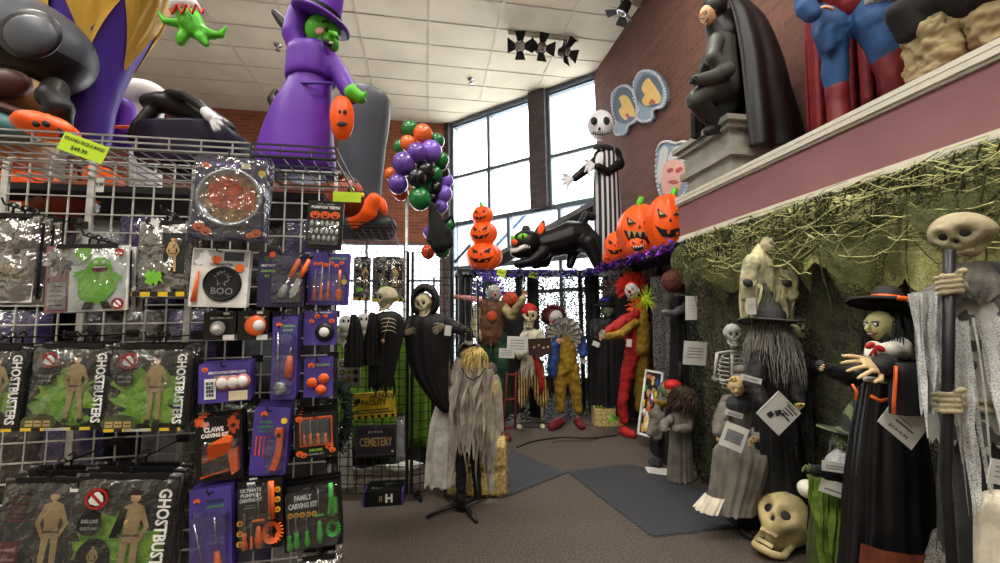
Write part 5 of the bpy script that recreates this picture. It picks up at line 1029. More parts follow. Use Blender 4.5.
# lime cloth
mb = MB(); rows = []
for j in range(14):
    z = 1.52 - j / 13 * 1.2; rows.append([V((PA.x - .1 + i / 40 * 1.05, PA.y + .36 + .03 * math.sin(i * .9 + j * .1) + .012 * math.sin(i * 2.1), z + .03 * math.sin(i * .12))) for i in range(41)])
mb.rings(rows, 'limecloth', closed=False); o = mb.build('banner_cloth', solid=.006); tag(o, 'lime green cloth hung behind the black grid panels', 'cloth')
mb = MB(); rows = []
for j in range(8):
    z = 2.0 - j / 7 * 1.99; rows.append([V((PA.x - .3 + i / 40 * 1.6, PA.y + .75 + .04 * math.sin(i * .8), z)) for i in range(41)])
mb.rings(rows[4:], 'drape_black', closed=False); o = mb.build('black_drape', solid=.006); tag(o, 'short black drape on the floor behind the lime cloth', 'drape')
def plaque(name, label, quad, d, th, m, cat, draw=None, frame=None):
    """flat board through four picture corners at distances d (tuple or number): tl,tr,br,bl"""
    ds = d if isinstance(d, (list, tuple)) else [d] * 4; c = [at(q[0], q[1], dd) for q, dd in zip(quad, ds)]
    ex = ((c[1] - c[0]) + (c[2] - c[3])) / 2; ey = ((c[0] - c[3]) + (c[1] - c[2])) / 2; w, h = ex.length, ey.length; ex.normalize(); ey = (ey - ex * ey.dot(ex)).normalized(); ez = ex.cross(ey); cen = sum(c, V()) / 4
    M = Matrix.Translation(cen) @ Matrix((ex, ey, ez)).transposed().to_4x4(); t = thing(name, label, cat, mat=M)
    mb = MB(); mb.prism([(-w / 2, -h / 2), (w / 2, -h / 2), (w / 2, h / 2), (-w / 2, h / 2)], -th, 0, m); mb.build('board', t)
    if draw: mb = MB(); A = Art(mb, w, h); A.z = .0012; draw(A); mb.build('print', t)
    if frame:
        mb = MB()
        for x in (-1, 1): mb.box((x * w / 2, 0, .002), (frame[1], h + frame[1], th + .01), frame[0])
        for y in (-1, 1): mb.box((0, y * h / 2, .002), (w + frame[1], frame[1], th + .01), frame[0])
        mb.build('frame', t)
    return t, w, h
def d_cem(A):
    A.rect(.03, .04, .97, .96, 'dgrey'); A.rect(.06, .09, .94, .91, 'darkplum'); A.text('CEMETERY', .5, .46, .38, 'tan', maxw=.76, bold=.03)
    for i in range(5): A.blob(.36 + i * .07, .8, .025, 'lgrey', i)
    A.blob(.88, .16, .03, 'white', 3)
mk('darkplum', (52, 44, 56), .7, var=.2)
plaque('cemetery_sign', 'dark plum CEMETERY sign hung on the black grid', [(354, 427), (398, 424), (397, 456), (354, 457)], 3.38, .02, 'charcoal', 'sign', d_cem)
def d_fac(A):
    A.text('HAZARD', .7, .82, .22, 'ink', maxw=.5); A.text('FACILITY', .52, .6, .3, 'ink', maxw=.56); A.rect(.0, .0, 1, .12, 'stripe_hazard'); A.rect(.05, .2, .95, .24, 'ink'); A.rect(.05, .3, .85, .34, 'ink'); A.blob(.12, .66, .08, 'ink', 5, k=.5)
plaque('warning_sign', 'yellow hazard sign reading FACILITY above the CEMETERY sign', [(352, 394), (396, 391), (394, 416), (351, 420)], 3.36, .012, 'yellow', 'sign', d_fac)
def d_badge(A):
    A.rect(.02, .02, .98, .98, 'lgrey')
    for i in range(9): A.disc(.2 + (i % 3) * .3, .8 - (i // 3) * .28, .12, ['dgreen', 'brown', 'dgreen', 'charcoal', 'tan', 'dbrown', 'brown', 'dorange', 'charcoal'][i]); A.disc(.2 + (i % 3) * .3, .8 - (i // 3) * .28, .07, ['tan', 'green', 'brown'][i % 3])
plaque('badge_card', 'pale card of round coloured badges beside the green wreath', [(337, 359), (361, 359), (360, 386), (338, 387)], 3.4, .01, 'lgrey', 'novelty card', d_badge)
# wreath mass
F = Fr(340, 415, 2.75); t = F.thing('wreath', 'dark green leafy wreath hanging just right of the carving kits', 'wreath'); mb = MB(); rr = random.Random(3)
mb.tube([V((.075 * math.cos(a) - .02, 0, .2 * math.sin(a))) for a in [k * math.pi / 12 for k in range(24)]], .03, 'greenery', closed=True); mb.build('ring', t); mb = MB()
for i in range(600):
    a = rr.uniform(0, 6.28); c = V((.075 * math.cos(a) - .02 + rr.gauss(0, .022), rr.gauss(0, .03), .2 * math.sin(a) + rr.gauss(0, .03))); d = V((rr.gauss(0, 1), rr.gauss(0, 1), rr.gauss(0, 1))).normalized() * .026; e = d.orthogonal().normalized() * .008
    mb.add([c - d, c + e, c + d, c - e], [(0, 1, 2, 3)], 'greenery')
o = mb.build('leaves', t)
plaque('poster_board', 'plain white board leaning behind the wreath', [(337, 428), (353, 428), (349, 487), (336, 488)], 3.76, .03, 'white', 'board')
for i, (px, py) in enumerate(((346, 322), (364, 320))):
    F = Fr(px, py + 12, 3.0 + .05 * i); t = F.thing('ghost_plush', ['fluffy white hanging ghost nearer the kits', 'fluffy white hanging ghost nearer the profile skeleton'][i], 'ghost toy'); mb = MB(); F.chain(mb, [(px, py, 0, 7), (px, py + 10, 0, 6)], 'white'); sstrips(F, mb, [(px - 6, py + 10), (px + 6, py + 10)], 16, 'white', 14, 3, i); mb.build('body', t); mb = MB()
    for q in (-2.5, 2.5): mb.ell(F.p(px + q, py - 1, -6.5 * F.u), (.008, .006, .012), 'black', 8, 6)
    mb.build('eyes', t)
    mb = MB(); rb(F, mb, [(px + 8, py - 8, 2), (px + 8, py + 5, 7), (px + 8, py + 45, 8)], 'black_cloth', 6, .2, i); mb.build('black_cloak', t)
F = Fr(384, 480, 3.42, 0)
for i, (bx, lb) in enumerate((((353, 257, 371, 301), 'silver speckled costume bag high on the black grid, left one'), ((372, 257, 405, 302), 'silver speckled costume bag high on the black grid, right one'))):
    bag_pack('costume_bag', lb, bx, 3.32, art_camo, 'lgrey', mat='film_silver', seed=30 + i, copies=0)
bag_pack('costume_bag', 'narrow clear bag hanging right of the CEMETERY sign', (396, 414, 405, 462), 3.36, lambda A: A.rect(.1, .1, .9, .9, 'lgrey'), 'grey', mat='film', copies=0)
# box with H
c0 = floorpt(384, 506); t = thing('prop_box', 'black and purple carton with a white H on the floor under the CEMETERY sign', 'box', loc=(c0.x, c0.y + .12, 0), rz=R(-4))
mb = MB(); mb.box((0, 0, .06), (.33, .25, .12), 'card_black'); mb.box((.16, 0, .06), (.012, .252, .122), 'card_purple'); mb.box((-.16, 0, .06), (.012, .252, .122), 'card_purple'); mb.build('carton', t)
mb = MB(); mb.T = Matrix.Translation((0, -.126, .06)) @ Matrix.Rotation(R(90), 4, 'X'); mb.text('H', .05, 0, .001, .09, 'white', bold=.05); mb.text('II', -.02, 0, .001, .06, 'tan', bold=.03); mb.T = Matrix.Translation((0, 0, .121)); mb.text('MISTER', -.06, -.05, .001, .03, 'lgrey'); mb.disc(.02, .02, .03, .001, 'lgrey', 12); mb.disc(.05, .05, .02, .001, 'dgrey', 12); mb.build('print', t)
# skeleton in profile with black cape
def bony_hand(F, mb, px, py, dirpx, L, m='bone', curl=.35, thumb=1, n=(0, -1, -.3), dd=0, thin=.55, dy=0):
    a = F.p(px, py, dd); b_ = F.p(px + dirpx[0], py + dirpx[1], dd + dy); hand(mb, a, b_ - a, n, L * F.u, m, curl, thumb, thin=thin)
ZP = 1.72
F = Fr(386, 345, 3.12)
t = F.thing('hanging_skeleton', 'pale skeleton in a black cape, seen in profile facing left', 'skeleton prop')
mb = MB(); skull(mb, F.p(387, 298), 11.5 * F.u, 'bone', 'black', rotm(0, 0, -52), seg=48); mb.build('skull', t)
mb = MB(); rb(F, mb, [(389, 311, 6), (386, 318, 17), (385, 335, 18), (383, 360, 14), (380, 385, 11)], 'black_cloth', 8, .14, 2, .08); mb.build('cape', t)
mb = MB()
for i in range(6): mb.ell(F.p(389, 307 + i * 2.4, -.0), (.012, .012, .008), 'bone', 8, 6)
for i in range(4):
    for s_ in (-1, 1): mb.tube([F.p(388, 318 + i * 4, -.12), F.p(388 + s_ * 5, 319 + i * 4, -.125), F.p(388 + s_ * 8, 321 + i * 4, -.09)], .004, 'bone', n=6)
mb.build('ribs', t)
mb = MB(); mb.ell(F.p(383, 341, -.14), (.012, .01, .018), 'tan', 10, 8); mb.tube([F.p(389, 318, -.13), F.p(383, 341, -.145)], .002, 'tan'); mb.build('pendant', t)
mb = MB(); sstrips(F, mb, [(372, 370), (392, 370)], 22, 'black_cloth', 14, 4, 4); mb.build('tatters', t)
# hooded reaper
F = Fr(428, 400, 3.3)
t = F.thing('hooded_reaper', 'hooded black reaper with a front-facing skull and clawed hands on the grid', 'reaper prop')
mb = MB(); skull(mb, F.p(424, 304, -.02), 11.5 * F.u, 'bone', 'black', rotm(0, -8, -12)); mb.build('skull', t)
mb = MB(); rs = []
for k, (w_, dd, ox) in enumerate(((10, -.09, 0), (13, -.06, 0), (14, 0, 1), (13, .06, 2), (6, .1, 2))):
    rs.append([F.p(424 + ox + w_ * math.cos(a), 303 - (w_ + 3) * math.sin(a) - 2, dd) for a in [R(-60) + R(300) * j / 24 for j in range(25)]])
mb.rings(rs, 'black_cloth', closed=False); mb.build('hood', t, solid=.008)
mb = MB(); rb(F, mb, [(427, 312, 9), (428, 322, 22), (428, 345, 22), (430, 370, 18), (438, 395, 10), (447, 412, 3)], 'black_cloth', 8, .12, 5, .06); F.chain(mb, [(445, 322, -.02, 7), (456, 328, -.08, 6), (462, 330, -.1, 5)], 'black_cloth'); F.chain(mb, [(412, 322, -.02, 7), (406, 332, -.08, 6)], 'black_cloth'); mb.build('robe', t)
mb = MB(); bony_hand(F, mb, 404, 334, (14, -6), 17, 'bone_old', thumb=-1, dd=-.17); mb.build('hand', t)
mb = MB(); bony_hand(F, mb, 444, 325, (-12, 7), 17, 'bone_old', thumb=1, dd=-.17, curl=.5); mb.build('hand', t)
mb = MB(); bony_hand(F, mb, 460, 332, (10, -6), 13, 'bone_old', dd=-.12); mb.build('hand', t)
mb = MB(); mb.prism([(-.03, -.04), (.02, -.045), (.03, .03), (-.02, .04)], 0, .003, 'paper'); o = mb.build('tag', t); o.matrix_local = Matrix.Translation(F.p(448, 330, -.2)) @ Matrix.Rotation(R(90), 4, 'X')
# white gown
F = Fr(440, 440, 3.36)
t = F.thing('white_gown', 'long sheer white gown hanging below the hooded reaper', 'gown'); mb = MB()
rb(F, mb, [(446, 385, 5), (444, 410, 9), (441, 450, 13), (440, 486, 14)], 'lace', 7, .2, 3, .05, depth=.4); F.chain(mb, [(442, 398, 0, 4), (434, 425, 0, 4.5), (430, 455, 0, 4), (428, 462, 0, 2)], 'lace'); mb.build('gown_cloth', t)
mb = MB(); mb.tube([F.p(446, 384), F.p(446, 372)], .004, 'wire_black'); mb.tube([F.p(440, 388), F.p(446, 383), F.p(452, 388)], .005, 'wire_black'); mb.build('hanger', t)
# hay bales
c0 = floorpt(480, 499); yaw_ = R(-12)
for k in range(2):
    t = thing('hay_bale', ['lower of the two small straw bales behind the ragged figure', 'upper of the two small straw bales, resting on the lower one'][k], 'hay bale', loc=(c0.x + .0, c0.y + .17, .235 * k), rz=yaw_); mb = MB()
    n = 20; rs = []
    for i in range(13):
        x = -.26 + .52 * i / 12; sq = 1 - .05 * (abs(i - 6) / 6) ** 6; row = []
        for j in range(n):
            a = 2 * math.pi * j / n; cx, sx = math.cos(a), math.sin(a); q = max(abs(cx), abs(sx)); row.append(V((x, cx / q * .16 * sq + .006 * noise.noise(V((x * 30, j, k))), .118 + sx / q * .113 * sq + .006 * noise.noise(V((x * 30, j + 9, k))))))
        rs.append(row)
    mb.rings(rs, 'hay', cap=True, smooth=False); mb.build('straw_block', t); mb = MB(); rr = random.Random(k)
    for i in range(500):
        f = rr.choice((0, 0, 1, 2)); a = rr.uniform(-.25, .25); z = rr.uniform(.01, .225); p = V((a, -.163, z)) if f == 0 else (V((rr.choice((-1, 1)) * .263, rr.uniform(-.15, .15), z)) if f == 1 else V((a, rr.uniform(-.16, .16), .231))); d = V((rr.gauss(0, 1), rr.gauss(0, .3), rr.gauss(0, .8))).normalized() * rr.uniform(.015, .04)
        q = p + d; q.z = max(.004, min(.236, q.z)); mb.tube([p, q], .0016, 'straw', n=3, cap=False)
    mb.build('loose_straw', t)
    for x in (-.13, .13): mb = MB(); mb.tube([V((x, sy * .167, sz)) for sy, sz in ((-1, .0), (-1, .234), (1, .234), (1, 0))], .002, 'brown', closed=True, n=5); mb.build('twine', t)
# ragged scarecrow on a black stand
gp = floorpt(461, 510); F = Fr(461, 510, (gp - EYE).dot(ray(500, 281.5)) / ray(500, 281.5).length_squared, 0)
F.d = (gp - EYE).dot(ray(500, 281.5).normalized())
t = F.thing('ragged_scarecrow', 'ragged grey cloth figure with straw hair on a black cross stand', 'hanging prop')
mb = MB(); ctr = F.p(462, 507); ctr.z = 0
for px, py in ((426, 519), (477, 524), (489, 497), (444, 497)):
    e = F.I @ floorpt(px, py); e.z = .0; a = ctr + V((0, 0, .05)); mb.tube([a, a.lerp(e + V((0, 0, .022)), .5) + V((0, 0, .012)), e + V((0, 0, .014))], [.022, .018, .013], 'metal_dark', n=8)
mb.tube([ctr + V((0, 0, .0)), ctr + V((0, 0, .12))], [.05, .03], 'metal_dark', n=16); mb.build('stand_base', t)
mb = MB(); mb.tube([ctr + V((0, 0, .1)), F.p(465, 360)], .014, 'metal_dark', n=10); mb.build('pole', t)
mb = MB(); F.chain(mb, [(462, 440, 0, 6), (461, 470, 0, 5.5), (461, 500, 0, 5)], 'black_cloth'); F.chain(mb, [(472, 440, .02, 5), (476, 470, .03, 5), (478, 496, .04, 4)], 'black_cloth'); mb.build('trousers', t, voxel=.01)
mb = MB(); rb(F, mb, [(470, 348, 6), (470, 358, 14), (470, 372, 18), (471, 400, 19), (473, 430, 20), (472, 448, 20)], 'ragcloth', 11, .14, 7, .13, depth=.6, n=110); mb.build('ragged_gown', t)
mb = MB(); arc = [(470 + 18 * math.cos(a), 370, 18 * F.u * .65 * math.sin(a)) for a in [R(180 + 18 * k) for k in range(11)]]; sstrips(F, mb, arc, 46, 'ragcloth', 22, 6, 2, out=(0, -.03, 0), curl=.03); arc2 = [(472 + 19 * math.cos(a), 425, 19 * F.u * .65 * math.sin(a)) for a in [R(36 * k) for k in range(11)]]; sstrips(F, mb, arc2, 48, 'ragcloth', 26, 9, 6); mb.build('tatters', t)
mb = MB(); mb.ell(F.p(472, 358, -.01), (8 * F.u, 7.5 * F.u, 9.5 * F.u), 'ragcloth_dark', 20, 14); mb.build('head', t)
mb = MB(); rs = []
for k in range(6):
    w_ = (10, 12, 12.5, 12, 9, 3)[k]; rs.append([F.p(469 + w_ * math.cos(a), 352 - w_ * .75 * math.sin(a) + 1.5 * math.sin(a * 5 + k), -.06 + .035 * k) for a in [R(-50) + R(280) * j / 20 for j in range(21)]])
mb.rings(rs, 'ragcloth_dark', closed=False); mb.build('hood', t, solid=.006)
mb = MB(); hairs(mb, F.p(474, 353, -.03), (9 * F.u, 7 * F.u, 5 * F.u), 17 * F.u, 'straw', 220, 4, .004, -.1, .25, 1.0); mb.build('straw_hair', t)
mb = MB(); mb.tube([F.p(462, 368, -.12), F.p(467, 377, -.14), F.p(473, 380, -.145), F.p(480, 376, -.14), F.p(485, 368, -.11)], .006, 'metal_dark'); mb.build('chain', t)
F = Fr(492, 440, 3.9)
t = F.thing('ragged_scarecrow', 'smaller ragged grey figure peeping out right of the straw-haired one', 'hanging prop')
mb = MB(); rb(F, mb, [(491, 372, 4), (491, 380, 9), (493, 400, 9), (495, 432, 8)], 'ragcloth', 8, .16, 3, .12, n=80); sstrips(F, mb, [(484, 380), (500, 380)], 66, 'ragcloth', 16, 3, 9); mb.build('ragged_gown', t); mb = MB(); mb.ell(F.p(491, 370), (.06, .055, .07), 'ragcloth_dark'); mb.build('head', t); mb = MB(); hairs(mb, F.p(493, 384, -.04), .04, .1, 'straw', 40, 3, .003); mb.build('straw_hair', t); mb = MB(); mb.tube([F.p(491, 366), F.p(491, 340)], .004, 'wire_black'); mb.build('hook', t)
# white notices between them
for q, lb in (([(507, 336), (528, 337), (527, 353), (507, 352)], 'white paper notice held up beside the striped-trouser pirate'), ([(499, 348), (515, 349), (514, 358), (499, 358)], 'small white notice left of the larger one before the clown')):
    plaque('notice', lb, q, 5.0 if 'held' in lb else 4.9, .004, 'paper', 'notice', lambda A: [A.rect(.15, .2 + i * .18, .85, .25 + i * .18, 'grey') for i in range(4)])
mk('ballskin', (104, 52, 34), .6, bump=.8, bscale=200)
# ================================================================ COSTUME CORNER AT THE BACK
def netsheet(name, label, a, b_, z0, z1, m, seed=0, amp=.05, n=80, k=16, cat='netting', sag=0):
    a, b_ = V((a[0], a[1], 0)), V((b_[0], b_[1], 0)); d = (b_ - a); nr = V((-d.y, d.x, 0)).normalized(); mb = MB(); rows = []
    for j in range(k + 1):
        t_ = j / k; rows.append([a + d * (i / n) + nr * (amp * (math.sin(i * .55 + seed) + .5 * math.sin(i * 1.3 + seed * 2)) * (.4 + .6 * t_) + amp * .6 * noise.noise(V((i * .1, t_ * 4, seed)))) + V((0, 0, z1 + (z0 - z1) * t_ - sag * abs(math.sin(i * .2 + seed)) * (1 - t_))) for i in range(n + 1)])
    mb.rings(rows, m, closed=False); o = mb.build(name); tag(o, label, cat); return o
netsheet('netting', 'black see-through leaf netting at the back, glowing with window light', (.5, 6.36), (3.3, 6.36), .01, ZD - .06, 'net_dark', 1)
netsheet('netting', 'second layer of black netting close behind the first', (.5, 6.6), (3.3, 6.6), .01, ZD - .06, 'net_lower', 5)
netsheet('netting', 'black leaf netting down the right side of the clown corner', (3.3, 6.3), (3.3, 3.95), .01, ZD - .06, 'net_dark', 3)
for i, (x, w_, lb) in enumerate(((.62, .2, 'black drape hanging at the left end of the netting'), (1.72, .2, 'black drape between the pirate and the ruffled clown'), (2.75, .26, 'black drape behind the red and yellow clown'))):
    netsheet('black_drape', lb, (x - w_ / 2, 6.48), (x + w_ / 2, 6.48), .01, ZD - .06, 'drape_black', i, .03, 24, 8, 'drape')
netsheet('netting', 'silver sequinned netting hanging behind the basketball', (3.2, 4.15), (2.95, 4.95), .3, 2.1, 'net_silver', 7, .04, 24, 10)
def gd(px, py): p = floorpt(px, py); return (p - EYE).dot((CAM.to_3x3() @ V((0, 0, -1))))
def shoes(F, t, feet, m, L=14, r=4):
    for (px, py, dd, dx) in feet:
        mb = MB(); a = F.p(px, py, dd); a.z = r * F.u * .9; b_ = a + V((dx * F.u, -L * F.u * .7, -.2 * r * F.u)); mb.caps([a, a.lerp(b_, .5), b_], [r * F.u, r * F.u * .9, r * F.u * .8], m); o = mb.build('shoe', t, voxel=.014)
# A: clown with purple hair
F = Fr(492, 420, 5.4, 0)
t = F.thing('clown_figure', 'purple-haired clown with one arm raised, brown vest and green trousers', 'costumed figure')
mb = MB(); face(mb, F.p(494, 294), 9.5 * F.u, 'lgrey', rotm(0, 0, 8), nosem='red', nose=.16); mb.build('head', t)
mb = MB(); hairs(mb, F.p(489, 290, .03), 9 * F.u, 9 * F.u, 'purple', 110, 3, .006, -.5, .3, .2, False, spike=True); hairs(mb, F.p(485, 292, .05), 8 * F.u, 8 * F.u, 'dgreen', 80, 5, .006, -.5, .3, .2, False, spike=True); mb.build('hair', t)
mb = MB(); F.chain(mb, [(491, 309, 0, 11), (491, 322, 0, 12.5), (491, 336, 0, 13)], 'brown'); F.chain(mb, [(482, 306, 0, 6), (501, 306, 0, 6)], 'brown'); mb.build('vest', t, voxel=.018)
mb = MB(); F.chain(mb, [(504, 308, 0, 5.5), (511, 316, -.1, 5), (520, 304, -.2, 4), (523, 299, -.2, 3.5)], 'khaki'); F.chain(mb, [(480, 308, 0, 5.5), (475, 325, -.05, 4.5), (479, 338, -.1, 4)], 'khaki'); mb.build('sleeves', t, voxel=.016)
mb = MB(); bony_hand(F, mb, 523, 298, (2, -8), 9, 'skin', dd=-.2, thin=1); mb.build('hand', t)
mb = MB(); F.chain(mb, [(486, 338, 0, 9), (485, 370, 0, 8), (485, 410, 0, 7)], 'dgreen'); F.chain(mb, [(498, 338, 0, 9), (503, 370, -.05, 7.5), (505, 410, 0, 7)], 'dgreen'); mb.build('trousers', t, voxel=.018)
shoes(F, t, [(486, 417, 0, 0), (505, 417, 0, 3)], 'dred'); mb = MB(); mb.ell(F.p(492, 316, -.19), (5 * F.u, .02, 5 * F.u), 'dorange'); mb.build('print', t)
F = Fr(461, 300, 5.2); t = F.thing('striped_arm_prop', 'pink and black striped arm sticking out over the hooded reaper', 'prop arm'); mb = MB(); F.chain(mb, [(456, 297, 0, 2.2), (468, 298, 0, 2.6), (480, 300, 0, 2.8)], 'pink'); mb.build('sleeve', t); mb = MB(); bony_hand(F, mb, 456, 297, (-6, 0), 8, 'skin', thin=1); mb.build('hand', t)
F = Fr(510, 420, 5.9, 0); t = F.thing('pumpkin_scarecrow', 'dark figure with an orange pumpkin head behind the raised arm of the clown', 'costumed figure')
mb = MB(); mb.ell(F.p(510, 300), (8 * F.u, 7 * F.u, 8 * F.u), 'dorange', 28, 16, fn=lambda d: d * (1 + .06 * math.cos(8 * math.atan2(d.y, d.x)))); mb.build('head', t); mb = MB(); rb(F, mb, [(510, 308, 6), (510, 318, 13), (511, 360, 12), (511, 412, 12)], 'black_cloth', 8, .15, 3); mb.build('robe', t)
# B: pirate skeleton
dB = 5.9; F = Fr(529, 420, dB, 0)
t = F.thing('pirate_skeleton', 'skeleton pirate in red bandana and gold-and-black striped breeches', 'costumed figure')
mb = MB(); skull(mb, F.p(529, 316), 10.5 * F.u, 'bone', 'black', rotm(0, 6, 5), seg=36); mb.build('skull', t)
mb = MB(); mb.ell(F.p(528.5, 310.5, .01), (9 * F.u, 9.5 * F.u, 7.5 * F.u), 'red', 24, 12, rotm(12, 0, 0)); F.chain(mb, [(520, 313, .05, 2.5), (519, 322, .05, 3), (520, 332, .05, 2)], 'red'); mb.build('bandana', t)
mb = MB(); F.chain(mb, [(529, 332, 0, 6), (529, 338, 0, 11), (529, 350, 0, 11), (529, 362, 0, 10)], 'shirt_pale'); F.chain(mb, [(520, 334, 0, 5), (515, 346, -.05, 6), (520, 354, -.15, 5)], 'shirt_pale'); F.chain(mb, [(538, 334, 0, 5), (544, 345, -.05, 6), (540, 353, -.15, 5)], 'shirt_pale'); mb.build('shirt', t, voxel=.018)
mb = MB(); sstrips(F, mb, [(519, 352, -.1), (540, 352, -.1)], 22, 'shirt_pale', 22, 4, 3); mb.build('tatters', t)
mb = MB(); F.chain(mb, [(524, 364, 0, 8.5), (522, 384, 0, 8), (519, 402, 0, 7)], 'stripe_pirate'); F.chain(mb, [(534, 364, 0, 8.5), (539, 384, 0, 8), (542, 400, 0, 7)], 'stripe_pirate'); mb.build('breeches', t, voxel=.018)
mb = MB(); mb.tube([F.p(532, 352, -.19), F.p(538, 364, -.2), F.p(542, 385, -.19), F.p(541, 395, -.17)], [.02, .045, .04, .02], 'red', n=10, flat=.3, up=(0, 1, 0)); mb.build('sash', t)
for px in (519, 542): mb = MB(); mb.tube([F.p(px, 402), F.p(px, 420)], .02, 'bone', n=8); a = F.p(px, 420); a.z = .03; mb.ell(a + V((0, -.05, 0)), (.04, .1, .03), 'bone'); mb.build('shin_bone', t)
mb = MB(); bony_hand(F, mb, 541, 354, (-6, 1), 9, dd=-.2, curl=.6); mb.build('hand', t); mb = MB(); bony_hand(F, mb, 519, 355, (7, 0), 9, dd=-.2, curl=.6, thumb=-1); mb.build('hand', t)
t, w, h = plaque('carved_sign', 'dark brown carved sign held by the pirate skeleton', [(528, 339), (552, 338), (551, 354), (529, 356)], 5.6, .03, 'dbrown', 'sign', lambda A: [A.blob(.25 + i * .2, .5 + .1 * math.sin(i * 2), .05, 'tan', i, k=.5) for i in range(4)])
# C: ruffled clown
F = Fr(565, 421, 5.95, 0)
t = F.thing('clown_figure', 'dark red-haired clown with white ruffle, blue sleeves and mustard overalls', 'costumed figure')
mb = MB(); face(mb, F.p(556, 319, -.05), 9 * F.u, 'lgrey', rotm(10, 10, -25), nosem='red', nose=.18); mb.build('head', t)
mb = MB(); hairs(mb, F.p(554, 316, .02), 10 * F.u, 6 * F.u, 'hair_dred', 300, 3, .007, -.7, .3, .3, False, wav=.05); mb.ell(F.p(554, 316, .03), (10 * F.u, 9 * F.u, 10 * F.u), 'hair_dred'); mb.build('hair', t)
mb = MB()
for k in range(2):
    c = F.p(564, 333 + k * 4, -.1); rot = rotm(-58 + k * 12, 22, 0); rs = []
    for r_, z in ((.25, 0), (.6, .012), (1.0, 0)):
        rs.append([c + rot @ V((r_ * (18 - k) * F.u * math.cos(a), r_ * (17 - k) * F.u * math.sin(a), (z + r_ * .03 * math.sin(a * 16)))) for a in [2 * math.pi * j / 96 for j in range(96)]])
    mb.rings(rs, 'lace')
    mb.tube([c + rot @ V((1.0 * (18 - k) * F.u * math.cos(a), 1.0 * (17 - k) * F.u * math.sin(a), .03 * math.sin(a * 16))) for a in [2 * math.pi * j / 96 for j in range(96)]], .006, 'navy', closed=True, n=5)
mb.build('ruffle', t)
mb = MB(); F.chain(mb, [(567, 336, 0, 8), (567, 350, 0, 9.5), (567, 366, 0, 9.5)], 'mustard'); F.chain(mb, [(562, 368, 0, 7.5), (560, 392, 0, 5.5), (561, 410, 0, 4.5)], 'mustard'); F.chain(mb, [(572, 368, 0, 7.5), (576, 392, 0, 5.5), (578, 410, 0, 4.5)], 'mustard'); mb.build('overalls', t, voxel=.018)
mb = MB(); F.chain(mb, [(576, 330, 0, 5), (581, 342, 0, 5), (583, 354, -.05, 4.5)], 'blue'); F.chain(mb, [(560, 333, 0, 5), (554, 350, -.05, 5), (552, 368, -.08, 5.5), (552, 374, -.08, 4)], 'blue'); mb.build('sleeves', t, voxel=.016)
mb = MB(); bony_hand(F, mb, 583, 356, (1, 8), 9, 'lgrey', thin=1.1, dd=-.05); mb.build('hand', t); mb = MB(); bony_hand(F, mb, 556, 341, (4, -1), 9, 'skin', thin=1, dd=-.25); mb.build('hand', t)
shoes(F, t, [(560, 413, 0, -10), (578, 414, 0, 1)], 'dred', 18, 5)
# D: witch in black gown with a blue glow painted on the hat
F = Fr(607, 420, 6.15, 0)
t = F.thing('witch_figure', 'tall figure in a long black gown and black hat with a painted blue glow', 'costumed figure')
mb = MB(); face(mb, F.p(608, 310), 9 * F.u, 'gskin', rotm(0, 0, -8), hook=True); mb.build('head', t)
mb = MB(); mb.ell(F.p(608, 305, .0), (14 * F.u, 13 * F.u, 2 * F.u), 'black'); mb.ell(F.p(607, 302), (8.5 * F.u, 8.5 * F.u, 6 * F.u), 'black'); mb.build('hat', t)
mb = MB(); mb.ell(F.p(606, 300, -.07), (6 * F.u, .06, 2.4 * F.u), 'tin_blue'); mb.build('blue_glow_patch', t)
mb = MB(); hairs(mb, F.p(608, 309, .03), (9 * F.u, 8 * F.u, 6 * F.u), 22 * F.u, 'hair_black', 120, 6, .006, -.1, .3, 1, False); mb.build('hair', t)
mb = MB(); rb(F, mb, [(608, 317, 6), (608, 323, 15), (606, 345, 14), (606, 380, 16), (606, 404, 17)], 'black_cloth', 9, .14, 4); F.chain(mb, [(596, 324, -.03, 6), (596, 338, -.15, 5)], 'black_cloth'); mb.build('gown', t)
mb = MB(); bony_hand(F, mb, 596, 341, (3, 5), 8, 'gskin', thin=1, dd=-.2); mb.build('hand', t)
mb = MB(); mb.box(F.p(596, 344, -.28), (.1, .004, .07), 'paper', rot=rotm(0, 25, 0)); mb.build('paper_note', t)
# E: red and yellow clown
dE = gd(625, 428); F = Fr(632, 425, 5.5, 0)
t = F.thing('clown_figure', 'red and yellow clown with flaming red hair reaching towards the black gown', 'costumed figure')
mb = MB(); face(mb, F.p(632, 291), 9 * F.u, 'white', rotm(0, 0, -35), nosem='red', nose=.2); mb.build('head', t)
mb = MB(); hairs(mb, F.p(632, 288, .03), 8.5 * F.u, 7 * F.u, 'hair_red', 380, 3, .006, -.6, .3, .2, False, spike=True, wav=.03); mb.ell(F.p(632, 288, .04), (8.5 * F.u,) * 3, 'hair_red'); mb.build('hair', t)
mb = MB(); hairs(mb, F.p(646, 300, -.05), 3 * F.u, 13 * F.u, 'hair_lime', 60, 4, .009, -1, .3, 0, spike=True, wav=.01); mb.ell(F.p(646, 300, -.05), (.07,) * 3, 'hair_lime'); mb.build('spiky_tuft', t)
mb = MB(); hairs(mb, F.p(636, 306, -.08), 3 * F.u, 7 * F.u, 'pl_orange', 40, 4, .008, -1, .3, 0, spike=True, wav=.01); mb.build('collar_tuft', t)
mb = MB(); F.chain(mb, [(641, 316, -.06, 7.5), (641, 332, -.06, 8.5), (640, 348, -.06, 9)], 'mustard'); F.chain(mb, [(642, 350, 0, 7.5), (641, 380, .02, 6.5), (640, 408, .04, 5)], 'mustard'); mb.build('yellow_half', t, voxel=.018)
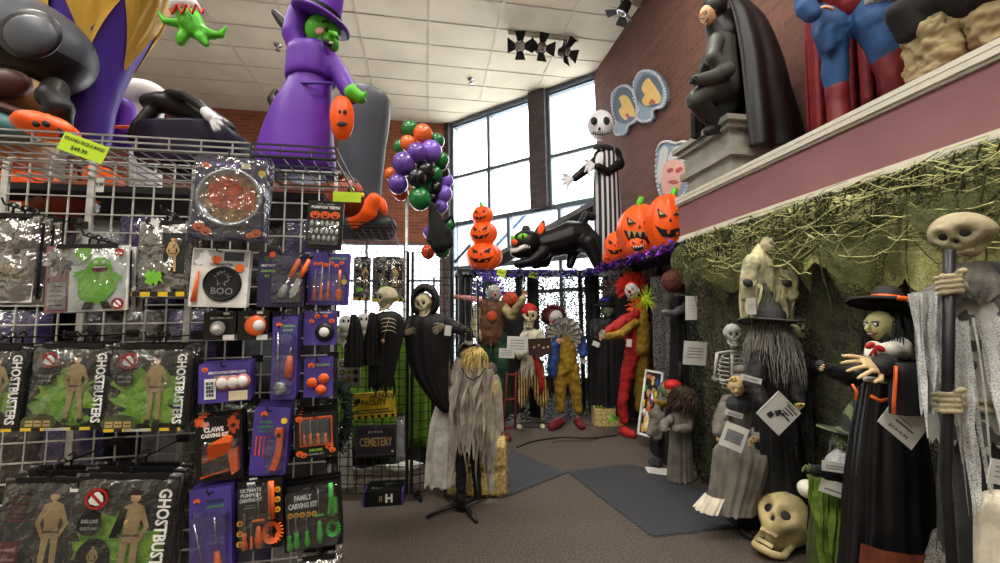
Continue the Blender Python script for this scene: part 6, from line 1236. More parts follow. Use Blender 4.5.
mb = MB(); F.chain(mb, [(633, 318, -.04, 7), (633, 340, -.04, 8), (634, 352, -.04, 8)], 'red'); F.chain(mb, [(636, 315, -.08, 6), (622, 322, -.18, 5.5), (608, 331, -.25, 4)], 'red'); F.chain(mb, [(631, 354, -.05, 7), (626, 380, -.05, 6), (622, 405, -.05, 5), (624, 420, -.05, 4.5)], 'red'); mb.build('red_half', t, voxel=.018)
mb = MB(); F.chain(mb, [(634, 322, -.15, 5), (620, 334, -.25, 4.5), (608, 336, -.3, 3.5)], 'mustard'); mb.build('sleeve', t, voxel=.018)
mb = MB(); bony_hand(F, mb, 606, 332, (-8, 3), 10, 'lgrey', thin=1.2, dd=-.27); mb.build('hand', t); mb = MB(); bony_hand(F, mb, 606, 337, (-7, 1), 9, 'skin', thin=1.1, dd=-.32); mb.build('hand', t)
shoes(F, t, [(623, 422, -.05, 6), (641, 412, .04, 4)], 'red', 14, 5); mb = MB(); mb.box(F.p(629, 343, -.25), (.07, .004, .1), 'paper', rot=rotm(0, 8, 0)); mb.build('price_tag', t)
# F: small mask above, G: basketball holder
F = Fr(630, 420, 5.95, 0)
t = F.thing('costumed_figure', 'brown-haired figure with a green and orange mask looming behind the red clown', 'costumed figure')
mb = MB(); face(mb, F.p(627, 271), 7 * F.u, 'khaki', rotm(0, 0, 0), nosem='orange', nose=.2); mb.build('head', t); mb = MB(); mb.ell(F.p(628, 268, .03), (8.5 * F.u, 7 * F.u, 7 * F.u), 'hair_brown'); hairs(mb, F.p(631, 270, .03), 7 * F.u, 12 * F.u, 'hair_brown', 100, 2, .006, -.3, .3, 1, False); mb.build('hair', t); mb = MB(); rb(F, mb, [(629, 278, 5), (629, 286, 13), (629, 330, 13), (629, 415, 14)], 'drape_black', 8, .12, 4); mb.build('robe', t)
F = Fr(674, 400, 4.75, 0)
t = F.thing('costumed_figure', 'dark figure with bent grey arm holding up a basketball', 'costumed figure')
mb = MB(); rb(F, mb, [(682, 296, 6), (684, 305, 14), (684, 340, 13), (684, 430, 15)], 'drape_black', 8, .12, 6); mb.build('robe', t); mb = MB(); face(mb, F.p(683, 283, .1), 9 * F.u, 'grey', rotm(0, 0, -30)); mb.build('head', t)
mb = MB(); F.chain(mb, [(686, 297, 0, 5), (684, 309, -.1, 4.5), (672, 314, -.18, 4), (664, 312, -.2, 3)], 'grey'); F.chain(mb, [(686, 290, -.1, 4), (680, 292, -.2, 3.5)], 'grey'); mb.build('sleeves', t, voxel=.014)
mb = MB(); bony_hand(F, mb, 678, 292, (-5, -3), 9, 'gskin', thin=1, dd=-.2); mb.build('hand', t)
F = Fr(674, 281, 4.5); t = F.thing('basketball', 'dark brown basketball held up beside the pumpkins', 'ball'); mb = MB(); r_ = 12 * F.u; mb.ell((0, 0, 0), r_, 'ballskin', 32, 20); mb.build('ball', t); mb = MB()
for rt in ((0, 0, 20), (90, 0, 20), (0, 90, 20), (30, 60, 0)): M = rotm(*rt); mb.tube([M @ V((r_ * 1.004 * math.cos(a), r_ * 1.004 * math.sin(a), 0)) for a in [k * math.pi / 20 for k in range(40)]], .003, 'black', closed=True, n=5)
mb.build('seams', t)
# framed poster
def d_post(A):
    A.rect(0, 0, 1, 1, 'black'); rr = random.Random(5)
    for i in range(46): A.blob(rr.uniform(.1, .9), rr.uniform(.06, .94), rr.uniform(.05, .13), rr.choice(['yellow', 'red', 'white', 'orange', 'green', 'blue', 'pink', 'yellow', 'skin']), i, ry=rr.uniform(.03, .07), k=.4)
plaque('framed_poster', 'framed colourful poster leaning against the netting on the floor', [(648, 371), (664, 373), (654, 438), (637, 432)], [5.1, 4.95, 4.85, 5.0], .02, 'black', 'poster', d_post, ('white', .025))
# box on the floor, green light painted on its front as coloured patches
c0 = floorpt(604, 422); t = thing('lit_straw_box', 'low straw-coloured box on the floor with green light painted on it', 'box', loc=(c0.x, c0.y - .12, 0), rz=R(-12)); mb = MB(); mb.box((0, 0, .12), (.42, .26, .24), 'hay'); mb.build('box_body', t); mb = MB(); mb.T = Matrix.Translation((0.04, -.131, .12)) @ Matrix.Rotation(R(90), 4, 'X'); A = Art(mb, .3, .2); A.blob(.5, .5, .2, 'lime', 3); A.blob(.7, .5, .1, 'green', 4); A.blob(.35, .6, .08, 'cream', 5); mb.build('green_light_paint', t)
mb = MB(); rr = random.Random(2)
for i in range(70): p = V((rr.uniform(-.2, .2), rr.uniform(-.12, .1), .24)); mb.tube([p, p + V((rr.gauss(0, .02), rr.gauss(0, .02), .05))], .006, rr.choice(['hair_lime', 'lgrey', 'dgreen', 'teal']), n=4)
mb.build('tinsel', t)
# red frame stand at left
F = Fr(510, 432, 5.2, 0); t = F.thing('red_stand', 'narrow red metal frame stand beside the pirate', 'stand'); mb = MB()
for a, b_ in (((507, 372), (504, 431)), ((516, 372), (515, 429)), ((507, 375), (516, 375)), ((506, 400), (516, 399)), ((504, 428), (515, 427))): mb.tube([F.p(*a), F.p(*b_)], .014, 'dred', n=6)
mb.build('frame', t)
mk('hem_rust', (104, 46, 26), .6, bump=.3, bscale=12); mk('shirt_cream', (188, 182, 146), .9, scale=6, var=.3, bump=.5); mk('skin_pale', (206, 178, 130), .65, scale=9, var=.15, bump=.4, bscale=40); mk('wskin', (176, 172, 120), .6, scale=8, var=.15, bump=.4, bscale=30)
mk('hatgrey', (70, 70, 66), .85, scale=5, var=.25); mk('gskin_green', (110, 130, 80), .65); mk('shellwhite', (228, 226, 210), .2, coat=.4, var=.02); mk('robe_slate', (58, 58, 60), .85, scale=4, var=.25, bump=.4)
holes('gauze_pale', (170, 170, 164), .55, 16, opaque=.25); mk('strand_dark', (62, 66, 36), .9, var=.3); mk('strand_pale', (186, 186, 126), .9, var=.2)
# ================================================================ CHILD ZOMBIES NEAR THE CORNER
F = Fr(678, 482, 3.85, 0)
t = F.thing('zombie_girl', 'grey zombie girl with brown hair hiding her face, cupping both hands', 'prop doll')
mb = MB(); rb(F, mb, [(680, 410, 5), (680, 418, 10), (680, 432, 10), (680, 455, 11), (680, 480, 12)], 'grey_dress', 9, .12, 2, .02); mb.build('dress', t)
mb = MB(); F.chain(mb, [(689, 418, 0, 4.5), (688, 428, -.08, 5), (676, 430, -.18, 4)], 'grey_dress'); F.chain(mb, [(672, 418, 0, 4), (664, 424, -.1, 4.2), (664, 429, -.18, 3.6)], 'grey_dress'); mb.build('sleeves', t, voxel=.01)
mb = MB(); bony_hand(F, mb, 670, 429, (-8, 0), 9, 'gskin', thin=.9, dd=-.18, n=(0, -.2, 1)); mb.build('hand', t); mb = MB(); bony_hand(F, mb, 664, 431, (-6, -2), 9, 'gskin', thin=.9, dd=-.2, n=(0, -.2, 1), thumb=-1); mb.build('hand', t)
mb = MB(); face(mb, F.p(682, 397), 9 * F.u, 'gskin', rotm(10, 0, -30)); mb.build('head', t); mb = MB(); mb.ell(F.p(683, 395, .0), (10.5 * F.u, 10 * F.u, 9.5 * F.u), 'hair_brown'); hairs(mb, F.p(683, 397), 10 * F.u, 15 * F.u, 'hair_brown', 420, 4, .005, -.5, .25, .8, True, .03); mb.build('hair', t)
F = Fr(655, 438, 4.6, 0)
t = F.thing('zombie_child', 'seated grey zombie child with long legs behind the zombie girl', 'prop doll')
mb = MB(); F.chain(mb, [(668, 402, 0, 8), (667, 418, 0, 9)], 'grey_dress'); F.chain(mb, [(666, 420, 0, 6), (656, 416, -.2, 5.5), (651, 432, -.25, 4.5)], 'grey_dress'); F.chain(mb, [(668, 422, 0, 6), (662, 420, -.22, 5.5), (657, 436, -.25, 4.5)], 'grey_dress'); F.chain(mb, [(662, 400, 0, 4), (656, 410, -.1, 3.6), (652, 414, -.2, 3)], 'grey_dress'); mb.build('clothes', t, voxel=.014)
mb = MB(); face(mb, F.p(667, 390), 8 * F.u, 'gskin', rotm(0, 0, -25)); mb.build('head', t); mb = MB(); hairs(mb, F.p(668, 389, .02), 8 * F.u, 9 * F.u, 'hair_grey', 120, 3, .005, -.3, .2, .9, False); mb.build('hair', t)
shoes(F, t, [(651, 436, -.25, -3), (657, 439, -.25, -3)], 'charcoal', 10, 3.5)
c0 = F.p(667, 430); mb = MB(); mb.box((c0.x, c0.y + .02, c0.z / 2 + .02), (.3, .26, c0.z), 'black'); mb.build('seat_block', t)
F = Fr(670, 430, 4.35, 0)
t = F.thing('jester_doll', 'black jester doll in a shiny red cap between the poster and the zombie girl', 'prop doll')
mb = MB(); rb(F, mb, [(675, 398, 5), (676, 408, 10), (676, 440, 12), (676, 466, 12)], 'drape_black', 7, .12, 3); mb.build('robe', t); mb = MB(); face(mb, F.p(673, 391), 7.5 * F.u, 'skin', rotm(0, 0, -30)); mb.build('head', t); mb = MB(); mb.ell(F.p(673, 385, .0), (9 * F.u, 8 * F.u, 5.5 * F.u), 'ny_red'); F.chain(mb, [(680, 384, .05, 3.5), (681, 372, .05, 2.5), (680, 362, .05, 1.4)], 'black_cloth'); mb.build('cap', t); mb = MB(); F.chain(mb, [(668, 404, -.08, 3), (660, 404, -.15, 2.6), (657, 401, -.2, 2.2)], 'mustard'); mb.build('arm', t)
# netting behind the right-hand group
netsheet('netting', 'green and black camouflage netting covering the wall under the mauve ledge', (XF - .02, 3.72), (XF - .02, -.6), .01, ZS - .1, 'net_camo', 2, .035, 150, 22, sag=.05)
netsheet('netting', 'camouflage netting turned round the alcove corner beside the zombie girl', (XF - .02, 3.72), (XF + .35, 3.86), .01, ZS - .1, 'net_camo', 6, .03, 20, 14)
# ================================================================ RIGHT-HAND GROUP
def wtag(t, F, px, py, dd, w, h, tilt=0, name='name_tag', lines=2, turn=0, m='paper', txt=None):
    mb = MB(); mb.T = Matrix.Translation(F.p(px, py, dd)) @ Matrix.Rotation(R(turn), 4, 'Z') @ Matrix.Rotation(R(90), 4, 'X') @ Matrix.Rotation(R(tilt), 4, 'Z'); W_, H_ = w * F.u, h * F.u
    mb.prism([(-W_ / 2, -H_ / 2), (W_ / 2, -H_ / 2), (W_ / 2, H_ / 2), (-W_ / 2, H_ / 2)], -.002, 0, m); A = Art(mb, W_, H_); A.z = .001
    if txt: A.text(txt, .5, .5, .6, 'ink', maxw=.85)
    else:
        for i in range(lines): A.rect(.15, .25 + i * .5 / lines, .85, .25 + i * .5 / lines + .12, 'grey')
    return mb.build(name, t)
def cloth_ghost(): pass
F = Fr(768, 300, 2.92)
t = F.thing('cream_ghost', 'tattered cream cloth ghost hung high on the camouflage netting', 'ghost prop')
mb = MB(); rb(F, mb, [(769, 236, 5), (769, 243, 11), (768, 255, 18), (768, 275, 24), (767, 298, 25), (766, 316, 23)], 'shirt_cream', 9, .16, 4, .09, depth=.5, n=100); mb.build('shroud', t)
mb = MB(); F.chain(mb, [(752, 262, -.08, 8), (748, 280, -.1, 7), (747, 297, -.1, 6)], 'shirt_cream'); F.chain(mb, [(784, 262, -.08, 8), (790, 280, -.1, 7), (791, 296, -.1, 6)], 'shirt_cream'); mb.build('sleeves', t, voxel=.01)
mb = MB(); face(mb, F.p(769, 245, -.05), 9 * F.u, 'shirt_cream'); mb.build('head', t)
for px in (748, 787): mb = MB(); mb.ell(F.p(px, 283, -.15), (5 * F.u, .02, 4 * F.u), 'charcoal', 12, 8, rotm(0, 30, 0)); mb.build('black_hand', t)
mb = MB(); sstrips(F, mb, [(745, 285, -.1), (792, 285, -.1)], 34, 'shirt_cream', 22, 4, 8); mb.build('tatters', t)
# small white skeleton
F = Fr(732, 405, 3.2)
t = F.thing('small_skeleton', 'small pale plastic skeleton, upright against the netting', 'skeleton prop')
mb = MB(); skull(mb, F.p(732.5, 334), 10.5 * F.u, 'lgrey', 'charcoal', rotm(0, 0, -20)); mb.build('skull', t)
mb = MB()
for i in range(10): mb.ell(F.p(732, 347 + i * 5.2), (.014, .016, .013), 'lgrey', 8, 6)
mb.build('spine', t); mb = MB(); mb.tube([F.p(717, 353), F.p(732, 351, -.04), F.p(747, 353)], .009, 'lgrey', n=8)
for i in range(8):
    w_ = (10, 12.5, 13.5, 14, 14, 13, 12, 10)[i]
    for s_ in (-1, 1): mb.tube([F.p(732, 354 + i * 4.2, .04), F.p(732 + s_ * w_ * .9, 355 + i * 4.2, .02), F.p(732 + s_ * w_, 357 + i * 4.3, -.04), F.p(732 + s_ * 3, 359 + i * 4.3, -.11)], .006, 'lgrey', n=7)
mb.tube([F.p(732, 354, -.1), F.p(732, 386, -.11)], .01, 'lgrey', n=8); mb.build('ribcage', t)
mb = MB(); mb.tube([F.p(717, 353), F.p(714, 378, -.02)], [.012, .01], 'lgrey'); mb.tube([F.p(714, 378, -.02), F.p(722, 381, -.12), F.p(730, 380, -.18)], .009, 'lgrey'); mb.build('arm_bone', t)
mb = MB(); bony_hand(F, mb, 717, 381, (-6, -5), 10, 'lgrey', dd=-.1, thin=.8); mb.build('hand', t)
mb = MB(); mb.tube([F.p(748, 353), F.p(752, 378, -.02), F.p(752, 402, -.03)], [.012, .01, .009], 'lgrey'); mb.build('arm_bone', t)
mb = MB(); mb.ell(F.p(732, 400), (9 * F.u, 5 * F.u, 6 * F.u), 'lgrey'); mb.build('pelvis', t)
# seated elderly woman in grey
gp = floorpt(743, 514); F = Fr(743, 514, 3.08, 0)
t = F.thing('seated_granny', 'seated grey-clad old woman figure with bun and long skirt, white card in hand', 'prop figure')
mb = MB(); rb(F, mb, [(742, 392, 7), (741, 400, 15), (741, 415, 15.5), (742, 428, 13), (744, 440, 17)], 'grey_dress', 8, .08, 3); mb.build('bodice', t)
mb = MB(); rb(F, mb, [(745, 432, 12, 0), (745, 440, 19, -.08), (744, 452, 26, -.14), (740, 476, 24, -.16), (735, 496, 22, -.16), (732, 509, 23, -.16)], 'grey_dress', 13, .10, 5, .01, depth=.8, n=100); mb.build('skirt', t)
mb = MB(); rb(F, mb, [(724, 494, 16, -.2), (720, 502, 18, -.2), (717, 509, 20, -.2)], 'shirt_pale', 13, .08, 5, .0, depth=.75, ang=(R(150), R(250))); mb.build('petticoat', t)
mb = MB(); F.chain(mb, [(729, 401, 0, 7), (721, 418, -.05, 7), (719, 433, -.22, 5.5)], 'grey_dress'); F.chain(mb, [(753, 402, 0, 7), (764, 420, -.05, 8), (759, 436, -.22, 7)], 'grey_dress'); mb.build('sleeves', t, voxel=.01)
mb = MB(); bony_hand(F, mb, 719, 434, (3, 8), 12, 'skin_pale', thin=1, dd=-.24); mb.build('hand', t); mb = MB(); bony_hand(F, mb, 758, 438, (-11, 5), 15, 'skin_pale', thin=1, dd=-.28); mb.build('hand', t)
mb = MB(); face(mb, F.p(737, 386, -.06), 10 * F.u, 'skin_pale', rotm(15, 0, -35), nose=.16); mb.build('head', t)
mb = MB(); mb.ell(F.p(740, 382, -.0), (10.5 * F.u, 10 * F.u, 9 * F.u), 'hair_grey', fn=lambda d: d * (1 + .05 * math.sin(d.x * 14 + d.z * 6))); mb.ell(F.p(741, 369, .0), (7 * F.u, 6 * F.u, 4.5 * F.u), 'hair_grey'); mb.build('hair', t)
mb = MB(); rb(F, mb, [(740, 396, 12, -.02), (740, 402, 17, -.02), (741, 408, 18, -.02)], 'charcoal', 12, .08, 3); mb.build('shawl', t)
mb = MB(); bony_hand(F, mb, 737, 381, (-8, -2), 11, 'straw', thin=1, dd=-.32); mb.build('bony_hand', t)
wtag(t, F, 734, 437, -.33, 20, 22, -22, 'white_card', 4, -10); wtag(t, F, 734, 414, -.22, 17, 5, -18); 
shoes(F, t, [(742, 508, -.18, 3)], 'black', 10, 4)
t2 = thing('black_block', 'plain black block hidden under the skirt of the seated old woman', 'block', loc=(0, 0, 0)); t2.matrix_world = F.W; c0 = F.p(745, 445); mb = MB(); mb.box((c0.x + .02, .02, c0.z / 2), (.3, .26, c0.z), 'black'); mb.build('block', t2)
for ch in list(bpy.data.objects):
    if ch.parent == t2: ch.parent = t
bpy.data.objects.remove(t2)
# grey-haired witch with tall hat
F = Fr(780, 440, 2.85, 0)
t = F.thing('witch_figure', 'witch with a tall grey-black hat and long grey hair over her face', 'witch prop')
mb = MB(); witch_hat(mb, F.p(770, 322, -.03), 28 * F.u, 52 * F.u, 'hatgrey', 'charcoal', (-.22, 0), rotm(-6, 4, 0), .06); mb.build('hat', t)
mb = MB(); face(mb, F.p(769, 336, -.03), 11 * F.u, 'gskin', rotm(0, 0, -20), hook=True); mb.build('head', t)
mb = MB(); hairs(mb, F.p(771, 330, -.0), (12 * F.u, 12 * F.u, 7 * F.u), 46 * F.u, 'hair_grey', 300, 9, .0028, -.1, .28, 1, True, .02); mb.build('hair', t)
mb = MB(); rb(F, mb, [(775, 345, 7), (777, 356, 22), (780, 380, 27), (783, 420, 28), (784, 460, 28), (784, 492, 28)], 'black_cloth', 11, .12, 6, .05, depth=.5); mb.build('gown', t)
mb = MB(); F.chain(mb, [(793, 352, 0, 10), (806, 365, -.04, 8), (818, 368, -.08, 6)], 'black_cloth'); F.chain(mb, [(792, 358, -.08, 9), (797, 385, -.14, 9), (798, 400, -.18, 6)], 'black_cloth'); F.chain(mb, [(760, 358, -.05, 9), (754, 385, -.1, 9), (762, 402, -.18, 6)], 'black_cloth'); mb.build('sleeves', t, voxel=.01)
mb = MB(); arc = [(792 + 16 * math.cos(a), 356, -.03 + .1 * math.sin(a)) for a in [R(180 + 18 * k) for k in range(11)]]; sstrips(F, mb, arc, 92, 'gauze_black', 40, 6, 5, out=(.02, -.0, 0)); mb.build('black_gauze', t)
mb = MB(); bony_hand(F, mb, 799, 411, (-2, -9), 14, 'straw', thin=.9, dd=-.2, curl=.6); mb.build('hand', t); mb = MB(); bony_hand(F, mb, 817, 367, (8, 0), 13, 'skin_pale', thin=.9, dd=-.1, curl=.6); mb.build('hand', t)
mb = MB(); mb.ell(F.p(798, 332, .06), (11 * F.u, 8 * F.u, 9 * F.u), 'shirt_cream', fn=lambda d: d * (1 + .06 * math.sin(d.x * 9 + d.z * 7))); mb.build('hood_scrap', t)
wtag(t, F, 751, 379, -.24, 20, 5, -16)
def d_inst(A):
    for i, (a, b_) in enumerate(((.12, .5), (.12, .42), (.12, .3), (.5, .9))): A.rect(.5, .84 - i * .1, .5 + b_ * .9 if i < 3 else .9, .88 - i * .1, 'ink')
    A.text('ANIMATED', .6, .92, .07, 'ink', maxw=.5); A.poly([(.22, .2), (.42, .2), (.42, .38), (.26, .38)], 'charcoal'); A.blob(.46, .5, .1, 'charcoal', 4); A.poly([(.5, .55), (.68, .66), (.6, .5)], 'charcoal'); A.rect(.02, .03, .05, .97, 'lgrey')
plaque('instruction_sign', 'white diamond-tilted sign with a dark drawing, held by the grey-haired witch', [(779, 392), (802, 413), (778, 436), (756, 412)], 2.45, .004, 'paper', 'sign', d_inst)
def d_price(A): A.text('$3,919.99', .5, .16, .13, 'ink', maxw=.8, bold=.02); A.rect(.3, .36, .8, .4, 'ink'); A.rect(.3, .5, .7, .53, 'grey'); A.poly([(.3, .62), (.8, .6), (.82, .7), (.3, .72)], 'cream')
plaque('price_sign', 'white diamond-tilted price sign under the black and orange sleeve', [(899, 398), (939, 426), (905, 446), (877, 418)], [1.76, 1.72, 1.7, 1.74], .004, 'paper', 'sign', d_price)
plaque('notice', 'narrow white notice pinned on the netting beside the basketball', [(685, 296), (697, 296), (697, 320), (686, 320)], 3.7, .003, 'paper', 'notice', lambda A: [A.rect(.2, .35 + i * .12, .8, .38 + i * .12, 'lgrey') for i in range(3)])
plaque('notice', 'wider white notice pinned on the netting above the zombie girl', [(683, 341), (706, 342), (707, 366), (684, 364)], 3.7, .003, 'paper', 'notice', lambda A: [A.rect(.15, .3 + i * .13, .85, .34 + i * .13, 'grey') for i in range(4)])
plaque('notice', 'small white notice on the cream ghost beside the witch hat', [(746, 298), (756, 298), (756, 314), (747, 315)], 2.72, .003, 'paper', 'notice', lambda A: [A.rect(.2, .3 + i * .15, .8, .34 + i * .15, 'lgrey') for i in range(3)])
# large skull on the floor
F = Fr(780, 536, 2.74, 0)
t = F.thing('giant_skull', 'oversized yellowed skull lying on its back on the carpet', 'skull prop')
M_ = rotm(0, 0, -52) @ rotm(-44) @ rotm(0, 10, 0); h_ = 30 * F.u; c = V((F.p(784, 504).x, 0, .235)); mb = MB(); skull(mb, c, h_, 'skullbone', 'black', M_, jaw=.22, seg=110); mb.build('skull', t)
zz = min((V(v.co)).z for o in bpy.data.objects if o.parent == t for v in o.data.vertices)
for o in bpy.data.objects:
    if o.parent == t: o.location.z -= zz - .003
F = Fr(808, 489, 2.42); t = F.thing('white_ball', 'glossy white ball in front of the giant skull', 'ball'); mb = MB(); mb.ell((0, 0, 0), 9.3 * F.u, 'shellwhite', 28, 18, fn=lambda d: V((d.x, d.y, d.z * .95))); mb.tube([(0, 0, -9 * F.u), (.01, .02, -.14), (.05, .1, -.28)], .006, 'black'); mb.build('ball', t)
# green ragged witch child
F = Fr(838, 520, 2.3, 0)
t = F.thing('little_witch', 'little witch with striped hat, black lace sleeves and shredded green skirt', 'witch prop')
mb = MB(); rb(F, mb, [(836, 472, 11), (834, 490, 18), (832, 520, 20), (832, 556, 22), (832, 590, 22)], 'olive', 12, .14, 5, .08, depth=.6, n=100); mb.build('green_skirt', t)
mb = MB(); arc = [(833 + 19 * math.cos(a), 478, 19 * F.u * .7 * math.sin(a)) for a in [R(150 + 24 * k) for k in range(11)]]; sstrips(F, mb, arc, 84, 'green_rag', 70, 6, 5, out=(0, -.03, 0), curl=.03); mb.build('tatters', t)
mb = MB(); F.chain(mb, [(846, 455, 0, 12), (842, 470, 0, 13)], 'black_cloth'); F.chain(mb, [(856, 462, -.04, 9), (850, 474, -.12, 8), (830, 474, -.18, 7), (814, 470, -.2, 5)], 'black_cloth'); mb.build('jacket', t, voxel=.009)
mb = MB(); rb(F, mb, [(848, 448, 8, -.03), (849, 456, 17, -.04), (850, 464, 21, -.05), (853, 472, 22, -.05)], 'gauze_white', 14, .1, 3, .02); sstrips(F, mb, [(864, 462, -.06), (872, 468, -.06)], 44, 'gauze_white', 14, 3.5, 4); mb.build('lace_shawl', t)
mb = MB(); bony_hand(F, mb, 812, 470, (-9, -3), 15, 'gskin_green', thin=.9, dd=-.2); mb.build('hand', t)
mb = MB(); face(mb, F.p(843, 442, -.03), 9.5 * F.u, 'gskin_green', rotm(10, 0, -45), hook=True); mb.build('head', t)
mb = MB(); mb.T = Matrix.Translation(F.p(850, 433, -.02)) @ rotm(0, 12, 0).to_4x4(); mb.lathe([(27 * F.u, -.006), (27 * F.u, .004), (12 * F.u, .008), (11.5 * F.u, .03), (9 * F.u, .07), (6 * F.u, .12), (3 * F.u, .17), (0, .19)], 'stripe_hat', 40); mb.build('hat', t)
mb = MB(); hairs(mb, F.p(847, 438, .0), (9 * F.u, 9 * F.u, 6 * F.u), 20 * F.u, 'hair_grey', 80, 6, .0025, -.2, .25, 1, False); mb.build('hair', t)
wtag(t, F, 835, 467, -.24, 20, 9, -5, turn=-15); wtag(t, F, 836, 489, -.22, 26, 13, -18, 'price_card', 1, turn=-10)
# witch with black and orange hat, profile to the left
F = Fr(890, 500, 1.98, 0)
t = F.thing('witch_figure', 'hook-nosed witch with orange-banded black hat stretching out her arms', 'witch prop')
mb = MB(); T0 = Matrix.Translation(F.p(886, 305, .0)) @ rotm(-4, 14, 0).to_4x4(); mb.T = T0; mb.lathe([(31 * F.u, -.004), (31.5 * F.u, .002), (30 * F.u, .01), (14 * F.u, .012), (13 * F.u, .02)], 'black_cloth', 44); mb.lathe([(13 * F.u, .012), (12.5 * F.u, .04), (11 * F.u, .07), (8 * F.u, .09), (0, .1)], 'black_cloth', 32); mb.build('hat', t)
mb = MB(); mb.T = T0; n = 30; mb.tube([V((31.4 * F.u * math.cos(a), 31.4 * F.u * math.sin(a), .002)) for a in [R(-120 + 110 * k / n) for k in range(n + 1)]], .012, 'pl_orange', n=8, flat=.9); mb.lathe([(13.4 * F.u, .012), (13 * F.u, .04)], 'pl_orange', 32); mb.build('hat_band', t)
mb = MB(); face(mb, F.p(881, 326, -.02), 15 * F.u, 'wskin', rotm(0, 0, -80), hook=True, eye='white', brow='hair_grey'); mb.build('head', t)
mb = MB(); hairs(mb, F.p(890, 320, .0), (13 * F.u, 15 * F.u, 8 * F.u), 48 * F.u, 'hair_black', 260, 6, .003, -.1, .2, 1, True, .015); mb.build('hair', t)
mb = MB(); rb(F, mb, [(886, 346, 10), (888, 356, 24), (890, 380, 26), (888, 420, 30), (888, 470, 36), (888, 520, 38), (888, 560, 42), (888, 630, 46)], 'satin_black', 11, .12, 4, 0, n=100); mb.build('gown', t)
mb = MB(); rb(F, mb, [(894, 540, 35, -.1), (896, 556, 38, -.1), (897, 600, 43, -.1), (897, 630, 44, -.1)], 'hem_rust', 13, .1, 2, 0, n=90, ang=(R(190), R(340))); mb.build('orange_hem', t)
mb = MB(); F.chain(mb, [(874, 348, -.08, 7), (870, 356, -.1, 5)], 'lace'); F.chain(mb, [(900, 346, -.08, 9), (890, 350, -.12, 8), (908, 352, -.06, 8)], 'lgrey'); mb.build('white_collar', t, voxel=.007)
mb = MB()
for s_ in (-1, 1): mb.ell(F.p(875 + s_ * 5, 347 + s_ * 1.5, -.14), (5 * F.u, .01, 3 * F.u), 'red', rot=rotm(0, s_ * 25, 0)); mb.tube([F.p(875, 348, -.145), F.p(873 + s_ * 3, 356, -.145)], .006, 'red', n=6)
mb.build('neck_bow', t)
mb = MB(); F.chain(mb, [(888, 362, -.08, 10), (884, 367, -.22, 9), (879, 366, -.3, 8)], 'black_cloth'); F.chain(mb, [(872, 362, .02, 10), (850, 378, -.0, 9), (832, 370, -.05, 7), (822, 366, -.08, 5)], 'black_cloth'); mb.build('sleeves', t, voxel=.009)
mb = MB(); rb(F, mb, [(905, 362, 10, -.26), (908, 372, 14, -.27), (908, 395, 14, -.27), (908, 414, 13.5, -.27)], 'black_cloth', 6, .08, 3, 0, depth=.6); mb.build('wide_cuff', t)
mb = MB(); mb.tube([F.p(896, 366, -.31), F.p(895, 385, -.32), F.p(894, 400, -.32), F.p(894, 414, -.32)], .007, 'pl_orange', n=6); mb.tube([F.p(852, 384, -.08), F.p(857, 392, -.09), F.p(856, 400, -.09)], .006, 'pl_orange', n=6); mb.tube([F.p(871, 396, -.16), F.p(880, 401, -.17), F.p(893, 398, -.18)], .008, 'pl_orange', n=6); mb.build('orange_trim', t)
mb = MB(); a_ = F.p(880, 367, -.28); hand(mb, a_, F.p(862, 363, -.32) - a_, (0, .75, -.65), 42 * F.u, 'skin_pale', .2, 1, spread=.2, thin=.85); mb.build('hand', t, voxel=.0028)
mb = MB(); bony_hand(F, mb, 826, 367, (-9, -1), 14, 'skin_pale', thin=1, dd=-.08, curl=.7); mb.build('hand', t)
mb = MB(); c = [F.p(863 + i * 3.6, 379 + .08 * (i - 1) ** 2, -.22) for i in range(8)]; mb.rings([[p + V((0, 0, .011)) for p in c], [p - V((0, 0, .011)) for p in c]], 'paper', closed=False); mb.tube([p + V((0, -.003, 0)) for p in c[1:-1]], .002, 'grey', n=4); mb.build('name_band', t, solid=.002)
# small dark witch seen between
F = Fr(830, 460, 2.36)
# tall reaper with pole at the right
F = Fr(965, 480, 1.58, 0)
t = F.thing('gauze_reaper', 'grim skull-faced reaper in torn white gauze gripping a black pole', 'reaper prop')
M_ = rotm(0, -16, 0) @ rotm(-6, 0, -60); h_ = 28 * F.u; c = F.p(963, 235, .03); mb = MB(); T0 = mb.T.copy()
mb.T = Matrix.Translation(c) @ Matrix.Diagonal((1.2, 1.0, .84, 1)) @ Matrix.Translation(-c); skull(mb, c, h_, 'skullgrey', 'black', M_, seg=120, jaw=None); mb.build('skull', t)
mb = MB()
for i in range(7): mb.ell(F.p(966 + i * .8, 262 + i * 5, .02), (.018, .02, .015), 'skullgrey', 10, 8)
mb.build('neck', t)
mb = MB(); mb.tube([F.p(949.5, 250, -.1), F.p(948, 380, -.13), F.p(946, 480, -.15), V((F.p(945, 563, -.16).x, F.p(945, 563, -.16).y, .005))], .0165, 'metal_dark', n=16)
mb.build('pole', t)
def grip(F, t, px, py, dd, L, m, turn=1):
    """bony fist wrapped round the pole"""
    mb = MB(); c = F.p(px, py, dd); r = .026
    for i in range(4):
        z = (1.5 - i) * .019; pts = [c + V((turn * .05, .035, z)), c + V((turn * .035, -.005, z)), c + V((.0, -r - .008, z)), c + V((-turn * .032, -.012, z - .003)), c + V((-turn * .03, .02, z - .006))]
        mb.tube(pts, [.011, .0095, .0105, .009, .007], m, n=8)
        for p in pts[1:4]: mb.ell(p, .0118, m, 10, 8)
    mb.ell(c + V((turn * .05, .03, 0)), (.028, .03, .045), m, 14, 10); mb.tube([c + V((turn * .045, 0, .035)), c + V((turn * .02, -.035, .045)), c + V((-turn * .01, -.04, .04))], [.012, .011, .007], m, n=8)
    mb.build('bony_hand', t, voxel=.003); return c
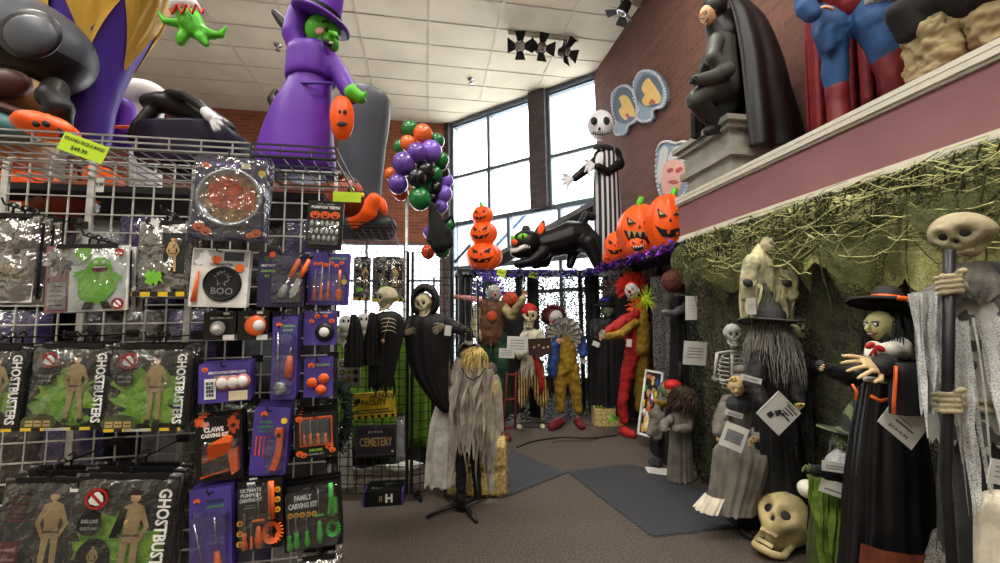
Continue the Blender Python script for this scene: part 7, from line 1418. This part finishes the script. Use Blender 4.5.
a = grip(F, t, 949, 284, -.1, 30, 'skullgrey'); mb = MB(); q = F.p(990, 305, .06); mb.tube([a + V((.07, .03, 0)), a.lerp(q, .5) + V((0, 0, -.01)), q], [.02, .016, .022], 'skullgrey', n=10); mb.build('forearm_bone', t)
a = grip(F, t, 947, 401, -.13, 30, 'skullgrey'); mb = MB()
for k in (-1, 1): mb.tube([a + V((.06, .02, k * .012)), F.p(975, 404, -.1) + V((0, 0, k * .016)), F.p(1010, 412, -.08) + V((0, 0, k * .014))], [.015, .011, .017], 'skullgrey', n=10)
mb.build('forearm_bone', t, voxel=.004)
mb = MB(); rb(F, mb, [(982, 262, 10, .08), (984, 272, 26, .08), (986, 320, 34, .08), (986, 380, 36, .08), (986, 450, 38, .08), (988, 540, 40, .08), (988, 640, 42, .08)], 'robe_slate', 9, .12, 3, 0, n=90); mb.build('under_robe', t)
mb = MB(); out = []
for i in range(26):
    q = i / 25; row = []
    for j in range(25):
        s_ = j / 24; x0, x1 = 911 + 9 * q, 938 + 3 * q - 3 * math.sin(q * 3); y = 292 + (118 + 6 * math.sin(j * .9)) * q; row.append(F.p(x0 + (x1 - x0) * s_, y, -.08 + .02 * math.sin(s_ * 11 + q * 2) + .1 * (1 - q) * 0))
    out.append(row)
mb.rings(out, 'gauze_white', closed=False); mb.build('gauze_sleeve', t)
mb = MB(); rb(F, mb, [(980, 290, 20, -.0), (982, 310, 34, -.0), (982, 350, 37, -.0), (984, 400, 38, -.0), (985, 440, 39, 0)], 'gauze_pale', 11, .12, 6, .1, n=110, depth=.8); mb.build('gauze_shroud', t)
mb = MB(); arc = [(982 + 36 * math.cos(a), 320, 36 * F.u * .8 * math.sin(a)) for a in [R(170 + 20 * k) for k in range(11)]]; sstrips(F, mb, arc, 150, 'gauze_white', 26, 8, 3, curl=.012); sstrips(F, mb, [(912, 296, -.07), (938, 292, -.07)], 112, 'gauze_white', 14, 7, 5, curl=.01); mb.build('tatters', t)
mb = MB(); rb(F, mb, [(972, 262, 12, .03), (970, 276, 22, .02), (960, 292, 34, .0), (952, 302, 36, -.0)], 'ragcloth_dark', 12, .14, 4, .04); mb.build('grey_cowl', t)
# lower right corner: grey ghost heads, glowing white drape
F = Fr(960, 560, 1.72, 0)
t = F.thing('grey_ghost', 'small grey gauze-wrapped ghost at the foot of the black pole', 'ghost prop')
mb = MB(); face(mb, F.p(956, 546), 19 * F.u, 'ragcloth_dark'); mb.build('head', t); mb = MB(); rb(F, mb, [(958, 529, 8), (960, 535, 21), (962, 550, 26), (964, 575, 32), (964, 640, 34)], 'gauze_grey', 12, .14, 6, .05); mb.build('gauze_wrap', t)
F = Fr(992, 540, 1.42, 0)
t = F.thing('white_drape', 'bright white gauze drape at the bottom right edge', 'drape')
mb = MB(); rb(F, mb, [(1012, 492, 6), (1010, 500, 26), (1006, 530, 24), (1004, 563, 22), (1004, 640, 22)], 'shirt_pale', 9, .2, 5, 0); mb.build('cloth', t)
plaque('notice', 'white notice cut by the right edge, above the white drape', [(990, 463), (1012, 458), (1014, 492), (989, 478)], 1.3, .003, 'paper', 'notice', lambda A: [A.rect(.2, .3 + i * .2, .8, .35 + i * .2, 'grey') for i in range(3)])
# creepy cloth swagged along the top of the netting
def swag(name, label, pts, drop, m, seed, n=90, k=18, wav=.05, cat='creepy cloth', tilt=.12, hem=.15):
    P_ = catm([tuple(p) for p in pts], 10); cnt = len(P_); mb = MB(); rows = []
    for j in range(k + 1):
        t_ = j / k; row = []
        for i in range(cnt):
            s_ = i / (cnt - 1); dz = drop[0] + (drop[1] - drop[0]) * s_; hm = 1 + hem * (noise.noise(V((s_ * 14 + seed, 0, 0))) * 1.6 + noise.noise(V((s_ * 40, seed, 0))) * .8)
            p = V(P_[i]); row.append(p + V((-tilt * math.sin(t_ * 2.2) - wav * t_ * math.sin(s_ * 30 + seed + t_ * 2) - .4 * wav * noise.noise(V((s_ * 12, t_ * 6, seed))), .02 * math.sin(s_ * 40 + t_ * 5), -dz * t_ * hm)))
        rows.append(row)
    mb.rings(rows, m, closed=False); o = mb.build(name); tag(o, label, cat); return o
xs = XF - .07
swag('creepy_cloth', 'pale olive creepy cloth swagged along the ledge over the right-hand group', [(xs, 3.35, 2.22), (xs, 3.0, 2.06), (xs, 2.6, 2.25), (xs - .02, 2.2, 2.30), (xs, 1.7, 2.24), (xs, 1.3, 2.32), (xs, .6, 2.3)], (.18, .75), 'gauze_cream', 3, tilt=.1, hem=.25)
swag('creepy_cloth', 'darker olive creepy cloth hanging in strands before the pale one', [(xs - .05, 3.6, 2.3), (xs - .05, 3.1, 2.2), (xs - .05, 2.45, 2.32), (xs - .05, 1.9, 2.2), (xs - .05, 1.45, 2.33), (xs - .05, .7, 2.25)], (.35, .55), 'gauze_olive', 8, tilt=.12, hem=.6)
rr = random.Random(9)
mb = MB()
for i in range(420):
    y0 = rr.uniform(.9, 3.45); z0 = 2.3 - abs(rr.gauss(0, .16)); L_ = rr.uniform(.15, .6); sg = rr.uniform(-.02, .14); dz = rr.gauss(0, .1); x = xs - .12 - rr.uniform(0, .07)
    mb.tube([V((x, y0 - L_ * q, min(2.31 - (i % 7) * .006, z0 + dz * q - sg * math.sin(q * math.pi) + .01 * math.sin(q * 12 + i)))) for q in [k / 7 for k in range(8)]], rr.uniform(.0012, .0034), rr.choice(['strand_dark', 'strand_pale', 'strand_pale']), n=3, cap=False)
for i in range(90):
    y0 = rr.uniform(1.2, 3.45); mb.tube([V((xs - .17 + .01 * math.sin(k + i), y0 + .02 * math.sin(k * 1.3 + i), 2.28 - k * rr.uniform(.02, .045))) for k in range(7)], rr.uniform(.002, .006), 'strand_dark', n=3, cap=False)
o = mb.build('cloth_fibres'); tag(o, 'fine tangled olive fibres of the creepy cloth below the ledge', 'creepy cloth'); o['kind'] = 'stuff'
for i in range(16):
    y0 = rr.uniform(1.2, 3.5); y1 = y0 - rr.uniform(.25, .8); z0, z1 = 2.3 + rr.uniform(-.08, .02), 2.3 + rr.uniform(-.2, .02); sg = rr.uniform(.05, .35); c = V((xs - .14, y0, z0)); mb = MB(); pts = [V((-.03 * math.sin(q * 3.1), (y1 - y0) * q, (z1 - z0) * q - sg * math.sin(q * math.pi))) for q in [k / 14 for k in range(15)]]
    mb.tube(pts, [rr.uniform(.003, .010) for _ in pts], rr.choice(['strand_dark', 'strand_dark', 'strand_dark', 'strand_pale']), n=6); o = mb.build('cloth_strand'); o.location = c; tag(o, 'twisted strand of creepy cloth looped along the ledge', 'creepy cloth', 'loose twisted strands of creepy cloth')
for i in range(14):
    y0 = rr.uniform(1.3, 3.5); c = V((xs - .15, y0, 2.25)); L_ = rr.uniform(.3, .8); mb = MB(); pts = [V((.02 * math.sin(q * 6 + i), .03 * math.sin(q * 4 + i), -L_ * q)) for q in [k / 12 for k in range(13)]]; mb.tube(pts, [rr.uniform(.003, .009) * (1.2 - k / 12) for k in range(13)], 'strand_dark', n=6); o = mb.build('cloth_strand'); o.location = c; tag(o, 'dark strand of creepy cloth dangling down the netting', 'creepy cloth', 'dangling strands of creepy cloth')
# ================================================================ FLOOR THINGS, CEILING LAMPS, WALL PLAQUES, LEDGE STATUES
N, L, b = node_mat('rubber'); tc = N.new('ShaderNodeTexCoord'); vo = N.new('ShaderNodeTexWave'); vo.wave_type = 'BANDS'; vo.bands_direction = 'DIAGONAL'; vo.inputs['Scale'].default_value = 12; L.new(tc.outputs['Object'], vo.inputs['Vector'])
b.inputs['Base Color'].default_value = rgbl((58, 60, 66)); b.inputs['Roughness'].default_value = .55
bp = N.new('ShaderNodeBump'); bp.inputs['Strength'].default_value = .7; bp.inputs['Distance'].default_value = .006; L.new(vo.outputs['Fac'], bp.inputs['Height']); L.new(bp.outputs[0], b.inputs['Normal'])
def mat_thing(pts, label):
    w = [floorpt(*p) for p in pts]; c = sum(w, V()) / len(w); loc = [((p - c).x, (p - c).y) for p in w]
    t = thing('floor_mat', label, 'mat', loc=(c.x, c.y, 0)); mb = MB(); mb.prism(loc, .001, .009, 'rubber'); mb.build('ribbed_top', t)
    big = [(x * 1.02, y * 1.02) for x, y in loc]; mb = MB(); mb.prism(big, .0005, .004, 'rubber'); mb.build('border', t)
mat_thing([(567, 472), (630, 464), (790, 521), (655, 537), (651, 536)], 'grey ribbed rubber mat nearer the right-hand figures')
mat_thing([(508, 450), (567, 473), (509, 496), (496, 498), (496, 450)], 'grey rubber mat on the left, running up to the hay bales')
def cable(label, pts, m, r=.006, z=.008):
    P_ = catm([floorpt(*p) for p in pts], 6); c = V(P_[0]); mb = MB(); mb.tube([V(p) - c + V((0, 0, z)) for p in P_], r, m, n=6); o = mb.build('cable'); o.location = c; tag(o, label, 'cable')
cable('flat black cable strip curving across the carpet before the clowns', [(517, 448), (530, 443), (545, 440), (565, 438), (585, 439), (600, 438), (617, 436)], 'black', .012)
cable('thin orange and brown cord beside the black cable strip', [(553, 443), (562, 441), (580, 441), (596, 440), (606, 434), (600, 428), (586, 425)], 'brown')
cable('loop of black cable in front of the pirate', [(520, 428), (521, 424), (535, 423), (549, 424), (552, 427), (540, 428), (528, 428), (517, 426)], 'black')
cable('thin dark wire on the carpet by the seated woman', [(725, 524), (733, 528), (743, 530), (748, 527), (744, 523)], 'black', .004)
cable('black wire on the floor behind the zombie girl', [(664, 452), (674, 462), (690, 466), (700, 476), (694, 482)], 'black', .006)
for pts, lb in (([(645, 468), (668, 470), (671, 477), (648, 474)], 'white printed sheet lying on the mat beside the zombie girl'),):
    w = [floorpt(*p) for p in pts]; c = sum(w, V()) / 4; t = thing('paper_sheet', lb, 'paper', loc=(c.x, c.y, .011)); mb = MB(); mb.prism([((p - c).x, (p - c).y) for p in w], 0, .002, 'paper'); mb.build('sheet', t); mb = MB()
    for i in range(4): mb.box((.0, -.05 + i * .035, .003), (.16, .006, .001), 'grey')
    mb.build('print', t)
# ceiling track lights
def spot(t, c, aim, s=.1):
    """barn-door spotlight under point c"""
    aim = V(aim).normalized(); x = aim.cross(V((0, 0, 1))).normalized(); z = x.cross(aim); M = Matrix((x, aim, z)).transposed().to_4x4(); head = V(c)
    mb = MB(); mb.T = Matrix.Translation(head) @ M; mb.T = mb.T @ Matrix.Rotation(R(-90), 4, 'X'); mb.lathe([(s * .35, -s * 1.5), (s * .6, -s * 1.4), (s * .75, -s * .8), (s * .8, .0), (s * .86, .02), (s * .7, .02), (s * .66, -.01)], 'black', 24, cap=False); mb.disc(0, 0, s * .5, -s * .3, 'metal_dark', 20)
    h = mb.build('spotlight', t); mb2 = MB(); mb2.T = mb.T; mb2.lathe([(s * .68, .022), (s * .56, .024), (s * .52, .0)], 'chrome', 24); mb2.ell((0, 0, -.01), (s * .5, s * .5, s * .2), 'lensglass', 16, 8); mb2.build('lens', h)
    for k, (a, w_) in enumerate(((0, .85), (90, 1.1), (180, .85), (270, 1.1))):
        mb2 = MB(); mb2.T = mb.T @ Matrix.Rotation(R(a), 4, 'Z'); q = s * 1.25; hgt = s * 1.35
        mb2.add([V((-s * .5, s * .8, .02)), V((s * .5, s * .8, .02)), V((s * w_, s * .8 + hgt * .9, .02 + hgt * .45)), V((-s * w_, s * .8 + hgt * .9, .02 + hgt * .45))], [(0, 1, 2, 3)], 'black'); mb2.build('barn_door', h, solid=.004)
    mb2 = MB(); mb2.tube([head + V((0, 0, s * .8)), head + V((0, 0, s * 2.2))], s * .14, 'black'); mb2.build('yoke', t)
mk('lensglass', (170, 160, 160), .15, metal=.3)
a = onax(508, 33, 2, HC - .03); b_ = onax(578, 41, 2, HC - .03)
t = thing('track_lighting', 'ceiling track with three black barn-door spotlights', 'spotlights', loc=a); mb = MB(); d = b_ - a; mb.tube([V(), d], .03, 'trim_white', n=4, smooth=False); mb.build('track', t)
for px, py, ai in ((520, 46.5, (-.15, -1, -.45)), (541.5, 48, (.1, -1, -.45)), (566.5, 51.5, (.7, -1, -.5))):
    c = onax(px, py, 2, HC - .27) - a; spot(t, c, ai, .115)
a = onax(640, 4, 2, HC - .03); t = thing('track_lighting', 'single barn-door spotlight at the ceiling above the brick wall', 'spotlights', loc=a); mb = MB(); mb.tube([V((-.15, 0, 0)), V((.2, .1, 0))], .03, 'trim_white', n=4, smooth=False); mb.build('track', t); spot(t, onax(622, 12, 2, HC - .27) - a, (-.5, .4, -.9), .12)
mb = MB(); mb.tube([V((-.3, -.1, -.25)), V((-.62, -.3, -.55))], .008, 'lgrey'); mb.build('safety_rod', t)
for px, py in ((471, 79), (278, 45)):
    p = onax(px, py, 2, HC); t = thing('sprinkler', 'small chrome sprinkler head in the ceiling, %s' % ('left of the track lights' if px > 400 else 'beside the tall witch'), 'sprinkler', loc=(p.x, p.y, HC)); mb = MB(); mb.lathe([(.07, .014), (.07, -.002), (.07, -.012), (.02, -.015), (.018, -.06)], 'chrome', 16); mb.build('escutcheon', t); mb = MB(); mb.lathe([(0, -.1), (.045, -.1), (.045, -.106), (0, -.108)], 'chrome', 16); mb.tube([(-.02, 0, -.05), (-.025, 0, -.08), (0, 0, -.1)], .005, 'chrome'); mb.tube([(.02, 0, -.05), (.025, 0, -.08), (0, 0, -.1)], .005, 'chrome'); mb.build('deflector', t)
# plaques on the brick wall: built flat against X = XB, facing -X
mk('plq_blue', (138, 160, 182), .7, var=.06); mk('plq_dark', (92, 106, 124), .7, var=.05); mk('plq_gold', (226, 188, 110), .7, var=.05); mk('plq_pink', (226, 176, 168), .7, var=.04); mk('plq_grey', (206, 210, 212), .7, var=.03); mk('plq_red', (170, 84, 74), .7)
def wallp(px, py):
    p = onax(px, py, 0, XB - .06); return (-p.y, p.z)
def wplaque(label, polys, outer, beads):
    pts = [wallp(*p) for p in outer]; cx = sum(p[0] for p in pts) / len(pts); cz = sum(p[1] for p in pts) / len(pts)
    M = Matrix.Translation(V((XB - .06, -cx, cz))) @ Matrix(((0, 0, -1), (-1, 0, 0), (0, 1, 0))).to_4x4(); t = thing('wall_plaque', label, 'plaque', mat=M)
    mb = MB(); P0 = catm([(x - cx, z - cz, 0) for x, z in pts + pts[:1]], 4)[:-1]; mb.prism([(p[0], p[1]) for p in P0], -.05, 0, 'plq_blue', 'plq_dark'); mb.build('board', t)
    mb = MB(); zz = .002
    for m, pl in polys:
        q = [wallp(*p) for p in pl]; q = catm([(x - cx, z - cz, 0) for x, z in q + q[:1]], 3)[:-1]; mb.prism([(p[0], p[1]) for p in q], 0, zz, m); zz += .003
    mb.build('painted_relief', t); mb = MB()
    for i in range(0, len(P0), 1): p = P0[i]; mb.ell((p[0] * .93, p[1] * .93, .004), .022, 'plq_grey', 8, 6)
    mb.build('beading', t)
wplaque('scalloped blue plaque with one pale gold profile, nearer the striped man', [('plq_dark', [(615, 95), (620, 87), (630, 88), (635, 100), (636, 114), (628, 124), (616, 120), (613, 106)]), ('plq_gold', [(619, 98), (623, 95), (628, 97), (632, 104), (635, 112), (634, 117), (629, 116), (626, 120), (621, 116), (619, 110), (622, 106)]), ('plq_red', [(625, 116), (628, 113), (630, 118)])], [(612, 92), (618, 86), (626, 84), (633, 89), (637, 98), (638, 110), (637, 121), (629, 126), (626, 134), (616, 136), (614, 130), (616, 124), (612, 112), (611, 100)], 1)
wplaque('larger scalloped blue plaque with a pale gold profile, topmost on the brick', [('plq_dark', [(637, 84), (643, 75), (652, 75), (661, 84), (662, 97), (655, 107), (642, 105), (636, 95)]), ('plq_gold', [(643, 84), (648, 78), (652, 82), (657, 89), (661, 97), (659, 103), (652, 104), (646, 106), (642, 101), (645, 95), (642, 90)]), ('plq_red', [(649, 104), (652, 99), (656, 103)])], [(633, 82), (638, 72), (646, 69), (656, 72), (663, 82), (667, 95), (664, 107), (654, 111), (652, 121), (641, 123), (636, 118), (638, 110), (633, 98)], 1)
wplaque('pink-faced scalloped plaque with white hair, low beside the ledge', [('plq_grey', [(660, 152), (664, 146), (668, 150), (666, 164), (664, 176), (659, 184), (657, 172)]), ('plq_grey', [(668, 158), (674, 148), (682, 146), (686, 154), (684, 162), (676, 158), (670, 164)]), ('plq_pink', [(664, 166), (670, 160), (678, 160), (684, 164), (686, 174), (682, 184), (676, 196), (666, 198), (662, 186)]), ('plq_red', [(667, 170), (672, 168), (674, 170), (669, 173)]), ('plq_red', [(676, 170), (681, 167), (683, 169), (678, 173)]), ('plq_red', [(668, 182), (674, 180), (679, 182), (674, 184)])], [(656, 150), (660, 142), (668, 140), (676, 142), (684, 140), (692, 144), (694, 158), (692, 175), (688, 192), (678, 202), (664, 202), (658, 192), (655, 172)], 1)
# statues on the ledge
def FL(px, py, d): return Fr(px, py, d, ZL)
F = FL(728, 165, 4.0)
t = F.thing('stone_pedestal', 'grey stepped pedestal on the ledge under the caped statue', 'pedestal')
mb = MB(); M_ = F.I
def pbox(x0, x1, y0, y1, z0, z1): 
    mb.add([M_ @ V((x, y, z)) for x in (x0, x1) for y in (y0, y1) for z in (z0, z1)], [(0, 1, 3, 2), (4, 6, 7, 5), (0, 4, 5, 1), (2, 3, 7, 6), (0, 2, 6, 4), (1, 5, 7, 3)], 'stone_ped')
for z0, z1, e in ((ZL, ZL + .1, .04), (ZL + .1, ZL + .26, 0), (ZL + .26, ZL + .33, .05), (ZL + .33, ZL + .52, .01), (ZL + .52, ZL + .57, .06), (ZL + .57, ZL + .62, .1)): pbox(2.78 - e, 3.36, 3.2 - e, 3.86 + e, z0, z1)
mb.build('block', t)
F = Fr(745, 130, 3.95, ZL)
t = F.thing('caped_statue', 'dark hooded statue in a long black cape kneeling on the grey pedestal', 'statue')
mb = MB(); F.chain(mb, [(722, 40, 0, 14), (724, 62, 0, 13), (726, 84, 0, 14)], 'statue_grey'); F.chain(mb, [(726, 88, 0, 14), (706, 92, -.15, 11), (695, 100, -.2, 9)], 'statue_grey'); F.chain(mb, [(730, 90, .1, 13), (728, 106, .1, 10)], 'statue_grey'); mb.build('body', t, voxel=.014)
mb = MB(); F.chain(mb, [(695, 100, -.2, 8.6), (708, 114, -.12, 9), (722, 127, -.05, 8)], 'boot_dark'); F.chain(mb, [(722, 128, -.05, 6), (708, 131, -.1, 5)], 'boot_dark'); mb.build('boot', t, voxel=.014)
mb = MB(); F.chain(mb, [(716, 42, -.12, 8), (712, 58, -.2, 7), (728, 70, -.22, 6)], 'statue_grey'); F.chain(mb, [(728, 70, -.22, 7), (712, 78, -.25, 7), (696, 80, -.28, 5)], 'statue_black'); mb.build('arm', t, voxel=.012)
mb = MB(); hand(mb, F.p(697, 80, -.28), F.p(686, 78, -.3) - F.p(697, 80, -.28), (0, -.2, -1), 13 * F.u, 'statue_black', .9, 1, thin=1.2); mb.build('hand', t)
mb = MB(); face(mb, F.p(709, 15, -.05), 10 * F.u, 'skin', rotm(25, 0, -72), nose=.1); mb.build('head', t)
mb = MB(); mb.ell(F.p(714, 8, -.04), (11.5 * F.u, 13 * F.u, 13 * F.u), 'statue_black', 28, 20); F.chain(mb, [(718, 26, 0, 12), (724, 36, 0, 15)], 'statue_black'); mb.build('cowl', t, voxel=.012)
mb = MB(); mb.ell(F.p(716, 48, -.14), (.05, .05, .12), 'silver'); mb.ell(F.p(722, 66, -.16), (.05, .05, .05), 'tan'); mb.build('belt', t)
mb = MB()
rs = catm([(726, 0, 14, .0), (736, 22, 25, -.02), (744, 60, 32, -.04), (748, 95, 36, -.06), (752, 130, 40, -.08), (755, 156, 41, -.1)], 5); out = []
for i, (x, y, r_, dd) in enumerate(rs):
    q = i / (len(rs) - 1); row = []
    for j in range(61):
        a = R(-118) + R(256) * j / 60; k = 1 + (.03 + .1 * q) * math.sin(a * 11 + q * 2) ; c = F.p(x, y, dd + .04); row.append(c + V((r_ * F.u * k * math.cos(a), r_ * F.u * .62 * k * math.sin(a), 0)))
    out.append(row)
mb.rings(out, 'statue_black', closed=False); mb.build('cape', t, solid=.01)
mb = MB(); rb(F, mb, [(716, 40, 5, .1), (706, 70, 9, .12), (700, 105, 9, .12), (700, 138, 9, .12)], 'statue_black', 5, .15, 3, depth=.3); mb.build('cape_fold', t)
# blue and crimson statue
F = Fr(850, 100, 3.0, ZL)
def DX(px, X): return X / (.1771 + .9842 * (px - 500) / 406) - F.d
t = F.thing('caped_statue', 'muscular statue in blue tights, crimson boots and red cape on the ledge', 'statue')
mb = MB(); F.chain(mb, [(845, -60, 0, 34), (846, -28, 0, 28), (846, -8, 0, 27)], 'suit_blue'); F.chain(mb, [(832, 2, 0, 17), (831, 28, -.03, 16), (835, 56, 0, 11), (835, 72, .02, 12), (837, 92, .02, 9)], 'suit_blue'); F.chain(mb, [(864, -6, -.08, 17), (874, 22, -.2, 17), (881, 44, -.22, 12), (888, 62, -.22, 12)], 'suit_blue'); F.chain(mb, [(824, 34, -.06, 9), (828, 48, -.07, 6)], 'suit_blue'); F.chain(mb, [(838, 20, -.1, 6), (838, 40, -.08, 5)], 'suit_blue'); mb.build('body', t, voxel=.012)
mb = MB(); F.chain(mb, [(812, -40, 0, 13), (805, -14, -.05, 11), (806, 8, -.1, 9), (812, 14, -.12, 8)], 'suit_blue'); mb.build('arm', t, voxel=.012)
mb = MB(); hand(mb, F.p(812, 13, -.12), F.p(824, 7, -.16) - F.p(812, 13, -.12), (.2, .6, -1), 20 * F.u, 'skin', .35, 1, thin=1.2); mb.build('hand', t)
mb = MB(); F.chain(mb, [(845, -8, -.03, 29), (846, 0, -.05, 25), (848, 5, -.09, 17)], 'cape_red'); mb.build('trunks', t, voxel=.012)
for ch in ([(837, 88, .02, 10.5), (838, 104, .02, 10), (840, 125, .0, 10), (838, 136, -.08, 10)], [(887, 58, -.22, 12.5), (894, 78, -.24, 11.5), (899, 100, -.24, 11), (896, 112, -.3, 10)]): mb = MB(); F.chain(mb, ch, 'boot_red'); mb.build('boot', t, voxel=.012)
mb = MB(); out = []
for i in range(14):
    q = i / 13; row = []
    for j in range(61):
        s_ = j / 60; x = 800 + 8 * q + (915 - 800) * s_; y = -50 + (135 + 60 * (1 - s_) * .5 - 70 * s_ * .6) * q + 30 * q; row.append(F.p(x, y, DX(x, 3.36) + .035 * math.sin(j * .75) * (.3 + q)))
    out.append(row)
mb.rings(out, 'cape_red', closed=False); mb.build('cape', t, solid=.012)
mb = MB(); q = F.p(842, 110, 0); mb.box(V((q.x, q.y, .012)), (.5, .3, .024), 'metal_dark'); mb.build('base', t)
F = Fr(880, -4, 2.75); t = F.thing('white_bundle', 'crumpled white and brown bundle dangling above the blue knee', 'decoration'); mb = MB(); mb.ell(F.p(882, -2), (16 * F.u, .09, 10 * F.u), 'lgrey', 24, 14, fn=lambda d: d * (1 + .12 * math.sin(d.x * 9) * math.cos(d.z * 7))); mb.ell(F.p(880, -8, -.04), (9 * F.u, .08, 8 * F.u), 'hair_brown', fn=lambda d: d * (1 + .15 * math.sin(d.x * 12))); mb.build('bundle', t)
F = Fr(950, 45, 2.45, ZL)
t = F.thing('robed_statue', 'black-robed statue with crumpled khaki leggings at the right end of the ledge', 'statue')
mb = MB(); F.chain(mb, [(915, 10, 0, 20), (945, -5, -.05, 28), (985, -15, -.2, 32), (960, 25, -.08, 14)], 'drape_black'); F.chain(mb, [(912, 30, 0, 14), (900, 12, 0, 12)], 'charcoal'); mb.build('robe', t, voxel=.014)
def leg(pts): 
    mb = MB(); F.chain(mb, pts, 'khaki', 16); o = mb.build('legging', t, voxel=.012); tx = bpy.data.textures.new('crump', 'CLOUDS'); tx.noise_scale = .09; md = o.modifiers.new('d', 'DISPLACE'); md.texture = tx; md.strength = .06
leg([(930, 34, -.02, 21), (934, 50, -.02, 22), (936, 66, -.02, 22)]); leg([(985, 8, -.2, 18), (993, 28, -.22, 18), (1002, 40, -.24, 17)])
mb = MB(); out = [[F.p(908 + j * 3.4, y - j * 1.5, 3.4 / (.1771 + .9842 * (908 + j * 3.4 - 500) / 406) - F.d + .02 * math.sin(j * .9)) for j in range(31)] for y in (-10, 30, 60, 92)]; mb.rings(out, 'cape_red', closed=False); mb.build('cloak', t, solid=.01)
# canopy beam and sky-blue glazing outside the low windows
def extbeam(name, a, b_, th, m, label, cat): mb = MB(); c = V(a); mb.tube([V(), V(b_) - c], th, m, n=4, smooth=False); o = mb.build(name); o.location = c; tag(o, label, cat)
extbeam('canopy_beam', at(482, 268, 8.6), at(609, 200, 7.5), .15, 'beam', 'broad black diagonal beam slanting behind the cat, inside the windows', 'beam')
for i, (p, q) in enumerate((((527, 213), (478, 265)), ((585, 202), (560, 240)), ((470, 245), (455, 262)))): extbeam('canopy_strut', at(p[0], p[1], 10.8 - i * .4), at(q[0], q[1], 11.2 - i * .4), .05, 'alum', ['grey canopy strut rising behind the stacked pumpkins', 'short grey canopy strut above the cat', 'short grey canopy strut left of the stacked pumpkins'][i], 'beam')
t = thing('outdoor_awning', 'pale green awning seen outside through the right-hand window', 'awning', loc=at(575, 205, 13)); F = Fr(575, 205, 13); mb = MB(); mb.rings([[F.p(556, 208, 0), F.p(600, 198, 0), F.p(625, 188, 0)], [F.p(572, 180, 1), F.p(598, 168, 1), F.p(620, 158, 1)]], 'extgreen', closed=False); t.matrix_world = F.W; mb.build('awning_cloth', t, solid=.1)
# ================================================================ LIGHT AND CAMERA
w = bpy.data.worlds.new('World'); bpy.context.scene.world = w; w.use_nodes = True
bg = w.node_tree.nodes['Background']; bg.inputs['Color'].default_value = (.92, .96, 1, 1); bg.inputs['Strength'].default_value = 6.5
sd = bpy.data.lights.new('sun', 'SUN'); sd.energy = 14; sd.angle = R(1); so = bpy.data.objects.new('sun', sd); COL.objects.link(so); so.rotation_euler = (R(28), R(-8), 0)
mk('troffer_glow', (255, 246, 228), .5, emit=3, var=0)
fx = []
for (x, y) in ((-4.5, -3), (-1.2, -3), (1.9, -3), (-4.5, .2), (-1.2, .2), (1.9, .2), (-4.5, 3.2), (-1.2, 3.2), (1.9, 3.2)):
    t = thing('ceiling_light', 'recessed white fluorescent ceiling light out over the shop floor', 'ceiling light', loc=(x, y, HC - .02), group='fluorescent lights in the ceiling')
    mb = MB(); mb.box((0, 0, 0), (1.2, .6, .03), 'trim_white'); mb.build('housing', t)
    mb = MB(); mb.box((0, 0, -.018), (1.1, .5, .008), 'troffer_glow'); mb.build('diffuser', t)
    ld = bpy.data.lights.new('l', 'AREA'); ld.shape = 'RECTANGLE'; ld.size = 1.1; ld.size_y = .5; ld.energy = 75 if y > 2 else 90; ld.color = (1, .95, .86)
    lo = bpy.data.objects.new('tube_lamp', ld); COL.objects.link(lo); lo.location = (x, y, HC - .06)
cd = bpy.data.cameras.new('Camera'); cd.sensor_width = 36; cd.lens = FPX * 36 / 1000; cd.clip_start = .05
co = bpy.data.objects.new('Camera', cd); COL.objects.link(co); co.matrix_world = CAM; bpy.context.scene.camera = co
vs = bpy.context.scene.view_settings; vs.view_transform = 'Standard'; vs.look = 'None'; vs.exposure = .38; vs.gamma = 1; vs.use_curve_mapping = False
